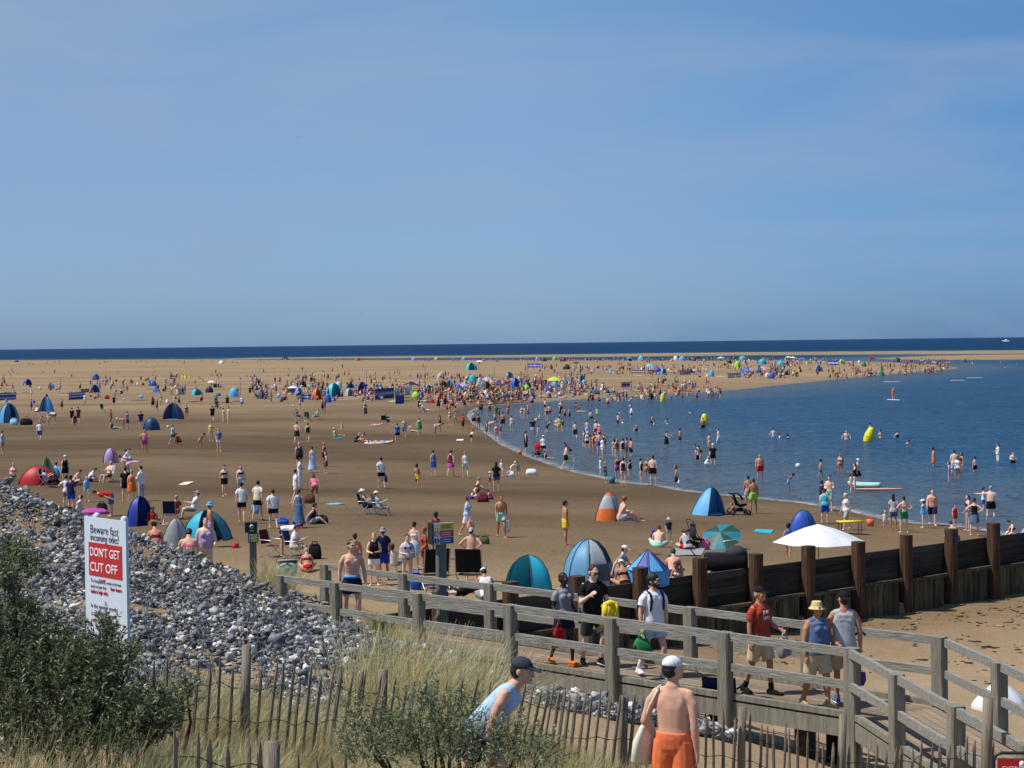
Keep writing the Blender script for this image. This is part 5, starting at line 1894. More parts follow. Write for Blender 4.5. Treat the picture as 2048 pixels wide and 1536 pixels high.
def towel(label, px, py, col, wm=.9, lm_=1.7, face=0):
    p = base(px, py)
    b = MB()
    b.sheet([[(x, y, .02 + .012 * math.sin(x * 9 + y * 4)) for x in np.linspace(-wm / 2, wm / 2, 7)] for y in np.linspace(-lm_ / 2, lm_ / 2, 9)])
    b.sheet([[(x, y, .012 + .012 * math.sin(x * 9 + y * 4)) for x in np.linspace(wm / 2, -wm / 2, 7)] for y in np.linspace(-lm_ / 2, lm_ / 2, 9)])
    return b.obj('beach_towel', cloth(col), None, loc=p, rotz=rad(face), label=label, category='towel')

def bucket(label, px, py, col, s=1.0, z0=None):
    p = base(px, py) if z0 is None else at_z(px, py, z0)
    t = thing('bucket', label, 'bucket', p)
    b = MB(); b.tube([(0, 0, 0), (0, 0, .22 * s)], [.09 * s, .125 * s], seg=16, cap='flat'); b.obj('body', nylon(col), t)
    b = MB(); b.tube([(.12 * s * math.cos(a), 0, .22 * s + .12 * s * math.sin(a)) for a in np.linspace(0, math.pi, 9)], [.008] * 9, seg=5); b.obj('handle', nylon(col), t)
    return t

def ball(label, px, py, col, r=.13, z0=None, name='beach_ball'):
    p = base(px, py) if z0 is None else at_z(px, py, z0)
    b = MB(); b.ball((0, 0, r * .95), r, None, 20, 14)
    return b.obj(name, nylon(col), loc=p, label=label, category='ball')

# ---- near and middle tents
tent('orange and grey striped pointed tent alone on the damp sand', 1218, 1041, 68, 57, ['orange', 'silver'], 'teepee', None, 30, 4, 'orange and grey tent', band=[0, 0, 1, 1, 0, 0], depth=.8)
tent('bright sky blue wedge tent with dark crossing poles by the water', 1416, 1028, 78, 53, ['skyblue'], 'teepee', 70, 35, 4, 'sky blue wedge tent', skew=(.25, 0))
tent('royal blue half dome shelter behind the big white parasol', 1606, 1080, 66, 60, ['blue'], 'dome', None, 20, 4, 'royal blue half dome')
tent('large steel blue and pale grey dome shelter with grey window just behind the groyne', 1178, 1170, 134, 92, ['steel', 'steel', 'silver'], 'dome', 60, 80, 6, 'large blue cream dome', window=(235, 42, .16, .52))
tent('turquoise dome tent with open front left of the large blue dome', 1058, 1180, 110, 70, ['turquoise', 'aqua'], 'dome', 75, -38, 5, 'turquoise dome tent')
t = tent('small blue striped play tent with pointed roof behind the groyne pile', 1296, 1170, 84, 40, ['royal', 'skyblue'], 'pyr', None, 45, 8, 'striped play tent', d=47.2, depth=1.0)
for ch in list(t.children):
    if ch.name.startswith(('canopy', 'pole')):
        ch.location.z += 32 * 47.2 / F
b = MB(); q = 84 * 47.2 / F / 2 * .72
for a in range(4):
    rm = Matrix.Rotation(a * math.pi / 2, 3, 'Z')
    b.sheet([[rm @ Vector((x * q, q, z * 34 * 47.2 / F)) for x in (1, .5, 0, -.5, -1)] for z in (0, .5, 1)])
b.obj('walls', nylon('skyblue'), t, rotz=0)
tent('royal blue barrel shaped half shelter behind the notice board', 280, 1050, 62, 58, ['royal'], 'dome', 80, 50, 5, 'barrel blue shelter', depth=.7)
tent('grey pointed pop up tent with pale base behind the stones', 352, 1098, 66, 62, ['silver', 'grey'], 'teepee', None, 30, 4, 'grey pointed tent')
tent('large teal pop up shelter behind the stones beside the grey tent', 416, 1080, 98, 60, ['teal', 'turquoise', 'darkblue'], 'low', 60, 20, 5, 'large teal shelter', skew=(-.1, 0))
tent('dark red low dome tent at the left with a person seated in front', 77, 968, 82, 38, ['red', 'maroon'], 'low', None, 20, 5, 'dark red dome tent')
tent('lime green pointed shelter behind the dark red tent', 94, 956, 44, 44, ['lime', 'aqua'], 'pyr', 80, 10, 4, 'lime green shelter')
tent('small pink square children tent on the bare damp sand', 221, 925, 32, 29, ['pink', 'lilac'], 'dome', None, 40, 4, 'small pink tent', depth=.9)
tent('sky blue open half dome with royal inside at the left edge', 18, 845, 40, 38, ['skyblue', 'blue'], 'dome', 80, 30, 5, 'left edge blue dome')
tent('sky blue ridge shelter right of the left edge dome', 93, 823, 34, 30, ['skyblue'], 'teepee', 60, -30, 4, 'sky blue ridge shelter')
tent('purple and aqua open half dome in the middle of the sand', 346, 838, 44, 32, ['purple', 'royal', 'aqua'], 'low', 90, -8, 5, 'purple aqua half dome')
tent('dark blue closed dome in front of the purple and aqua half dome', 303, 860, 36, 25, ['darkblue'], 'dome', None, 10, 6, 'dark blue closed dome')
tent('small blue pop up tent with dark opening beside the blue striped windbreak', 190, 785, 20, 16, ['blue', 'skyblue'], 'dome', 80, 0, 5, 'small blue pop up', detail=False)
tent('small cyan wedge tent on the left part of the far sand', 361, 789, 18, 16, ['skyblue', 'teal'], 'teepee', None, 20, 4, 'small cyan wedge', detail=False)
tent('little pale blue shelter beside the small cyan wedge', 313, 785, 18, 15, ['paleblue', 'blue'], 'pyr', None, 20, 4, 'little pale shelter', detail=False)
tent('dark blue pop up behind the stroller on the left sand', 419, 785, 18, 13, ['navy', 'royal'], 'low', None, 0, 5, 'dark blue pop up', detail=False)
MIDT = [(634, 799, 24, 22, ['orange'], 'orange half dome with dark opening in the middle camp', 60), (668, 794, 38, 28, ['aqua', 'turquoise'], 'aqua dome shelter in the middle camp', 60), (700, 792, 22, 16, ['silver', 'white'], 'pale grey dome beside the aqua dome', 50),
        (725, 788, 24, 25, ['royal', 'purple'], 'tall purple blue dome in the middle camp', 60), (722, 788, 18, 12, ['red'], 'low red tent in front of the purple blue dome', 0), (598, 791, 18, 16, ['skyblue'], 'sky blue box shelter left of the orange half dome', 60), (657, 805, 14, 18, ['blue'], 'bright blue shelter right of the orange half dome', 0),
        (900, 777, 18, 17, ['skyblue', 'aqua'], 'cyan arched shelter left of the lilac parasol', 80), (946, 768, 20, 20, ['turquoise', 'teal'], 'turquoise tent with green top in the crowded camp', 0), (960, 768, 14, 14, ['orange', 'peach'], 'small orange tent right of the turquoise one', 0),
        (943, 740, 24, 15, ['aqua', 'teal'], 'teal dome standing apart on the far sand', 60), (1019, 756, 16, 13, ['skyblue', 'darkblue'], 'blue half dome with people at its right side', 80), (1031, 779, 26, 23, ['blue', 'skyblue'], 'long slanting sky blue shelter in the crowd', 50),
        (1053, 783, 16, 14, ['lime'], 'lime tent in the thick of the crowd', 0), (1061, 797, 22, 15, ['darkgreen'], 'dark green dome at the edge of the water crowd', 0), (1077, 775, 22, 13, ['darkblue', 'teal'], 'navy blue low dome in the crowd', 0), (1128, 774, 14, 18, ['skyblue', 'blue'], 'upright bright blue shelter right of the olive gazebo', 0),
        (1168, 773, 14, 14, ['aqua'], 'pale aqua round tent at the right of the crowd', 0), (1133, 739, 16, 11, ['darkgreen'], 'dark green dome on the far sand', 0), (1088, 722.5, 13, 8, ['charcoal'], 'black dome on the skyline bar', 0), (1126, 722.5, 14, 8, ['maroon'], 'red dome on the skyline bar', 0),
        (1109, 720.5, 10, 7, ['lime'], 'lime dome on the skyline bar', 0), (1075, 721, 9, 8, ['skyblue', 'white'], 'blue and white dome on the skyline bar', 0), (1282, 721, 14, 9, ['aqua'], 'aqua shelter on the far bar left of the white tent', 0), (1351, 721, 12, 9, ['white'], 'white round tent on the far bar', 0), (1364, 721, 14, 9, ['skyblue'], 'sky blue tent right of the white round tent', 0),
        (1388, 722, 10, 7, ['purple', 'royal'], 'purple blue tent on the far bar', 0), (1316, 747, 14, 12, ['royal'], 'royal blue dome beside the pale blue parasol on the spit', 0), (1475, 736, 15, 14, ['lime'], 'round lime green tent on the spit', 0), (1423, 753, 12, 12, ['skyblue'], 'sky blue box shelter on the spit edge', 0),
        (1485, 721, 16, 9, ['aqua'], 'aqua canopy tent at the far side of the spit', 0), (1525, 729, 18, 12, ['turquoise', 'darkblue'], 'turquoise pair tent amid the spit crowd', 0), (1562, 730, 18, 9, ['turquoise'], 'turquoise low tent right of the spit crowd', 0), (1638, 743, 17, 13, ['skyblue', 'turquoise'], 'sky blue pointed tent near the spit end', 70),
        (1683, 727, 11, 9, ['lime'], 'yellow green tent behind the blue windbreak on the spit', 0), (1795, 724, 18, 9, ['darkgreen', 'charcoal'], 'dark green wide tent at the spit tip', 0), (1728, 733, 10, 10, ['green'], 'bright green small shelter beside the red parasol', 0), (1544, 757, 13, 12, ['blue', 'royal'], 'royal blue round tent at the spit waterline', 0),
        (1303, 742, 12, 8, ['paleblue'], 'pale blue little tent left of the royal blue dome', 0), (1647, 722, 9, 6, ['teal'], 'tiny teal tent far behind the pointed tent', 0), (443, 727, 12, 6, ['white', 'royal'], 'white and blue tent alone on the left skyline', 0), (715, 721, 12, 7, ['orange'], 'tiny orange tent on the left skyline', 0), (828, 721, 12, 7, ['skyblue'], 'tiny blue shelter on the skyline left of the red one', 0), (873, 720, 10, 6, ['peach'], 'tiny salmon tent on the skyline', 0), (928, 720.5, 11, 7, ['skyblue'], 'tiny sky blue tent on the skyline above the teal dome', 0), (570, 719.5, 16, 6, ['navy', 'grey'], 'dark boat shaped shelter on the left skyline', 0), (33, 724, 10, 5, ['royal'], 'tiny royal blue tent at the far left skyline', 0)]
for (px, py, wx, hx, cols, lb, op) in MIDT:
    tent(lb, px, py, wx, hx, cols, 'dome' if hx > wx * .5 else 'low', op or None, (px * 37) % 60 - 30, 5, detail=False, group='tents on the far sand')
# more shelters of the dense camps, each told apart by colour and place
_tl = set()
def tent_fill(n, poly, seed, kinds):
    r = random.Random(seed)
    (x0, ya, yb), (x1, yc, yd) = poly
    for i in range(n):
        for _ in range(60):
            u = (i + r.random()) / n
            px = x0 + (x1 - x0) * u
            lo, hi_ = ya + (yc - ya) * u, yb + (yd - yb) * u
            py = lo + (hi_ - lo) * r.random()
            if all(abs(l[1] - px) > 8 or abs(l[2] - py) > 5 for l in LAND):
                break
        c1, c2 = r.choice(kinds), r.choice(kinds)
        v = py - 690
        wx = v * r.uniform(.16, .24)
        nm, x, y = min(LAND, key=lambda l: (l[1] - px) ** 2 + 4 * (l[2] - py) ** 2)
        rel = ('right of' if px > x else 'left of') if abs(px - x) > abs(py - y) * 2 else ('in front of' if py > y else 'behind')
        sh = r.choice(['dome', 'low', 'teepee'])
        lb = '%s %s in the crowd, %s the %s' % (c1 if c1 == c2 else c1 + ' and ' + c2, {'dome': 'dome tent', 'low': 'low shelter', 'teepee': 'pointed tent'}[sh], rel, nm)
        if lb in _tl:
            continue
        _tl.add(lb)
        tent(lb, px, py, wx, wx * r.uniform(.55, .85), [c1, c2], sh, r.choice([None, 70, 90]), r.uniform(-40, 40), 5, short='zz', detail=False, group='tents on the far sand')
        LAND.pop()
KN = ['skyblue', 'aqua', 'blue', 'turquoise', 'royal', 'teal', 'white', 'lime', 'navy', 'silver', 'red', 'darkgreen', 'paleblue', 'skyblue', 'purple', 'orange']
tent_fill(22, ((885, 762, 786), (1165, 760, 784)), 3, KN)
tent_fill(12, ((1400, 724, 734), (1730, 722, 730)), 4, KN)
tent_fill(9, ((1480, 742, 754), (1600, 742, 752)), 5, KN)
tent_fill(12, ((1110, 720, 723), (1540, 720, 723)), 6, KN)
tent_fill(9, ((1165, 736, 746), (1395, 738, 750)), 7, KN)
tent_fill(9, ((515, 775, 798), (880, 770, 800)), 8, KN)
tent_fill(6, ((20, 755, 795), (480, 755, 795)), 9, KN)
# parasols
parasol('big plain white parasol with shallow cone in front of the royal blue half dome', 1637, 1124, 186, 76, ['white'], short='big white parasol', rise=.19, d=56.5)
parasol('white scalloped parasol on the sand beyond the boardwalk at the right edge', 2000, 1452, 116, 92, ['white'], short='white scalloped parasol', rise=.40, d=28.2, scallop=.16)
parasol('dark green beach parasol tipped over beside the black wagon', 1441, 1098, 84, 34, ['darkgreen', 'teal'], tilt=(-14, 32), short='dark green parasol', rise=.16)
for (px, py, wx, hx, cols, tl, lb) in [(822, 781, 34, 18, ['navy'], (0, 0), 'dark purple parasol above the middle camp'), (812, 795, 26, 12, ['darkgreen'], (0, 0), 'dark green parasol in front of the dark purple one'), (875, 770, 24, 20, ['silver'], (-60, 0), 'grey sun sail tilted on its edge right of the dark purple parasol'), (927, 779, 22, 13, ['lilac'], (0, 10), 'lilac parasol in the crowded camp'),
                                        (975, 768, 24, 14, ['lilac', 'paleblue'], (0, 15), 'grey lilac parasol right of the small orange tent'), (1097, 778, 18, 14, ['purple', 'navy'], (-35, 0), 'deep purple parasol tilted to the left in the crowd'), (586, 790, 24, 19, ['white'], (0, 0), 'white parasol left of the orange half dome'), (1109, 772, 30, 19, ['yellow', 'lime'], (0, 10), 'yellow and lime parasol above the crowd'),
                                        (1152, 737, 18, 14, ['charcoal'], (0, 0), 'black parasol on the far sand'), (1304, 744, 22, 15, ['paleblue', 'skyblue'], (20, 20), 'pale blue parasol on the spit'), (1489, 755, 20, 18, ['blue'], (-35, 20), 'royal blue parasol tilted on the spit'), (1529, 747, 20, 14, ['pink', 'silver'], (0, 20), 'pale pink parasol in the spit crowd'),
                                        (1604, 727, 16, 12, ['skyblue', 'blue'], (0, 0), 'sky blue parasol at the far side of the spit'), (1577, 725, 14, 13, ['cream'], (0, 0), 'cream parasol at the far side of the spit'), (1586, 724, 13, 11, ['white'], (0, 0), 'white parasol beside the cream one'), (1745, 726, 18, 13, ['red'], (25, 0), 'red parasol near the spit tip'), (423, 774, 18, 13, ['white'], (0, 0), 'white parasol on the left sand'), (1109, 787, 14, 10, ['magenta', 'pink'], (30, 0), 'pink parasol low in the crowd'), (959, 728, 16, 8, ['white'], (0, 0), 'white low parasol right of the teal dome'), (1442, 722, 18, 9, ['paleblue'], (0, 0), 'pale blue parasol on the far bar'), (1395, 721, 20, 8, ['black'], (0, 0), 'black flat parasol on the far bar'), (1258, 722, 12, 8, ['skyblue'], (0, 0), 'sky blue flat parasol on the far bar')]:
    parasol(lb, px, py, wx, hx, cols, tl, .2, group='parasols on the far sand')
# windbreaks
ST = ['blue', 'blue', 'cream', 'blue', 'cream', 'royal']
windbreak('blue and white striped windbreak at the left edge', -12, 801, 32, 799, ['royal', 'cream', 'blue', 'royal', 'cream', 'royal'], 4, 15)
windbreak('blue and cream striped windbreak beside the small blue pop up tent', 138, 800, 170, 798, ST, 4, 15)
windbreak('faded maroon striped windbreak behind the blue and cream one', 162, 785, 180, 784, ['maroon', 'silver', 'grey', 'maroon'], 3, 7)
windbreak('yellow straw windbreak on the left far sand', 358, 758, 380, 758, ['straw', 'yellow', 'straw'], 3, 8)
windbreak('blue and silver windbreak in front of the orange half dome', 603, 799, 624, 799, ['royal', 'paleblue', 'royal', 'silver'], 3, 13)
windbreak('navy striped windbreak in the middle camp right of the red tent', 750, 800, 788, 796, ['navy', 'blue', 'silver', 'blue', 'navy'], 4, 22)
windbreak('solid royal blue windbreak box at the front of the middle camp', 791, 808, 808, 807, ['royal'], 2, 17)
windbreak('pale grey windbreak behind the dark green parasol', 790, 792, 822, 790, ['silver', 'paleblue'], 3, 16)
windbreak('blue striped windbreak standing alone on the far sand', 1056, 738, 1082, 738, ['silver', 'royal', 'silver', 'royal'], 3, 11)
windbreak('lilac windbreak behind the bathers at the far waterline', 1243, 775, 1266, 774, ['lilac', 'purple', 'lilac'], 3, 11)
windbreak('grey and navy windbreak left of the royal blue dome on the spit', 1262, 746, 1290, 747, ['navy', 'silver', 'navy', 'grey'], 4, 8)
windbreak('lilac grey windbreak on the spit', 1360, 750, 1382, 749, ['lilac', 'grey', 'silver'], 3, 10)
windbreak('white and grey windbreak left of the tilted royal blue parasol', 1456, 756, 1482, 755, ['silver', 'white', 'lilac', 'silver'], 4, 10)
windbreak('blue checked windbreak near the spit end', 1655, 731, 1676, 731, ['royal', 'paleblue', 'royal'], 3, 10)
windbreak('navy box windbreak beside the white parasol on the left sand', 427, 775, 439, 775, ['navy', 'charcoal'], 2, 8)
windbreak('dark windbreak left of the yellow straw windbreak', 340, 758, 352, 758, ['charcoal', 'silver', 'charcoal'], 2, 6)
# tall net posts on the far sand
for (px, py, h) in [(611, 769, 28), (733, 765, 26), (850, 762, 30), (957, 740, 24), (989, 755, 22), (1055, 746, 24), (719, 765, 10), (481, 790, 26), (1240, 757, 14), (1304, 759, 12)]:
    p = ground(px, py)
    b = MB(); hh = h * p.y / F
    b.tube([(0, 0, -.3), (0, 0, hh)], [.05, .04], seg=6)
    o = b.obj('tide_post', WOODP, loc=p, label='thin wooden post standing in the far sand', category='post', group='thin wooden posts on the far sand')
# buoys
YB = mat('buoy_yellow', lin((222, 206, 30)), .4, .08, 3, spec=.5)
def buoy(label, px, py, w_, h, tilt, short):
    p = at_z(px, py, 0)
    sc = p.y / F
    t = thing('buoy', label, 'buoy', p)
    W, H = w_ * sc / 2, h * sc
    b = MB()
    R0 = Matrix.Rotation(rad(tilt), 3, 'Y')
    b.tube([R0 @ Vector((0, 0, -H * .25)), R0 @ Vector((0, 0, H * .1)), R0 @ Vector((0, 0, H * .55)), R0 @ Vector((0, 0, H * .88))], [W * .75, W, W, W * .7], seg=18)
    b.obj('float', YB, t)
    b = MB(); b.tube([R0 @ Vector((0, 0, H * .9)), R0 @ Vector((0, 0, H * 1.02))], [W * .2, W * .15], seg=8); b.obj('cap', YB, t)
    b = MB(); b.tube([R0 @ Vector((0, 0, H * .30)), R0 @ Vector((0, 0, H * .34))], [W * 1.02, W * 1.02], seg=18, cap='flat'); b.obj('band', mat('buoy_band', lin((190, 172, 24)), .5), t)
    LAND.append((short, px, py))
buoy('farthest small yellow buoy in the water near the lilac windbreak', 1325, 803, 10, 15, 4, 'farthest yellow buoy')
buoy('upright round yellow buoy in the middle of the water', 1409, 848, 15, 18, 0, 'middle yellow buoy')
buoy('nearest large yellow buoy tipping over under a bather', 1735, 882, 19, 26, 18, 'nearest yellow buoy')
p = at_z(1763, 752, 0)
t = thing('channel_marker', 'small green cone channel marker off the spit', 'buoy', p)
b = MB(); b.tube([(0, 0, -.2), (0, 0, .5), (0, 0, 1.2), (0, 0, 2.6)], [.75, .7, .32, .12], seg=12); b.obj('body', cloth('green'), t)
b = MB(); b.tube([(0, 0, 2.6), (0, 0, 3.3)], [.16, .02], seg=10); b.obj('topmark', cloth('green'), t)
def board(label, px, py, col, ln, wd, face, z0=0.03, name='paddleboard', pz=0, thick=.09):
    p = at_z(px, py, z0) if pz is not None else ground(px, py)
    b = MB()
    b.tube([(0, -ln / 2, 0), (0, -ln * .3, 0), (0, 0, 0), (0, ln * .3, 0), (0, ln / 2, 0)], [(wd * .12, thick * .3), (wd * .42, thick * .5), (wd * .5, thick * .5), (wd * .42, thick * .5), (wd * .14, thick * .3)], seg=12, lat=(1, 0, 0))
    return b.obj(name, nylon(col), loc=p + Vector((0, 0, thick * .4)), rotz=rad(face), label=label, category='board')
board('white paddleboard under the kneeling person in open water', 1785, 764, 'white', 3.4, .85, 80)
board('white paddleboard under the standing person in orange', 1787, 800, 'white', 3.2, .9, 20)
board('white paddleboard in the far water under a seated paddler', 1950, 756, 'white', 3.6, .9, 88)
board('smaller white paddleboard left of the seated paddler', 1915, 761, 'white', 3.0, .8, 86)
board('pale red paddleboard floating behind the clear dinghy', 1758, 979, 'peach', 2.6, .6, 84)
board('white body board in the shallows among the bathers', 1163, 823, 'white', 1.3, .55, 88, name='body_board')
board('orange kayak resting in the far shallows', 1353, 783, 'orange', 3.2, .7, 88, name='kayak', thick=.35)
p = at_z(1731, 975, 0)
t = thing('dinghy', 'clear ribbed inflatable dinghy pulled through the shallows', 'dinghy', p, rad(70))
for s in (-1, 1):
    b = MB(); b.tube([(s * .34, -.75, .16), (s * .40, -.3, .14), (s * .40, .4, .16), (s * .2, .85, .24), (0, .95, .28)], [.13, .14, .14, .12, .10], seg=10); b.obj('side_tube', nylon('mint'), t)
b = MB(); b.tube([(-.34, -.75, .16), (.34, -.75, .16)], [.13, .13], seg=10); b.obj('stern_tube', nylon('mint'), t)
b = MB(); b.box((0, 0, .06), (.7, 1.5, .05)); b.obj('floor', nylon('white'), t)
# chairs, strollers, bags and small things
chair('silver framed folding chair with dark seat, left of the pair on bare sand', 730, 1029, 80, 'charcoal')
chair('silver framed folding chair with grey seat, right of the pair on bare sand', 758, 1031, 80, 'grey')
chair('dark patterned folding chair behind the bending man', 541, 1113, 60, 'maroon')
chair('folding chair under the man in white with a purple cap', 588, 1116, 70, 'navy')
chair('navy folding chair with its back to the camera behind the grey tent', 341, 1048, 180, 'navy', .6)
chair('low dark chair under the person before the red tent', 93, 972, 60, 'black', .45)
chair('folding chair under the bare chested man at the left', 216, 963, -40, 'silver', .5)
chair('tall black folding chair behind the hazard board', 868, 1176, 200, 'black', .75).scale = (1.55, 1.3, 1.12)
chair('tall black folding chair right of the hazard board', 942, 1176, 170, 'black', .75).scale = (1.6, 1.3, 1.12)
chair('striped folding chair of the left in a row of three', 594, 841, 100, 'darkblue')
chair('green folding chair in the middle of a row of three', 615, 842, 170, 'green')
chair('black reclining chair of the right in a row of three', 636, 840, -80, 'black')
chair('dark reclining chair in the left camp', 207, 826, 60, 'black', .7)
chair('navy folding chair beside the white sail tent', 768, 849, 180, 'navy')
chair('small folding chair with blue seat on the sand under the boardwalk', 1447, 1446, 160, 'navy', .4, PLAST_K, d=27.8)
stroller('black stroller with red bag beside the sky blue wedge tent', 1478, 1029, 100, 'black')
stroller('black folded stroller leaning behind the seated family', 1384, 1098, 120, 'charcoal', False, 18)
stroller('black pushchair pushed by a man on the left sand', 434, 817, 40, 'charcoal')
stroller('blue and red pushchair at the edge of the water', 1076, 914, 20, 'red')
stroller('dark pushchair on the far left sand', 225, 772, 150, 'black')
p = ground(1462, 1150)
p = at_d(1452, 1160, 49.5)
t = thing('beach_wagon', 'black fabric pull wagon loaded with bags behind the groyne', 'wagon', p, rad(-12))
b = MB(); b.box((0, 0, .52), (1.25, .62, .5), ch=.08); b.obj('body', cloth('black'), t)
for x in (-.42, .42):
    for y in (-.3, .3):

        b = MB(); b.tube([(x, y - .05, .16), (x, y + .05, .16)], [.16, .16], seg=16, cap='flat'); b.obj('wheel', PLAST_K, t)
b = MB(); b.ball((.3, 0, .8), (.32, .28, .22), None, 14, 8); b.obj('load', cloth('charcoal'), t)
b = MB(); b.tube([(-.62, 0, .35), (-1.0, 0, .85), (-1.02, -.1, .9)], [.016] * 3, seg=6); b.obj('handle', PLAST_K, t)
b = MB(); b.tube([(.62, .2, .3), (.62, .2, .95), (.3, .2, 1.18), (-.1, .2, 1.1)], [.014] * 4, seg=6); b.obj('frame', ALU, t)
bag('pink and white striped beach bag beside the seated family', 1409, 1098, 'pink', .4, .34)
bag('open white carrier bag lying on the sand near the water', 1063, 949, 'white', .7, .32, .4, handles=False)
bag('white rucksack heap beside the digging children', 1021, 953, 'white', .5, .3, .4, handles=False)
bag('small black box bag standing behind the man in a backwards cap', 968, 1088, 'olive', .42, .3)
bag('blue patterned bag standing between the bathers and the black chair', 832, 1178, 'blue', .36, .5, .22)
bag('brown rucksack heap at the feet of the woman in pink', 618, 1006, 'brown', .6, .42, .4, handles=False)
bag('dark rucksack pile beside the man sitting with raised knees', 640, 1048, 'charcoal', .7, .35, .35, handles=False)
bag('black bag under the dark red tent side', 480 - 345, 1028, 'black', .6, .3, .35, handles=False)
bag('purple mat bundle behind the notice board', 190, 1028, 'magenta', 1.2, .2, .5, handles=False)
bag('black shopping bag right of the purple mat bundle', 204, 1026, 'black', .5, .42, .3)
bag('red and black crate bag among the seated family on damp sand', 966, 1004, 'maroon', .6, .36, .4)
bag('blue shopping bag on the sand under the dark blue people', 566, 1048, 'blue', .5, .22, .3)
bag('black rucksack beside the grey haired sunbather', 630, 1118, 'black', .45, .5, .3)
bag('black holdall in the left camp', 53, 850, 'black', 1.3, .6, .5)
bag('cool bag with white top beside the left edge dome', 28, 850, 'paleblue', .8, .6, .5)
p = ground(574, 1146)
p = at_d(574, 1152, 45.5)
t = thing('cool_box', 'grey and teal cool box on the sand by the start of the boardwalk', 'cool box', p, rad(12))
b = MB(); b.box((0, 0, .2), (.52, .36, .36), ch=.05); b.obj('body', nylon('mint'), t)
b = MB(); b.box((0, 0, .41), (.56, .40, .07), ch=.05); b.obj('lid', cloth('charcoal'), t)
b = MB(); b.tube([(-.27, -.19, .3), (-.27, -.24, .46), (.27, -.24, .46), (.27, -.19, .3)], [.015] * 4, seg=6); b.obj('handle', cloth('white'), t)
bucket('orange bucket at the edge of the water', 1040, 909, 'orange', 1.4)
bucket('teal bucket on the sand beside the bathers', 1224, 967, 'teal', 1.8)
bucket('orange red bucket near the child in white at the right', 1741, 1053, 'orange', 1.5)
bucket('red bucket half buried on the sand beside the marker post', 470, 1096, 'red', 1.3).location.z -= .12
ball('red beach ball on the sand at the left edge', 39, 992, 'red', .19)
ball('white ball floating in the water', 1596, 936, 'white', .17, 0.0)
ball('small white ball on the sand left of the boy in mint', 336, 856, 'white', .13)
ball('small white ball on bare sand behind the row of three chairs', 586, 814, 'white', .13)
for a in [('blue towel beneath the family with the stroller', 1375, 1104, 'grey', 2.2, 1.2, 80), ('dark towel under the man beside the orange and grey tent', 1262, 1040, 'navy', 1.6, .9, 80), ('white towel strip lying on bare damp sand', 372, 967, 'cream', 1.9, .5, 90), ('purple towel by the pair sitting beside the pink tent', 262, 924, 'lilac', 1.4, .9, 60), ('blue and white towel in front of the sunbathers in the middle', 762, 886, 'paleblue', 2.0, .9, 85),
          ('pale towel behind the middle sunbathers', 740, 886, 'white', 1.6, .9, 85), ('white towel strip beside the crouching child by the water', 920, 880, 'white', 2.4, .6, 90), ('teal towel under the sunbather in lime', 676, 876, 'teal', 1.6, .8, 80), ('turquoise picnic rug with a red patch on empty sand', 1527, 1063, 'turquoise', 1.3, .8, 75), ('aqua swim ring bag lying on the sand right of the woman in pink', 668, 1008, 'aqua', .9, .7, 40)]:
    towel(*a)
p = ground(1700, 1068)
t = thing('folding_table', 'low yellow topped folding table behind the big white parasol', 'table', p, rad(10))
b = MB(); b.box((0, 0, .55), (1.1, .5, .05)); b.obj('top', cloth('yellow'), t)
for x in (-.45, .45):
    for y in (-.18, .18):
        b = MB(); b.tube([(x, y, -.05), (x, y, .53)], [.018] * 2, seg=6); b.obj('leg', PLAST_K, t)
# board lying on the stones, birds and a far boat
p = at_d(905, 1362, 23.0)
b = MB()
b.tube([(0, 0, 0), (0, 0, .012)], [(.33, .30)] * 2, seg=10, cap='flat', lat=(1, 0, 0), mi=0)
sg2 = thing('fallen_board', 'faded white and yellow board lying on the stones behind the paling fence', 'board', (p.x, p.y, nz1(p.x, p.y) + .16))
sg2.rotation_euler = (rad(38), rad(6), rad(-10))
o = b.obj('white_face', SIGNW, sg2, smooth=False)
b = MB(); b.box((.02, -.17, .010), (.56, .22, .02), ch=.05); b.obj('yellow_band', YEL, sg2, smooth=False)
b = MB()
b.sheet([[(x, y, .026) for x in (-.16, .16)] for y in (-.2, -.17)]); b.sheet([[(x, y, .026) for x in (-.18, .2)] for y in (-.14, -.12)])
b.obj('print', INK, sg2, smooth=False)
BIRD = mat('gull_grey', lin((70, 72, 76)), .8, .1, 4)
for (px, py, d) in ((595, 275, 480), (722, 628, 620)):
    b = MB()
    b.tube([(0, .22, 0), (0, 0, 0), (0, -.24, .02)], [.03, .075, .03], seg=8)
    for s in (-1, 1):
        b.tube([(0, 0, .02), (s * .3, -.04, .14), (s * .62, .06, .06)], [(.10, .015), (.08, .012), (.02, .006)], seg=6, lat=(0, 1, 0))
    b.obj('gull', BIRD, loc=at_d(px, py, d), rotz=.6, label='small dark gull high in the sky at the upper left' if py < 400 else 'tiny gull flying low just above the sea horizon', category='bird')
p = at_z(2011, 683.5, 0)
t = thing('motor_boat', 'tiny white boat far out on the sea at the right', 'boat', p, rad(70))
s = p.y / 1500
b = MB(); b.tube([(0, -3 * s, .5 * s), (0, 0, .4 * s), (0, 3 * s, .9 * s)], [(.9 * s, .5 * s), (1.1 * s, .7 * s), (.1 * s, .3 * s)], seg=10, lat=(1, 0, 0)); b.obj('hull', nylon('white'), t)
b = MB(); b.box((0, -.5 * s, 1.6 * s), (1.3 * s, 1.8 * s, 1.2 * s), ch=.2); b.obj('cabin', nylon('white'), t)
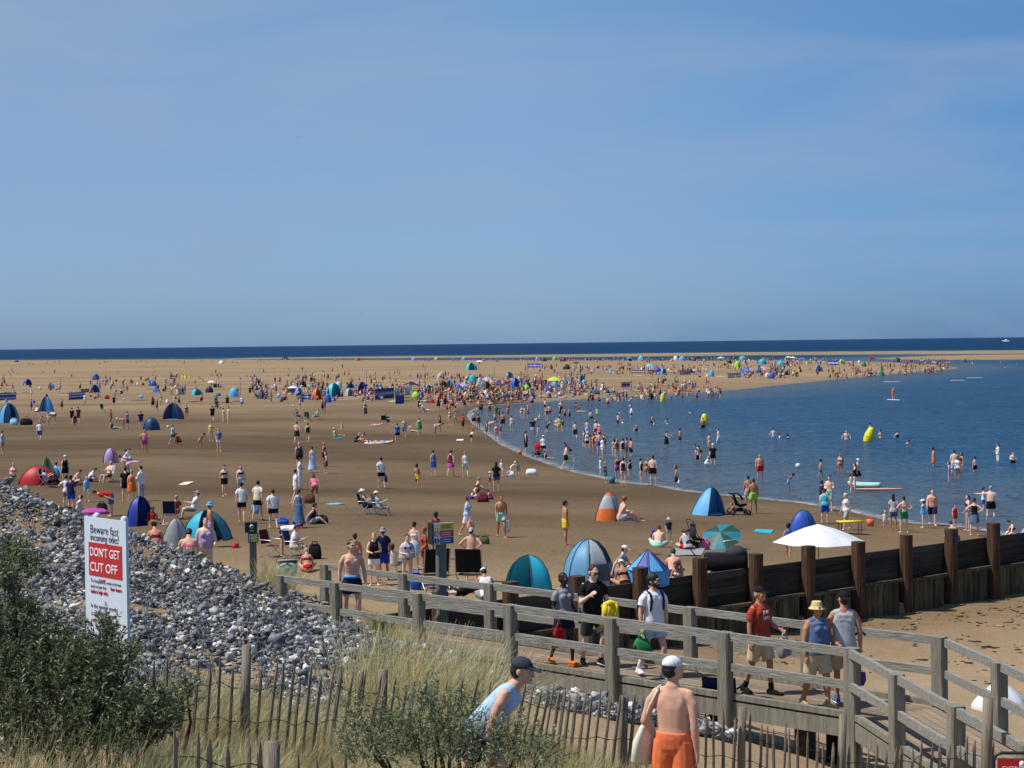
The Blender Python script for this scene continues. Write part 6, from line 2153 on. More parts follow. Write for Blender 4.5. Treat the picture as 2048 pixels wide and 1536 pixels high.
# ------------------------------------------------------------------ the cast
# px py pose facing body skin hair top bottom height[w depth] | place phrase (optional) ; '*' first = close-up detail, @d distance, z height
CAST = '''
482 992 walk F f 1 long:b B:black sh:paleblue 1.66|beside the woman in black shorts
449 993 walk2 F f 1 bun:k B:black sh:black 1.67|on bare sand left of the marker post
484 1046 walk B m 0 short:k T:white sh:black 1.80|left of the one in cream, above the marker post
516 1041 walk2 B m 0 short:k T:cream sh:black 1.79|between two friends above the marker post
547 1057 walk B m 1 short:b T:white sh:black 1.68|right of the one in cream, patterned back
599 939 stand B h 0 short:g V:charcoal sh:black 1.76|at the middle of the sand
625 945 walk B f 1 short:b - M:paleblue 1.68|beside the man in charcoal
648 933 hold R f 2 short:y B:black sh:black 1.62|behind the child in brown
652 947 stand2 L c 1 short:b - D:brown 1.35|holding a bucket among standing people
600 978 hold R m 1 short:k T:white tr:white 1.76|behind the woman in the blue dress
630 1006 stoop B f 3 long:k S:pink - 1.66|over brown bags on the sand
592 1008 carry R m 1 short:k T:white sh:cream 1.74|just left of the woman in the long blue dress
598 1056 walk B f 1 pony:k - M:denim 1.68|right of the three walking friends
622 1048 sit R m 0 short:k V:navy kn:silver 1.78|behind the woman in the long blue dress
763 977 walk B m 1 short:k T:white sh:black 1.80|alone with bags on empty sand
731 1029 chair 85 m 1 hat:white/g V:charcoal kn:navy 1.74|in the left silver chair
759 1031 chair 80 f 1 hat:cream/b T:silver kn:grey 1.66|in the right silver chair
566 1112 bend 100 m 0 short:k T:white sh:navy 1.78|beside the patterned folding chair
587 1116 phone 75 m 0 cap:purple/k T:white kn:beige 1.76|looking at a phone
615 1142 sitfwd B f 5 short:g B:maroon br:red 1.64|at the start of the boardwalk
711 1168 stand B f 2 bun:b B:peach sh:denim 1.66|behind the man in navy trunks
749 1171 hold F f 1 short:y V:black sh:white 1.72|with a handbag behind the far rail
767 1160 stand2 B m 2 bucket:grey/k T:navy kn:royal 1.74|behind the woman with a handbag
789 1146 chair B c 1 short:b T:cream kn:grey 1.45|left of the towel wrapped woman
815 1172 hold F f 1 short:b W:silver S:purple 1.68|behind the far boardwalk rail
830 1140 stand B f 1 bun:b B:white sk:paleblue 1.66|behind the towel wrapped woman
850 1152 stand2 L f 2 curly:r T:rust sh:maroon 1.64|left of the hazard board
873 1118 stand B m 3 short:k V:maroon sh:navy 1.72|directly behind the hazard board
944 1162 hips B m 0 capback:silver/b - sh:navy 1.76|behind the right black folding chair
974 1200 sitfwd B m 2 cap:white/k V:white sh:grey 1.72@44.6|against the groyne planks
926 1190 prone R f 1 long:k T:black sh:black 1.60@44.8|under the black chairs
935 1072 walk R f 5 short:b T:paleblue kn:white 1.66|carrying a peach bag
1003 1076 walk 30 m 2 short:b - sh:mint 1.78|carrying a white towel, on empty sand
834 978 walk B c 2 short:k - sh:yellow 1.45|alone on bare sand
867 952 walk B f 0 bun:b V:denim sk:blue 1.66|left of three women walking away
902 953 walk2 B f 1 curly:k V:maroon sk:magenta 1.68|middle of three women walking away
931 955 walk B f 1 bun:y V:white sh:white 1.66|right of three women walking away
993 984 stand B f 1 long:k T:black sh:denim 1.70|with a toddler in red
980 977 hold R c 1 bucket:cream/b V:maroon sh:red .98|toddler beside the woman with long hair
1004 953 walk F c 1 short:k T:cream sh:cream 1.1|behind the woman with long hair
1022 952 stoop R c 1 bucket:cream/b T:cream br:pink 1.05|digging by white bags
1036 956 stoop F c 1 short:b T:silver sh:silver 1.2|bending over the white rucksack heap
943 998 sitfwd R f 1 pony:b B:black sh:purple 1.62|by the red and black bag
953 984 sit R f 0 short:y B:peach sh:brown 1.60|behind the woman sitting by the red bag
984 999 sitfwd L c 1 short:b V:red sh:royal 1.1|by the red and black bag
1131 1092 stand R m 2 short:k - sh:yellow 1.80|left of the large blue cream dome
1052 909 stand R m 1 short:k V:black kn:black 1.84|standing at the water edge by the orange bucket
1087 914 walk B f 1 hat:white/k T:white sh:black 1.68|pushing the blue and red pushchair
1093 918 sitlong R c 1 short:k V:black br:black 1.2|in the shallows by the pushchair
1132 940 walk R m 1 short:k - sh:black 1.78|leading a toddler at the water edge
1149 941 walk L c 1 short:y V:blue sh:skyblue .85|led by a man in black shorts
1201 952 hold R c 1 short:y T:paleblue sh:white 1.25|left of the mint skirt child
1211 966 hold R c 1 bun:y T:maroon sk:teal 1.3|by the teal bucket
1236 958w.1 stand F f 2 short:b S:maroon sh:purple 1.60|holding a purple ring
1247 970 stand B f 1 bun:b S:black - 1.66|at the water edge by bathers
1260 953w.1 stand B c 1 short:k V:black br:paleblue 1.2|right of the woman in the black swimsuit
1282 970 stand R f 1 curly:k S:black - 1.62|at the water edge facing right
1295 962w.1 stand F f 2 short:b B:green br:green 1.58|behind the tall man in black shorts
1306 971 stand2 B m 1 short:k - sh:black 1.82|at the water edge, back turned
1353 978 walk L c 2 short:k - kn:navy 1.4|walking along the water edge with a white bag
1241 1041 sit R m 0 curly:r - sh:silver 1.76@64.2|leaning on the orange and grey tent
1497 1018 stand B m 2 short:k - sh:silver 1.70|beside the black stroller and lime shorts
1507 1027 stand2 B m 2 short:k - sh:lime 1.72|beside the black stroller
1468 1029 sit L c 1 short:r T:orange sh:navy 1.1|between blue wedge tent and stroller
1316 1096 sitfwd B m 1 short:b - kn:mint 1.80|with a child in a royal blue cap
1310 1084 sitfwd F c 1 cap:royal/k T:navy sh:navy 1.1|facing the bare backed man
1338 1084 stand F c 1 bucket:beige/b T:navy sh:beige 1.0|between seated parents by the stroller
1360 1092 sitfwd R f 1 short:b V:peach sh:lime 1.45|behind the woman in a grey vest
1376 1100 sitfwd B f 1 pony:b V:silver sh:red 1.66|with the folded stroller behind
1320 1152 sitfwd R c 2 short:k V:navy sh:navy 1.3@50.5|right of the striped play tent
1346 1156 sitfwd B m 0 short:k - sh:navy 1.76@50|close behind the groyne planks
1358 1166 sitfwd F c 2 pony:b B:white sh:white 1.35@48.6|in front of the seated bare man
1250 1176 sitfwd B f 2 bucket:cream/g B:black br:black 1.60@47|against the large blue cream dome
1239 1150 sit R m 1 cap:white/b T:grey sh:black 1.7@50|at the right foot of the large blue cream dome
1577 1118 walk B c 2 short:k V:blue sh:blue 1.3@60.5|under the left edge of the white parasol
1650 1046 stand B f 1 short:b V:aqua kn:blue 1.60|left of the man facing the camera
1659 1022 hold F m 1 short:k - kn:mint 1.80|facing the camera by the water
1644 1020 stand2 R m 2 short:k T:navy kn:white 1.5|hidden behind the couple by the water
1693 1060 walk L f 1 capback:cream/g V:white kn:silver 1.66|behind the yellow folding table
1770 1059 stand F c 0 short:y T:cream sh:white .85|beside the orange red bucket
1787 1062 stand B f 2 long:k T:silver sh:denim 1.66|left of the green shorts
1808 1066 hips B f 1 bun:b B:peach sh:green 1.62|facing the water, elbows out
1846 1056 reach L c 1 cap:white/k L:skyblue br:skyblue 1.3|stretching an arm by the water
1865 1051 walk F m 1 short:k V:peach kn:navy 1.70|carrying a red ball and towel
1910 1055 stand F c 1 cap:royal/k V:red sh:red 1.1|behind the bare backed man at the right
1912 1083 sitfwd B m 0 short:b - sh:royal 1.80|at the right behind the groyne
1936 1062 stand2 L f 1 pony:b B:navy br:navy 1.62|facing the woman in blue denim
1949 1072 hips B f 1 bun:b S:black sk:denim 1.66|right end behind the groyne
1967 1024w.1 hold R c 1 short:b T:white sh:royal 1.35|beside the big man pointing out to sea
1982 1033w.35 reach B h 1 short:g - sh:black 1.84|pointing out to sea
2033 1074 sitfwd L f 1 short:b B:black br:black 1.62|at the right frame edge
2044 1078 sitfwd R f 1 short:b T:lilac sh:white 1.66|at the right frame edge
1468 1300 stand F f 1 short:b - - 1.6|hide
1867 933w.45 stand R m 2 short:k - sh:orange 1.76|
1909 946w.3 stand B m 1 short:b - kn:paleblue 1.80|in the huddle of bathers at the right
1915 958w.2 hold F f 2 long:k V:white br:teal 1.64|in the huddle of bathers at the right
1923 942w.4 stand L f 2 long:b S:brown - 1.62|in the huddle of bathers at the right
1898 963w.1 stand L c 1 pony:k S:black - 1.30|in the huddle of bathers at the right
1950 943w.4 stand B c 1 short:k - sh:black 1.4|right of the huddle of bathers
1996 921w.4 hold L f 1 long:k V:white tr:white 1.62|
2026 926w.7 hold F m 1 short:k - sh:black 1.5|
1693 879w.95 wade F m 1 short:k - sh:beige 1.78|left of the nearest yellow buoy
1740 870w.6 hold R m 2 short:k - sh:navy 1.72|leaning on the nearest yellow buoy
1761 877w.8 wade L f 2 long:k B:white br:white 1.62|
1795 875w.95 wade F f 1 curly:k S:black - 1.55|
1807 887w.1 swim R m 2 short:k - sh:navy 1.75|
1547 874w.95 wade B m 1 short:b - sh:skyblue 1.78|
1559 876w1.05 wade R c 1 short:b V:white br:blue 1.5|
1575 877w1.1 wade R c 1 short:k L:navy br:navy 1.5|
1681 949w.2 stand F f 2 short:k B:white br:brown 1.60|
1715 966w.3 walk 60 m 1 cap:white/b - sh:black 1.80|pulling the clear dinghy
1710 978w.15 reach L f 1 long:b S:black - 1.66|beside the man pulling the dinghy
1702 985w.1 stand R c 1 cap:red/b V:peach sh:orange 1.2|in front of the dinghy
1641 953w.2 walk R c 2 short:b - sh:teal 1.35|
1520 958w.2 stand F m 5 short:b - sh:red 1.78|
1577 981 stoop R c 3 curly:k - sh:skyblue 1.15|at the water edge with big curly hair
1402 923w.15 stoop L f 1 bun:b S:black - 1.6|
1411 930w.05 squat R c 1 bucket:silver/k T:white sh:white 1.1|
1426 930w.2 stand F m 1 hat:white/k T:black sh:black 1.7|
1419 893w.5 hold B f 1 bun:b B:peach br:orange 1.6|
1437 885w.4 walk L m 1 short:k - kn:paleblue 1.6|
1333 893w.4 point R f 1 bun:b V:black sk:black 1.7|
1360 884w.5 stand R m 2 short:k - sh:black 1.7|
1273 862w.9 wade F c 1 short:k V:black sh:black 1.5|
1236 846w.7 stand R m 1 short:k - sh:black 1.75|
1245 846w1.1 wade L c 1 short:b T:white sh:navy 1.5|
1252 839w.15 swim L m 1 short:b - sh:navy 1.7|
1262 835w.3 wade R m 1 short:k L:white sh:navy 1.6|
1244 826w.1 swim L m 1 short:k - sh:navy 1.7|
1255 812w.1 swim R m 1 short:k - sh:navy 1.7|
1301 812w.15 swim L m 2 short:k - sh:navy 1.7|
1304 846w.8 wade R m 1 short:k V:black sh:black 1.75|
1309 850w.9 wade L c 1 short:k V:lime sh:orange 1.4|
1326 843w.1 swim R m 2 short:k - sh:navy 1.7|
1340 848w.1 swim L m 1 short:k - sh:navy 1.7|
1385 826w.1 swim L m 1 short:k - sh:navy 1.7|
1406 856w.7 stand B m 2 short:b - sh:navy 1.75|in front of the middle yellow buoy
1397 921w.6 stand B m 1 short:k - sh:navy 1.7|left of the man in black with a sun hat
1182 837w.8 stand B m 1 short:k - sh:navy 1.78|
1194 830w.7 stand L f 1 long:k V:lime sh:black 1.65|
1175 864w.6 stand B m 1 short:k - kn:paleblue 1.78|
1193 868w.5 stand B m 1 short:b - sh:maroon 1.76|
1199 873w.5 stand B f 1 bucket:white/b T:pink sh:pink 1.6|
1168 893w.3 stand L f 1 bun:b S:black - 1.66|left end of the bathers in a cluster
1175 897w.2 stand F f 1 bucket:cream/b V:silver sh:navy 1.6|in the cluster of bathers
1181 900w.2 stand R c 5 long:b B:red br:red 1.5|in the cluster of bathers
1187 905w.1 hold L f 5 pony:b S:orange - 1.6|in front of the cluster of bathers
1193 898w.2 stand F f 2 bun:y B:orange br:orange 1.6|in the cluster of bathers
1199 906w.1 stand B m 1 short:b - sh:blue 1.76|in the cluster of bathers
1205 916w.05 stand L f 1 long:k V:white sh:white 1.64|right of the blue shorts, in the cluster
1209 897w.3 hip1 F f 2 long:k B:pink br:navy 1.6|right end of the cluster of bathers
1229 912w.3 stand B f 1 long:b B:black br:black 1.66|left of the second cluster
1234 916w.2 cross B f 1 long:y S:brown - 1.66|in the second cluster of bathers
1246 916w.2 stand B f 1 bun:b S:navy - 1.68|in the second cluster of bathers
1253 912w.3 stand L m 2 short:k - sh:denim 1.72|in the second cluster of bathers
1262 914w.3 stand R m 5 short:k - sh:black 1.74|right of the second cluster
1151 876w.2 walk B m 1 short:k - kn:navy 1.7|
1119 864w.2 stand B m 1 short:k - sh:yellow 1.75|
1113 862w.3 stand F f 1 long:k B:white br:white 1.62|left of the yellow shorts
1125 863w.3 stand R f 1 long:k S:black - 1.62|right of the yellow shorts
1066 871w.1 hips B m 2 short:k T:black sk:lilac 1.72|
1076 872w.1 walk R c 1 short:b T:silver sh:silver 1.1|
1094 865w.2 stoop R f 1 short:k V:black sh:black 1.62|
1047 899w1.0 wade L m 1 short:k - sh:black 1.75|hide
1136 895w.45 stoop F m 1 short:k V:black sh:black 1.75|hide
1140 902w.8 stoop L m 2 short:k - sh:navy 1.75|
1027 866 w1 B m 1 short:k - kn:paleblue 1.75|hide
1024 862w.2 stand B m 1 short:k - kn:silver 1.76|
1006 856w.1 stand B m 2 short:k - kn:navy 1.75|
990 848w.1 stand B c 1 short:y - sh:blue 1.4|
973 876w.05 stand L f 1 long:k V:navy sh:black 1.62|
980 862w.1 bend R m 5 short:b - sh:peach 1.72|
993 884w.03 walk B f 1 bun:g S:pink - 1.64|at the water edge, bending woman in pink
1001 870w.1 stand L c 1 short:k V:charcoal sh:black 1.3|
948 856 stand B m 1 short:k - sh:navy 1.78|at the water edge holding hands
957 861 stand B f 2 short:k S:navy - 1.66|at the water edge holding hands
943 885 stoop B c 1 short:b - sh:black 1.25|beside the white towel strip
926 863 hold L h 2 short:b T:red kn:black 1.74|beside the couple holding hands
900 850 stand F f 1 bun:b B:black br:black 1.64|
911 851 walk R f 2 bun:b B:peach br:peach 1.62|
962 830w.05 stand B m 3 short:k - sh:navy 1.76|
979 832w.1 stand F f 2 hat:white/b S:maroon - 1.6|
985 820w.2 stand B f 2 bun:b S:rust - 1.6|hide
992 835w.2 stand B m 2 short:k V:green sh:green 1.7|
998 841w.2 stand R f 2 long:k S:black - 1.62|
1016 836w.25 hold F f 2 long:b B:black br:black 1.62|
1017 824w.2 stand L m 2 short:k - sh:red 1.74|carrying a red towel
1044 838w.15 stand F f 1 bun:b B:black br:black 1.62|left of three friends in the shallows
1049 838w.15 stand L f 1 long:k B:pink br:navy 1.6|middle of three friends in the shallows
1056 838w.15 stand L m 1 cap:white/k V:black sh:black 1.72|right of three friends in the shallows
1078 839w.1 sitlong L m 1 short:k - sh:navy 1.7|
1094 840w.2 stand F f 1 long:k S:maroon - 1.62|
1099 833w.3 stand B m 1 short:b - sh:red 1.7|
1107 828w.2 walk R c 1 short:k L:navy sh:navy 1.3|
1090 820w.3 stand R m 1 short:k - sh:black 1.74|
1064 812w.15 stand B h 1 cap:purple/g T:lilac sk:navy 1.7|
1076 810w.15 stand F f 2 bun:b S:maroon - 1.62|
1122 821w.5 stand F m 1 short:k - sh:navy 1.74|
1120 833w.3 stand R m 1 short:k V:black sh:black 1.7|
1130 833w.6 wade L m 2 short:b - sh:navy 1.7|
1139 836w.5 stand L m 2 short:k - sh:black 1.74|
1152 826w.3 stand R f 2 bun:k S:navy - 1.6|
1158 820w.2 squat R f 2 long:k S:black - 1.6|beside the white body board
1216 809w.6 stand B m 1 short:b - sh:red 1.74|
1284 799w.8 stand B h 1 short:b T:white sh:navy 1.74|
1177 804w.5 stand L m 2 short:k - sh:navy 1.74|
1193 802w1.1 wade L c 1 short:k - sh:navy 1.5|
1185 804w1.15 wade R c 1 short:b - sh:navy 1.5|
1466 783w.3 stand F f 2 long:k S:black - 1.66|alone in the far shallows
1529 776 stand B m 2 short:b - sh:black 1.75|alone on the tip of the sand
1785 763 kneel R m 2 cap:white/k - sh:navy 1.74|kneeling on the nearer white paddleboard
1787 800 stand B m 0 short:g V:orange sh:orange 1.78|standing on the white paddleboard
1949 755 kneel R m 2 short:k V:red sh:navy 1.7|paddling the far white paddleboard
1914 750w.7 stand F m 1 short:k V:white sh:navy 1.7|behind the smaller white paddleboard
28 986 hold F f 1 short:y B:pink br:black 1.62|at the left edge by the red ball
5 908 hold R m 1 short:k T:silver kn:grey 1.74|at the left frame edge
80 882 walk B m 1 bucket:skyblue/b T:white kn:royal 1.72|with a blue rucksack
96 974 lounge R m 1 short:k T:silver tr:black 1.76|in front of the dark red tent
112 955 sit B m 1 short:k T:skyblue kn:denim 1.76|beside the lime green shelter
131 970 stand F f 1 hat:white/b V:black sh:black 1.66|right of the dark red tent
147 968 sitfwd R m 1 short:b - sh:navy 1.76|right of the woman in a white sun hat
134 1020 hip1 B f 1 short:k T:white sh:denim 1.66|with the man in navy above the stones
143 1028 stand B m 0 short:k T:navy sh:royal 1.80|above the stones near the notice board
156 1026 sitlong L f 1 short:b V:white sh:black 1.64|at the feet of the man in navy
174 1003 walk F c 1 short:k V:skyblue sh:mint 1.3|near the crowd above the stones
163 996 stand R c 2 short:b V:royal sh:black 1.2|hide
177 964 sitfwd R m 1 short:k T:white kn:navy 1.76|behind the bare chested man in a chair
200 968 sitlong L f 5 bucket:pink/b V:pink sh:pink 1.4|hide
218 965 chair -30 m 1 short:g - sh:brown 1.78|in the silver chair at the left
255 958 stoop L f 1 bun:b B:white br:cream 1.60|holding a blue body board
222 1032 bend L m 1 short:b T:red kn:denim 1.78|behind the purple mat bundle
252 1004 stand B m 1 short:k T:black sh:black 1.74|left of the orange one
264 1006 stand B f 1 short:g D:orange - 1.62|behind the barrel blue shelter
283 1002 hold L m 1 short:k L:white tr:silver 1.76|behind the barrel blue shelter
302 1050 sitfwd B f 2 long:b V:red M:red 1.64|in front of the barrel blue shelter
388 1036 chair L m 1 hat:grey/k T:white kn:grey 1.76|behind the large teal shelter
352 1040 chair B f 1 short:y T:rust kn:teal 1.62|beside the navy folding chair
421 1096 stand R m 2 bucket:skyblue/k - kn:lilac 1.76|in front of the large teal shelter
313 1106 sitfwd B f 5 hat:cream/b B:maroon br:maroon 1.7@43.2|behind the stone crest
376 1128 sitfwd B m 0 short:k B:pink sh:denim 1.76@41|behind the stone crest beside the lilac swimsuit
413 1167 carry F h 1 pony:k S:lilac - 1.66@42|walking behind the stone crest
395 1118 sitfwd R c 3 short:k V:black sh:black 1.2@44.5|hide
290 907 hips B h 5 short:g - sh:magenta 1.76|on bare sand
346 889 walk R m 1 short:b T:mint sh:green 1.62|
360 889 squat L m 2 short:r T:rust sh:black 1.7|
400 896 stoop R c 2 short:b - sh:peach 1.35|
422 882 hold F f 1 short:b V:yellow sh:cream 1.6|
438 903 stand F m 1 short:b T:denim sh:white 1.78|
250 918 sitfwd R f 1 short:b T:white sh:silver 1.62|beside the pink tent
260 921 sitfwd L f 1 pony:k T:paleblue sh:pink 1.62|beside the pink tent
594 886 walk2 B m 1 short:b - kn:charcoal 1.80|hand in hand on bare sand
616 885 walk B f 1 short:k S:black - 1.66|hand in hand on bare sand
671 874 sitlong R f 1 cap:white/b T:lime br:teal 1.62|
684 870 stand F c 0 short:b - sh:peach 1.15|
711 884 sitfwd R m 1 short:g T:navy kn:charcoal 1.74|
720 882 sitfwd R f 2 short:b B:olive sh:yellow 1.6|
732 874 sitlong R f 2 bun:b S:olive - 1.6|hide
745 886 lie R f 1 short:b B:navy br:navy 1.62|on the white and blue towel
770 887 lie L m 1 short:b - sh:skyblue 1.74|on the white and blue towel
752 852 lie L f 1 short:b B:peach br:peach 1.6|left of the navy folding chair
776 850 chair R m 1 short:k T:navy kn:charcoal 1.74|on the navy folding chair
795 886 stand B f 1 bun:b T:blue sh:black 1.68|
809 874 walk F m 1 short:b T:silver kn:denim 1.74|
822 864 sitlong R f 1 short:k B:white br:brown 1.62|
839 870 stand B f 1 bun:b D:green - 1.62|
871 870 bend R m 2 short:b - kn:silver 1.74|
880 864 hold L f 2 long:b V:brown sh:silver 1.66|
836 852 sit R f 1 short:b B:pink sh:white 1.6|
731 830 stand F f 1 bun:b V:grey M:charcoal 1.66|
645 826 stand R m 2 short:k - kn:navy 1.78|
650 824 stand L m 2 short:k V:maroon sh:denim 1.72|
600 820 walk R f 1 short:g T:lilac sh:lilac 1.66|
543 805 stand L m 1 short:k T:charcoal tr:denim 1.78|
596 840 chair R m 1 short:k T:navy kn:charcoal 1.74|left in a row of three chairs
615 841 chair B c 1 short:k T:green sh:green 1.4|middle in a row of three chairs
634 839 chair L f 1 short:b T:white sh:black 1.64|right in a row of three chairs
671 841 squat R c 1 bucket:skyblue/b V:mint sh:green 1.2|
689 840 squat L c 2 short:b V:peach sh:maroon 1.2|
838 822 stand F f 1 long:k D:black - 1.68|
848 832 stoop L m 1 hat:white/b T:white sh:purple 1.74|
877 821 stand B f 1 long:k D:black - 1.68|
885 820 walk L f 1 bun:b B:black br:black 1.62|
856 822 lie R f 1 short:b B:white br:white 1.62|
124 822 stand R f 2 bun:y D:black - 1.66|
144 848 walk B m 1 short:k T:black sh:black 1.76|
157 846 walk B m 1 short:k T:charcoal kn:red 1.78|
150 856 walk F f 2 bun:b V:charcoal sk:charcoal 1.5|
98 850 bend R m 2 short:k T:charcoal kn:mint 1.74|
110 844 bend L f 1 short:k V:white sh:navy 1.66|
122 844 stand L c 2 short:b - sh:peach 1.2|
196 840 sitfwd F c 1 short:k V:navy sh:white 1.1|
63 822 stand L f 2 short:r D:purple - 1.6|
73 824 sitfwd B f 1 bun:k V:white sh:navy 1.6|
82 852 stoop B m 1 short:b T:aqua sh:blue 1.7|hide
59 843 sitfwd L f 5 bucket:pink/y B:peach sh:peach 1.6|
78 846 sitfwd R m 2 short:r - sh:navy 1.7|
67 772 stand B m 2 short:b - sh:olive 1.76|
86 770 hips F m 2 short:b - sh:navy 1.76|
119 768 hips B m 1 short:b - sh:white 1.76|
181 772 walk R m 1 short:k T:white tr:navy 1.78|
36 786 walk R m 1 short:b - sh:cream 1.7|
45 785 stand R m 2 short:b - sh:brown 1.74|
53 792 stand L m 1 short:k T:navy tr:charcoal 1.74|
59 792 walk L f 1 short:b L:teal tr:paleblue 1.64|
9 779 stand B m 1 short:b - sh:maroon 1.74|
218 762 stand F m 1 short:k T:blue sh:navy 1.72|
222 761 walk R f 1 short:b T:silver sh:paleblue 1.62|
243 768 walk F f 1 short:b D:blue - 1.62|
254 758 walk L m 2 short:b T:silver sh:cream 1.7|
170 811 stand F f 2 short:k T:white sh:white 1.7|
228 815 stand B f 1 short:b T:black sh:navy 1.66|
249 806 walk R f 2 short:b D:rust - 1.66|
233 804 stand L m 2 short:b - sh:navy 1.7|
283 806 walk L f 2 long:b B:black br:black 1.66|
291 806 walk R f 2 long:b S:black - 1.66|
306 818 stand B f 2 long:b V:maroon kn:black 1.68|
314 824 stand L m 1 cap:white/b T:olive kn:black 1.74|
322 812 stand F m 2 short:b - sh:mint 1.7|
334 808 stand R f 2 long:b T:charcoal sk:black 1.66|
349 812 walk L f 1 bun:b B:lilac br:lilac 1.62|
358 812 walk R m 2 short:b - kn:navy 1.7|
373 838 stand F f 2 cap:silver/b B:black br:black 1.66|
336 789 stand B m 2 short:b - sh:rust 1.76|
347 786 walk R m 1 short:b T:silver tr:denim 1.76|
380 782 hold F f 1 bun:b B:black sk:white 1.66|
393 778 walk F m 1 short:b - sh:lilac 1.7|
403 811 stand B m 5 short:b - sh:black 1.76|
408 788 stand R f 1 short:k D:navy - 1.66|
432 810 stand B m 1 short:g T:grey sh:charcoal 1.76|
455 816 stand B h 0 bun:k T:black sh:black 1.7|
466 808 walk L f 2 bun:b B:orange sk:brown 1.62|
489 800 stand B m 1 short:k T:blue tr:teal 1.74|
484 816 walk F f 1 short:b T:white sk:blue 1.62|
425 844 walk B m 1 short:k T:black sh:black 1.78|
447 846 stand2 R m 1 short:b T:beige tr:beige 1.6|
457 847 stand L m 1 short:b T:beige tr:beige 1.74|
275 820 walk B c 1 short:b - sh:black 1.4|
255 857 stand R m 1 short:k T:grey kn:purple 1.72|
222 852 stand L m 2 short:r T:rust kn:denim 1.74|
247 857 bend L f 5 bucket:white/b V:pink sh:lilac 1.62|
282 856 stand B m 1 short:b T:navy sh:royal 1.7|
225 858 sitlong R f 1 short:k V:charcoal tr:silver 1.66|
263 748 walk L m 1 short:k T:silver tr:charcoal 1.76|
265 741 walk R m 1 short:k T:charcoal tr:black 1.76|
606 754 walk L m 1 short:k T:black sh:beige 1.76|
693 753 walk R m 2 short:k - sh:black 1.76|
712 744 stand L m 2 short:k T:black sh:black 1.76|
748 752 walk F f 2 bun:b B:black br:black 1.66|
772 752 walk L m 2 short:b - kn:black 1.76|
783 750 walk R f 2 short:b B:olive br:olive 1.66|
638 742 walk L m 2 short:b - sh:olive 1.76|
'''
HIS = '''
*1345 0 boytrunks 158 m 0 cap:white/k - sh:coral 1.74@15.9|walking away along the dune path with a cotton bag
*958 .20 climb 74 m 0 cap:charcoal/k V:paleblue sh:navy 1.62@14.2|climbing the path behind the grey green shrub
*706 0 strip 12 m 0 short:k - sh:navy 1.79@34.5|on the far end of the boardwalk with sunglasses in hair
*1128 0 bagwalk 34 f 4 short:k T:grey sh:navy 1.66@30.2|carrying a red bag on the boardwalk
*1187 0 fist 20 m 1 short:b T:black kn:charcoal 1.82@30.0|with glasses, carrying yellow cloth on the boardwalk
*1308 0 backpack 28 m 0 curly:k T:white sh:paleblue 1.79@28.95|smiling with beard, glasses and rucksack straps
*1520 0 carry 42 m 2 cap:black/g T:rust kn:beige 1.76@27.5|on the boardwalk
*1634 0 carry 30 h 2 bucket:straw/b V:denim kn:beige 1.66@26.5|gripping the rail, in tan boots
*1688 0 backpack 172 m 2 capback:black/k V:silver kn:beige 1.80@26.6|back turned at the bend of the boardwalk
'''
PP = dict(stand='standing', stand2='standing', walk='walking', walk2='walking', hips='hands on hips', hip1='hand on hip', hold='standing arms folded', carry='walking', cross='arms crossed', reach='arm stretched out', point='pointing', wade='wading', bend='bending over', stoop='stooping', squat='squatting', sit='sitting knees up',
          sitlong='sitting legs stretched', sitfwd='sitting on sand', chair='seated', lounge='reclining', lie='lying on back', prone='lying face down', crawl='crawling', kneel='kneeling', swim='swimming', phone='seated', boytrunks='', climb='', strip='', backpack='', bagwalk='', fist='')

def word(tok):
    k, c = tok.split(':')
    return GWORD[k].format(CWORD.get(c, c))

used = {}
def describe(fl, place, px, py, wet):
    pn, fc, bt, sk, hair, top, bot = fl
    who = 'child' if bt == 'c' else 'person'
    cl = [word(t) for t in (top, bot) if t != '-']
    if top == '-' and bt != 'f':
        cl = ['only ' + cl[0]] if cl else ['']
    if len(cl) == 2 and cl[0].split()[0] == cl[1].split()[0] and len(cl[0].split()) == 2:
        cl = [cl[0].split()[0] + ' ' + cl[0].split(None, 1)[1], cl[1].split(None, 1)[1]]
    hk, hc = hair.split(':')
    hat = HATW[hk].format(CWORD.get(hc.split('/')[0], hc.split('/')[0])) if hk in HATW else ''
    ph = PP[pn]
    if wet > .03 and pn not in ('swim', 'wade'):
        ph = ph.replace('on sand', '') + ' in water'
    cand = []
    if place:
        cand.append(place)
    near = sorted(LAND, key=lambda l: (l[1] - px) ** 2 + ((l[2] - py) * 2.5) ** 2)[:6]
    for (n_, x, y) in near:
        dx, dy = px - x, (py - y) * 2
        rel = ('right of' if dx > 0 else 'left of') if abs(dx) > abs(dy) else ('before' if dy > 0 else 'behind')
        cand.append('%s the %s' % (rel, n_))
    hw = {'k': 'black', 'b': 'brown', 'y': 'blond', 'g': 'grey', 'r': 'ginger'}
    for ex in (0, 1, 2):
        for c in cand:
            w_ = [who, 'in', ' and '.join(cl)]
            if pn == 'swim' or cl == ['']:
                w_ = [(hw[hc] + '-haired ' if hc in hw else '') + 'person']
            if hat and (ex or len(cl) < 2 or place):
                w_.append('with ' + hat)
            elif ex == 2 and hc in hw and hk not in HATW:
                w_[0] = hw[hc] + '-haired ' + w_[0]
            s = ' '.join(w_) + ', ' + (ph + ' ' if ph else '') + c
            if len(s.split()) > 16 and hat:
                s = s.replace(' with ' + hat, '')
            if len(s.split()) > 16 and ph:
                s = s.replace(ph + ' ', '')
            if len(s.split()) > 16:
                s = who + ' in ' + cl[0] + ', ' + c
            if s not in used:
                used[s] = 1
                return s
    s = s + ', facing ' + {'F': 'the camera', 'B': 'away', 'L': 'left', 'R': 'right'}.get(fc, 'aside')
    used[s] = used.get(s, 0) + 1
    return s

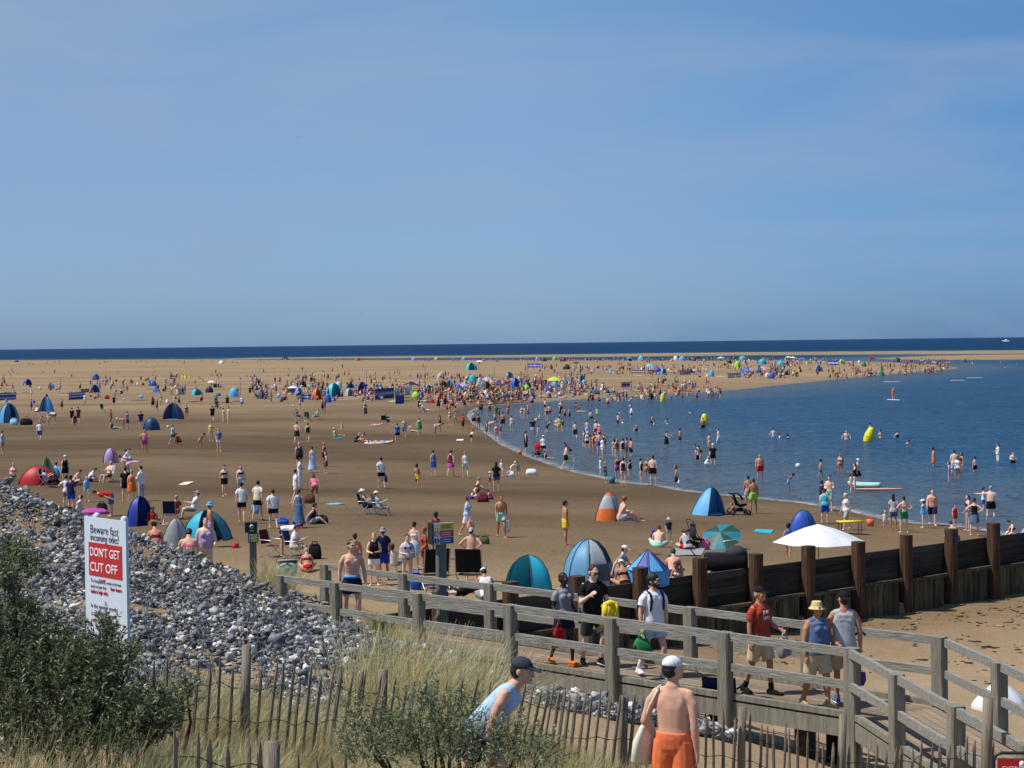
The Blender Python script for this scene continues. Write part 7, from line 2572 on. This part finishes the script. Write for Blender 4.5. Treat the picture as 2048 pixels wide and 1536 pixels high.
PEOPLE = []
def parse(txt):
    for ln in txt.strip().split('\n'):
        a, place = ln.split('|')
        if place == 'hide':
            continue
        hi = a.startswith('*')
        f = a.lstrip('*').split()
        px, pyw, fl, hh = float(f[0]), f[1], f[2:9], f[9]
        wet = 0.0
        if 'w' in pyw:
            pyw, wt = pyw.split('w')
            wet = float(wt)
        d = None
        if '@' in hh:
            hh, d = hh.split('@')
            d = float(d)
        PEOPLE.append(dict(px=px, py=float(pyw), wet=wet, fl=fl, h=float(hh), d=d, place=place, hi=hi))
parse(CAST)
parse(HIS)
pr_ = random.Random(77)
# further bathers and sunbathers of the dense middle band: drawn from the kinds seen there
def fill(n, poly, wet, poses, seed, hs=(1.55, 1.8)):
    r = random.Random(seed)
    k = 0
    while k < n:
        u, v = r.random(), r.random()
        (x0, ya, yb), (x1, yc, yd) = poly
        px = x0 + (x1 - x0) * u
        py = (ya + (yc - ya) * u) + ((yb + (yd - yb) * u) - (ya + (yc - ya) * u)) * v
        if any(abs(q['px'] - px) < 4.5 and abs(q['py'] - py) < 3.5 for q in PEOPLE):
            if r.random() < .97:
                continue
        bt = r.choice('mmfffc')
        c = r.choice
        dark = ['black', 'navy', 'maroon', 'charcoal', 'brown', 'black', 'navy']
        br_ = ['red', 'royal', 'pink', 'teal', 'orange', 'green', 'white', 'peach', 'lilac', 'denim', 'skyblue']
        col_ = lambda: c(dark) if r.random() < .55 else c(br_)
        if bt == 'm':
            top, bot = (c(['-', '-', '-', 'T:' + c(['white', 'black', 'navy', 'grey', 'silver'])]), c(['sh:', 'kn:']) + col_())
        elif bt == 'f':
            top, bot = c([('S:' + col_(), '-'), ('B:' + col_(), 'br:' + col_()), ('B:' + col_(), 'sh:' + col_()), ('D:' + col_(), '-'), ('T:' + c(['white', 'black', 'silver']), 'sh:' + col_())])
        else:
            top, bot = c([('-', 'sh:' + col_()), ('L:' + col_(), 'br:' + col_()), ('V:' + col_(), 'sh:' + col_())])
        pn = c(poses)
        h = r.uniform(*hs) * (.74 if bt == 'c' else 1)
        wt = wet * r.uniform(.5, 1.3) if wet else 0
        hr = c(['short', 'long', 'bun', 'pony'] if bt == 'f' else ['short']) + ':' + c('kkbbbyg')
        if r.random() < .12:
            hr = c(['cap:', 'hat:', 'bucket:']) + c(['white', 'cream', 'navy', 'silver']) + '/b'
        PEOPLE.append(dict(px=px, py=py, wet=wt, fl=[pn, c('FBLR'), bt, str(c([0, 1, 2, 2, 3, 5, 1])), hr, top, bot], h=h, d=None, place='', hi=False))
        k += 1
DRY = ['stand', 'stand2', 'walk', 'sitfwd', 'sit', 'sitlong', 'lie', 'sitfwd', 'hold', 'stoop']
fill(26, ((890, 800, 832), (960, 792, 812)), 0, ['stand', 'walk', 'hold', 'sitfwd', 'stand2', 'stoop'], 1)
CUT = 318

# ---- build
LV = {}
def level(p):
    return 2 if p['hi'] else (1 if p['loc'].y < 82 else 0)
VOX = {0: .032, 1: .02, 2: .0092}
for p in PEOPLE:
    if p['d']:
        if p['hi']:
            q = at_d(p['px'], 1300, p['d'])
            on_walk = 25 < p['d'] < 36
            z = ZD + .002 if on_walk else nz1(q.x, q.y) + p['py']
            p['loc'] = Vector((q.x, q.y, z))
        else:
            q = at_d(p['px'], p['py'], p['d'])
            p['loc'] = q
    elif p['wet']:
        q = at_z(p['px'], p['py'], 0)
        p['loc'] = Vector((q.x, q.y, -p['wet']))
    else:
        p['loc'] = ground(p['px'], p['py'])
PEOPLE.sort(key=lambda p: (not p['hi'], p['loc'].y / p['h']))
PEOPLE = PEOPLE[:CUT]
for p in PEOPLE:
    pn, fc, bt, sk, hair, top, bot = p['fl']
    lv = level(p)
    hk = hair.split(':')[0]
    keys = [('body', pn, bt, lv)]
    keys.append(('h_' + ('under' if hk in HATW else hk), pn, bt, lv))
    if hk in HATW:
        keys.append(('h_' + hk, pn, bt, lv))
    for t in (top, bot):
        if t != '-':
            keys.append(('g_' + GARM[t.split(':')[0]], pn, bt, lv))
    for k in keys:
        proto(k, VOX[lv] * (.8 if k[0][0] != 'b' and lv < 2 else 1), 3 if lv < 2 else 7)
bake()
PNAME = dict(tee='t_shirt', vest='vest', long='long_sleeved_shirt', bra='bikini_top', swim='swimsuit', dress='dress', maxi='long_dress', wrap='towel_wrap', shorts='shorts', knee='knee_shorts', brief='swim_briefs', skirt='skirt', trousers='trousers')
HNAME = dict(cap='cap', capback='cap', hat='sun_hat', bucket='bucket_hat')
for p in PEOPLE:
    pn, fc, bt, sk, hair, top, bot = p['fl']
    lv = level(p)
    hk, hc = hair.split(':')
    lab = describe(p['fl'], p['place'], p['px'], p['py'], p['wet'])
    body = bpy.data.objects.new('person', PROTO[('body', pn, bt, lv)])
    COL.objects.link(body)
    place_object(body, body.data, SKINS[int(sk)], None)
    std = 1.75
    s = p['h'] / std * (.97 if bt == 'c' else 1)
    body.location = p['loc'] + Vector((0, 0, .006))
    body.rotation_euler.z = rad(facing(fc) + (0 if p['hi'] else pr_.uniform(-22, 22)))
    fat = pr_.uniform(.95, 1.1)
    body.scale = (s * fat, s * fat, s) if not p['hi'] else (s, s, s)
    body['label'] = lab
    body['category'] = 'person'
    if not p['place']:
        body['group'] = 'people bathing in the water' if p['wet'] else 'people on the beach'
    def part(nm, key, m):
        o = bpy.data.objects.new(nm, PROTO[key])
        COL.objects.link(o)
        place_object(o, o.data, m, body)
    if hk in HATW:
        a, c = (hc.split('/') + ['b'])[:2]
        part('hair', ('h_under', pn, bt, lv), HAIRS[c])
        part(HNAME[hk], ('h_' + hk, pn, bt, lv), cloth(a))
    else:
        part('hair', ('h_' + hk, pn, bt, lv), HAIRS[hc])
    for t in (top, bot):
        if t != '-':
            k, c = t.split(':')
            part(PNAME[GARM[k]], ('g_' + GARM[k], pn, bt, lv), cloth(c))
    p['obj'] = body
# ------------------------------------------------------------------ the far crowd: hundreds of people too small to tell apart
CR = [('stand', 'm', 'shorts', None), ('walk', 'm', 'shorts', 'tee'), ('stand2', 'f', 'brief', 'bra'), ('walk2', 'f', None, 'swim'), ('sitfwd', 'f', 'brief', 'bra'), ('sit', 'm', 'shorts', None), ('sitfwd', 'm', 'shorts', 'tee'), ('stand', 'f', None, 'dress'), ('stand2', 'c', 'shorts', 'vest'), ('sitlong', 'f', None, 'swim'), ('hold', 'm', 'knee', 'tee'), ('stoop', 'c', 'shorts', None), ('lie', 'f', 'brief', 'bra')]
for pn, bt, bo, to in CR:
    for k in [('body', pn, bt, 3), ('h_' + ('long' if bt == 'f' else 'short'), pn, bt, 3)] + ([('g_' + bo, pn, bt, 3)] if bo else []) + ([('g_' + to, pn, bt, 3)] if to else []):
        proto(k, .055, 2)
bake()
CM = [SKINS[0], SKINS[2], SKINS[3], HAIRS['k'], HAIRS['b'], HAIRS['y']] + [cloth(c) for c in ('white', 'black', 'navy', 'red', 'blue', 'silver', 'teal', 'charcoal', 'maroon', 'skyblue', 'cream')]
def arr(me):
    v = np.empty(len(me.vertices) * 3, np.float32)
    me.vertices.foreach_get('co', v)
    me.calc_loop_triangles()
    f = np.empty(len(me.loop_triangles) * 3, np.int32)
    me.loop_triangles.foreach_get('vertices', f)
    return v.reshape(-1, 3), f.reshape(-1, 3)
CA = []
for pn, bt, bo, to in CR:
    parts = [('s', arr(PROTO[('body', pn, bt, 3)])), ('h', arr(PROTO[('h_' + ('long' if bt == 'f' else 'short'), pn, bt, 3)]))]
    if bo:
        parts.append(('b', arr(PROTO[('g_' + bo, pn, bt, 3)])))
    if to:
        parts.append(('t', arr(PROTO[('g_' + to, pn, bt, 3)])))
    CA.append(parts)
CV, CF, CI, coff = [], [], [], 0
cr_ = random.Random(5)
def crowd(n, poly, wet=0.0, stand=.5, clump=5):
    """n people between two slanting lines; clustered in small parties"""
    global coff
    (x0, ya, yb), (x1, yc, yd) = poly
    cx = [(cr_.random(), cr_.random()) for _ in range(max(1, n // clump))]
    for _ in range(n):
        if cr_.random() < .75:
            u, v = cr_.choice(cx)
            u = min(1, max(0, u + cr_.gauss(0, 9 / (x1 - x0))))
            v = min(1, max(0, v + cr_.gauss(0, .10)))
        else:
            u, v = cr_.random(), cr_.random()
        px = x0 + (x1 - x0) * u
        lo, hi_ = ya + (yc - ya) * u, yb + (yd - yb) * u
        py = lo + (hi_ - lo) * v
        up = [0, 1, 2, 3, 7, 8, 10, 11]
        k = cr_.choice(up) if (wet or cr_.random() < stand) else cr_.choice([4, 5, 6, 9, 12, 4, 6])
        if wet:
            q = at_z(px, py, 0)
            q.z = -wet * cr_.uniform(.3, 1.4)
        else:
            q = ground(px, py)
        a = cr_.uniform(0, 6.28)
        s = cr_.uniform(.92, 1.05)
        c_, s_ = math.cos(a) * s, math.sin(a) * s
        M = np.array([[c_, -s_, 0], [s_, c_, 0], [0, 0, s]], np.float32)
        cols = dict(s=cr_.choice([0, 0, 1, 1, 2]), h=cr_.choice([3, 3, 4, 4, 5]), b=6 + cr_.randrange(11), t=6 + cr_.randrange(11))
        for w_, (V, Fc) in CA[k]:
            CV.append(V @ M.T + np.array(q, np.float32))
            CF.append(Fc + coff)
            CI.append(np.full(len(Fc), cols[w_], np.int32))
            coff += len(V)
crowd(98, ((560, 719.5, 722), (1100, 720, 724)), stand=.45)
crowd(182, ((1100, 720, 725), (1545, 720, 724)), stand=.5)
crowd(160, ((1385, 724, 737), (1720, 722, 731)), stand=.5)
crowd(115, ((1470, 739, 757), (1600, 740, 758)), stand=.5)
crowd(60, ((1600, 738, 757), (1800, 728, 747)), stand=.5)
crowd(77, ((1790, 723, 740), (1900, 732, 738)), stand=.7)
crowd(84, ((1640, 758, 763), (1900, 739, 745)), wet=.5)
crowd(30, ((1800, 719, 726), (2048, 721, 742)), wet=.7)
crowd(120, ((1160, 732, 747), (1400, 735, 752)), stand=.45)
crowd(56, ((1040, 730, 750), (1180, 730, 750)), stand=.5)
crowd(80, ((1150, 776, 796), (1420, 768, 783)), stand=.6)
crowd(62, ((1180, 799, 806), (1440, 785, 796)), wet=.7)
crowd(350, ((880, 757, 806), (1170, 757, 797)), stand=.42)
crowd(84, ((940, 800, 812), (1060, 795, 803)), stand=.7)
crowd(210, ((505, 768, 800), (880, 760, 804)), stand=.35)
crowd(24, ((505, 733, 762), (900, 733, 760)), stand=.8, clump=3)
crowd(84, ((0, 746, 800), (500, 746, 800)), stand=.5, clump=4)
crowd(77, ((0, 721.5, 730), (560, 720, 728)), stand=.5, clump=4)
crowd(60, ((505, 757, 770), (880, 752, 765)), stand=.5, clump=4)
crowd(40, ((100, 760, 790), (500, 760, 790)), stand=.5, clump=4)
me = np_mesh('crowd', np.concatenate(CV), np.concatenate(CF), 3)
o = link('crowd', me, CM, kind='stuff')
me.polygons.foreach_set('material_index', np.concatenate(CI))
me.update()

# towels, bags and boxes strewn between the parties of the far camps
GV, GF, GI, goff = [], [], [], 0
gb = MB()
gb.box((0, 0, .02), (1, 1.8, .03))
TW = gb
gb = MB(); gb.tube([(0, 0, .02), (0, 0, .2), (0, 0, .42)], [(.3, .2), (.32, .22), (.2, .08)], seg=8, lat=(1, 0, 0)); BG = gb
for n_, ((x0, ya, yb), (x1, yc, yd)) in ((90, ((890, 765, 806), (1165, 762, 795))), (70, ((505, 772, 806), (885, 768, 806))), (50, ((1160, 735, 752), (1400, 737, 752))), (60, ((1390, 726, 755), (1600, 726, 757))), (40, ((10, 770, 806), (480, 768, 806))), (30, ((1160, 772, 790), (1290, 772, 788)))):
    for _ in range(n_):
        u, v = cr_.random(), cr_.random()
        px, lo, hi_ = x0 + (x1 - x0) * u, ya + (yc - ya) * u, yb + (yd - yb) * u
        q = ground(px, lo + (hi_ - lo) * v)
        src = TW if cr_.random() < .5 else BG
        a, s = cr_.uniform(0, 6.3), cr_.uniform(.8, 1.3)
        V = np.array(src.v, np.float32) * s
        c_, s_ = math.cos(a), math.sin(a)
        V = np.stack([V[:, 0] * c_ - V[:, 1] * s_, V[:, 0] * s_ + V[:, 1] * c_, V[:, 2]], -1) + np.array(q, np.float32)
        GV.append(V)
        ci = cr_.randrange(11)
        for f in src.f:
            GF.append(tuple(goff + i for i in f))
            GI.append(ci)
        goff += len(V)
me = bpy.data.meshes.new('beach_clutter')
me.from_pydata(np.concatenate(GV).tolist(), [], GF)
link('beach_clutter', me, CM[6:], smooth=False, mi=GI, kind='stuff')

# ------------------------------------------------------------------ faces and belongings of the people nearest the camera
EYEW = mat('eye_white', lin((220, 216, 210)), .3, .02)
EYED = mat('eye_dark', lin((30, 22, 18)), .3, .02)
LIP = mat('lip', lin((166, 96, 86)), .5, .05)
def P_at(px0):
    return next(p for p in PEOPLE if p['hi'] and abs(p['px'] - px0) < 1)
def frame_of(p):
    return skeleton(p['fl'][0], p['fl'][2])
def put(p, nm, b, m, parent=None, smooth=True):
    return b.obj(nm, m, parent or p['obj'], smooth=smooth)
def face(p, glasses=None, beard=None, brow='b'):
    J = frame_of(p)
    HR, hc = J['HR'], J['head']
    o = lambda x, y, z: hc + HR @ V3(x, y, z)
    for s in (1, -1):
        b = MB(); b.ball(o(s * .031, -.083, .008), (.012, .008, .007), HR, 8, 6); e = put(p, 'eye', b, EYEW)
        b = MB(); b.ball(o(s * .031, -.0895, .008), (.0055, .004, .0058), HR, 8, 6); put(p, 'pupil', b, EYED, e)
        b = MB(); b.tube([o(s * .014, -.098, .030), o(s * .032, -.098, .037), o(s * .050, -.086, .031)], [.005, .0055, .003], seg=6); put(p, 'eyebrow', b, HAIRS[brow])
    b = MB(); b.tube([o(-.022, -.098, -.064), o(0, -.105, -.061), o(.022, -.098, -.064)], [.004, .006, .004], seg=6); put(p, 'mouth', b, LIP)
    if glasses:
        b = MB()
        for s in (1, -1):
            b.tube([o(s * .033 + .024 * math.cos(a), -.108, .008 + .019 * math.sin(a)) for a in np.linspace(0, 2 * math.pi, 15)], [.0035] * 15, seg=5)
            b.tube([o(s * .057, -.106, .012), o(s * .080, -.03, .012), o(s * .078, .02, .004)], [.003] * 3, seg=5)
        b.tube([o(-.010, -.112, .012), o(.010, -.112, .012)], [.003] * 2, seg=5)
        put(p, 'glasses', b, PLAST_K)
        if glasses == 'dark':
            for s in (1, -1):
                b = MB(); b.ball(o(s * .033, -.107, .007), (.024, .004, .019), HR, 12, 6); put(p, 'lens', b, PLAST_K)
    if beard:
        b = MB()
        b.ball(o(0, -.052, -.078), (.060, .054, .038), HR, 12, 8)
        for s in (1, -1):
            b.ball(o(s * .056, -.030, -.050), (.016, .038, .045), HR, 8, 6)
        b.tube([o(-.03, -.098, -.058), o(0, -.106, -.046), o(.03, -.098, -.058)], [.006, .007, .006], seg=6)
        put(p, 'beard', b, HAIRS[beard])
def shoes(p, m, sole=None, ankle=.0, sock=None):
    J = frame_of(p)
    for k in 'LR':
        an, ft = J['an' + k], J['ft' + k]
        sn = (an - J['kn' + k]).normalized()
        side = ft.cross(sn).normalized()
        b = MB()
        b.tube([an - sn * ankle, an + sn * .03], [(.045, .045)] * 2, seg=12, lat=side)
        b.tube([an - ft * .045 + sn * .035, an + ft * .06 + sn * .040, an + ft * .14 + sn * .055, an + ft * .185 + sn * .062], [(.042, .044), (.048, .040), (.050, .030), (.042, .022)], seg=12, lat=side)
        s0 = put(p, 'shoe', b, m)
        if sole:
            b = MB()
            b.tube([an - ft * .055 + sn * .072, an + ft * .19 + sn * .078], [(.046, .012), (.046, .010)], seg=10, lat=side)
            put(p, 'sole', b, sole, s0)
        if sock:
            b = MB()
            b.tube([an - sn * .16, an - sn * .02], [.050, .045], seg=10); put(p, 'sock', b, sock)
try_ = lambda x: x
boy, teal, trunk, wom, yel, whi, rust, hatw, grey = [P_at(x) for x in (1345, 958, 706, 1128, 1187, 1308, 1520, 1634, 1688)]
for p in (trunk, wom, yel, whi, rust, hatw):
    face(p, glasses={id(yel): 'dark', id(whi): 'clear', id(hatw): 'dark'}.get(id(p)), beard={id(whi): 'k'}.get(id(p)), brow='k' if p in (wom, trunk, whi) else 'b')
face(teal)
face(boy)
shoes(yel, cloth('black'), cloth('white'), .02)
shoes(whi, cloth('white'), cloth('white'), .0, cloth('white'))
shoes(rust, cloth('black'), cloth('charcoal'), .10)
shoes(hatw, cloth('tan'), cloth('cream'), .09)
shoes(grey, cloth('denim'), cloth('white'), .03)
shoes(wom, cloth('orange'), cloth('orange'), -.03)
# sunglasses pushed up in the hair
J = frame_of(trunk); HR, hc = J['HR'], J['head']
b = MB()
for s in (1, -1):
    b.tube([hc + HR @ V3(s * .033 + .026 * math.cos(a), -.062 - .03 * math.sin(a), .105 + .016 * math.sin(a)) for a in np.linspace(0, 2 * math.pi, 13)], [.0045] * 13, seg=5)
    b.tube([hc + HR @ V3(s * .06, -.06, .105), hc + HR @ V3(s * .088, .03, .075)], [.004] * 2, seg=5)
put(trunk, 'sunglasses', b, EYEW)
b = MB()
T0 = J['root']
b.tube([T0 + V3(0, 0, .055), T0 + V3(0, 0, .105)], [(.178, .135), (.166, .125)], seg=20, lat=(1, 0, 0), power=2.4, cap='flat')
put(trunk, 'waistband', b, cloth('skyblue'))
# rucksack straps of the man in white
J = frame_of(whi)
for s in (1, -1):
    b = MB()
    b.tube([J['root'] + V3(s * .125, -.105, .20), J['root'] + V3(s * .118, -.135, .36), J['root'] + V3(s * .118, -.095, .485), J['root'] + V3(s * .115, .02, .53), J['root'] + V3(s * .11, .12, .46)], [(.024, .008)] * 5, seg=8, lat=(1, 0, 0))
    put(whi, 'rucksack_strap', b, cloth('navy'))
b = MB()
b.tube([J['root'] + V3(0, .20, .06), J['root'] + V3(0, .23, .20), J['root'] + V3(0, .22, .36), J['root'] + V3(0, .19, .46)], [(.15, .07), (.165, .10), (.16, .10), (.11, .06)], seg=14, lat=(1, 0, 0), power=3)
def held(name, label, cat, p, b, m):
    """a thing carried: top-level, placed in the carrier's frame"""
    o = b.obj(name, m)
    o.matrix_world = Matrix.Translation(p['obj'].location) @ Matrix.Rotation(p['obj'].rotation_euler.z, 4, 'Z') @ Matrix.Diagonal(p['obj'].scale).to_4x4()
    o['label'] = label
    o['category'] = cat
    return o
held('rucksack', 'navy rucksack worn by the smiling man in a white t-shirt', 'rucksack', whi, b, cloth('navy'))
def hang_bag(p, hand, w_, h, dp, sw=0.0):
    J = frame_of(p)
    a = J['wr' + hand] + J['hd' + hand] * .09
    b = MB()
    b.tube([a + V3(-w_ * .25, 0, -.10), a + V3(-w_ * .1, 0, .0), a + V3(w_ * .1, 0, .0), a + V3(w_ * .25, 0, -.10)], [.012] * 4, seg=6)
    b.tube([a + V3(.01, sw, -.10 - h), a + V3(.005, sw, -.08 - h), a + V3(0, sw * .6, -.10 - h * .55), a + V3(-.01, .01, -.16), a + V3(0, 0, -.10)], [(w_ * .40, dp * .34), (w_ * .46, dp * .5), (w_ * .47, dp * .52), (w_ * .40, dp * .3), (w_ * .34, dp * .08)], seg=20, lat=(1, 0, 0), power=4.5, cap='flat')
    return b
held('shopping_bag', 'green and navy cool bag carried low by the smiling man in white', 'bag', whi, hang_bag(whi, 'R', .32, .28, .18), cloth('green'))
held('shopping_bag', 'red drawstring bag hanging from the woman in grey on the boardwalk', 'bag', wom, hang_bag(wom, 'R', .25, .34, .12), cloth('red'))
held('rucksack', 'grey rucksack hanging from the hand of the man in the rust t-shirt', 'rucksack', rust, hang_bag(rust, 'L', .25, .30, .15), cloth('grey'))
J = frame_of(yel)
a = J['wrL'] + J['hdL'] * .1
b = MB()
b.tube([a + V3(-.12, -.03, .03), a + V3(0, -.05, .07), a + V3(.12, -.03, .03)], [.045, .06, .045], seg=12)
for q, (dx, ln) in enumerate(((-.10, .34), (-.04, .44), (.03, .40), (.09, .30))):
    b.tube([a + V3(dx, -.05, .05), a + V3(dx * 1.1, -.08 - .01 * (q % 2), -.10), a + V3(dx * 1.5 - .02, -.05, -ln)], [(.05, .04), (.055, .03), (.035 + .02 * (q % 2), .02)], seg=10, lat=(1, .3 * (q - 1), 0), cap='flat')
held('jacket', 'folded yellow jacket held against the man in black on the boardwalk', 'jacket', yel, b, cloth('yellow'))
J = frame_of(wom)
a = J['wrL'] + J['hdL'] * .08
b = MB()
b.tube([a + V3(0, -.03, -.10), a + V3(0, -.03, .08), a + V3(0, -.03, .11), a + V3(0, -.03, .15)], [.034, .034, .02, .02], seg=12)
held('bottle', 'dark drink bottle in the hand of the woman in grey', 'bottle', wom, b, cloth('charcoal'))
J = frame_of(grey)
a = J['wrR'] + J['hdR'] * .09
b = MB()
b.tube([a + V3(0, 0, .28), a + V3(0, 0, -.30)], [.011, .011], seg=8)
b.tube([a + V3(-.07, 0, .30), a + V3(.0, 0, .36), a + V3(.07, 0, .30)], [.02] * 3, seg=8)
b.tube([a + V3(0, 0, -.28), a + V3(0, 0, -.40), a + V3(0, 0, -.48)], [(.075, .012), (.085, .014), (.05, .008)], seg=10, lat=(1, 0, 0))
held('toy_spade', 'purple toy spade held by the man in grey at the boardwalk bend', 'spade', grey, b, nylon('purple'))
# cotton bag on the shoulder of the boy in orange trunks
J = frame_of(boy)
sh = J['shL']
R0 = J['root']
b = MB()
for dy in (-.05, .05):
    b.tube([R0 + V3(.27, dy * 1.2, .17), R0 + V3(.205, dy * 1.6, .34), sh + V3(-.065, dy * 1.1, .050), sh + V3(-.06, dy * .4, .062)], [(.011, .006)] * 4, seg=6)
b.tube([sh + V3(-.06, -.05, .058), sh + V3(-.06, .05, .058)], [.012, .012], seg=6)
b.tube([R0 + V3(.30, .0, -.24), R0 + V3(.295, .0, -.20), R0 + V3(.28, .0, -.02), R0 + V3(.255, .0, .12), R0 + V3(.24, 0, .20)], [(.12, .035), (.15, .05), (.14, .05), (.09, .03), (.03, .015)], seg=16, lat=(.5, .86, 0), power=3.4, cap='flat')
held('cotton_bag', 'cream cotton shoulder bag on the boy in orange trunks', 'bag', boy, b, cloth('cream'))
b = MB()
b.tube([R0 + V3(.34, -.12, -.20), R0 + V3(.33, -.10, .02), R0 + V3(.33, -.10, .08)], [(.075, .05), (.08, .055), (.05, .03)], seg=12, lat=(0, 1, 0), power=2.6)
held('pouch', 'black pouch hanging beside the cream cotton bag', 'bag', boy, b, cloth('black'))
# print on shirts
def shirt_print(p, lines, m, z0, y, size, flip=False):
    for i, tx in enumerate(lines):
        o = text(tx, p['obj'], m, size, 0, z0 - i * size * 1.15, .002, name='print', align='CENTER', y=y)
        if flip:
            o.rotation_euler = (rad(90), 0, rad(180))
shirt_print(rust, ['JNK', '1897'], INKW, .95 + .36, -.136, .085)
shirt_print(grey, ['CRUISIN'], INKG, .95 + .40, .130, .06, True)
# folded towel over the arm, towels and carriers of strollers nearby
for px0, nm, lab, hand, col, sz in ((935, 'beach_bag', 'peach striped beach bag carried by the walking woman in white trousers', 'R', 'peach', (.5, .38, .2)), (1003, 'beach_towel', 'white towel carried by the walking man in mint shorts', 'L', 'white', (.26, .5, .16)), (763, 'holdall', 'purple bag carried by the man alone on empty sand', 'R', 'purple', (.34, .36, .18)), (1353, 'carrier_bag', 'white carrier bag held by the child at the water edge', 'L', 'white', (.3, .3, .16)), (516, 'carrier_bag', 'sky blue carrier bag held by the walking man in cream', 'L', 'skyblue', (.36, .42, .14))):
    q = [p for p in PEOPLE if abs(p['px'] - px0) < .6 and p['fl'][0].startswith('walk')]
    if q:
        held(nm, lab, 'bag' if 'towel' not in nm else 'towel', q[0], hang_bag(q[0], hand, *sz), cloth(col))

# ------------------------------------------------------------------ drift weed and shells by the groyne
rng = np.random.default_rng(9)
n = 900
t = rng.random(n)
off = -rng.gamma(1.6, 2.2, n) - .6
al = rng.uniform(-1.5, 13.5, n)
x = G0[0] + GD[0] * al + GN[0] * off
y = G0[1] + GD[1] * al + GN[1] * off
k = hash_noise(x, y, .7, 61) > .42
x, y = x[k], y[k]
n = len(x)
z = near_z(x, y) + (hash_noise(x, y, 1.1, 8) - .5) * .10 + (hash_noise(x, y, 3.1, 9) - .5) * .05 + .012
v0, f0 = ico(1)
s = rng.gamma(2.2, .018, n)
vv = v0[None] * np.stack([s * rng.uniform(.6, 1.8, n), s * rng.uniform(.4, 1, n), s * .22], -1)[:, None]
vv = vv * (1 + .3 * rng.normal(size=vv.shape[:2])[..., None]) + np.stack([x, y, z], -1)[:, None]
me = np_mesh('seaweed', vv.reshape(-1, 3), (f0[None] + (np.arange(n) * len(v0))[:, None, None]).reshape(-1, 3), 3)
link('seaweed', me, ramp_mat('weed', [(0, (44, 40, 28)), (.6, (70, 62, 40)), (.9, (90, 84, 60)), (1, (180, 170, 150))], .9, .2), kind='stuff', smooth=False)
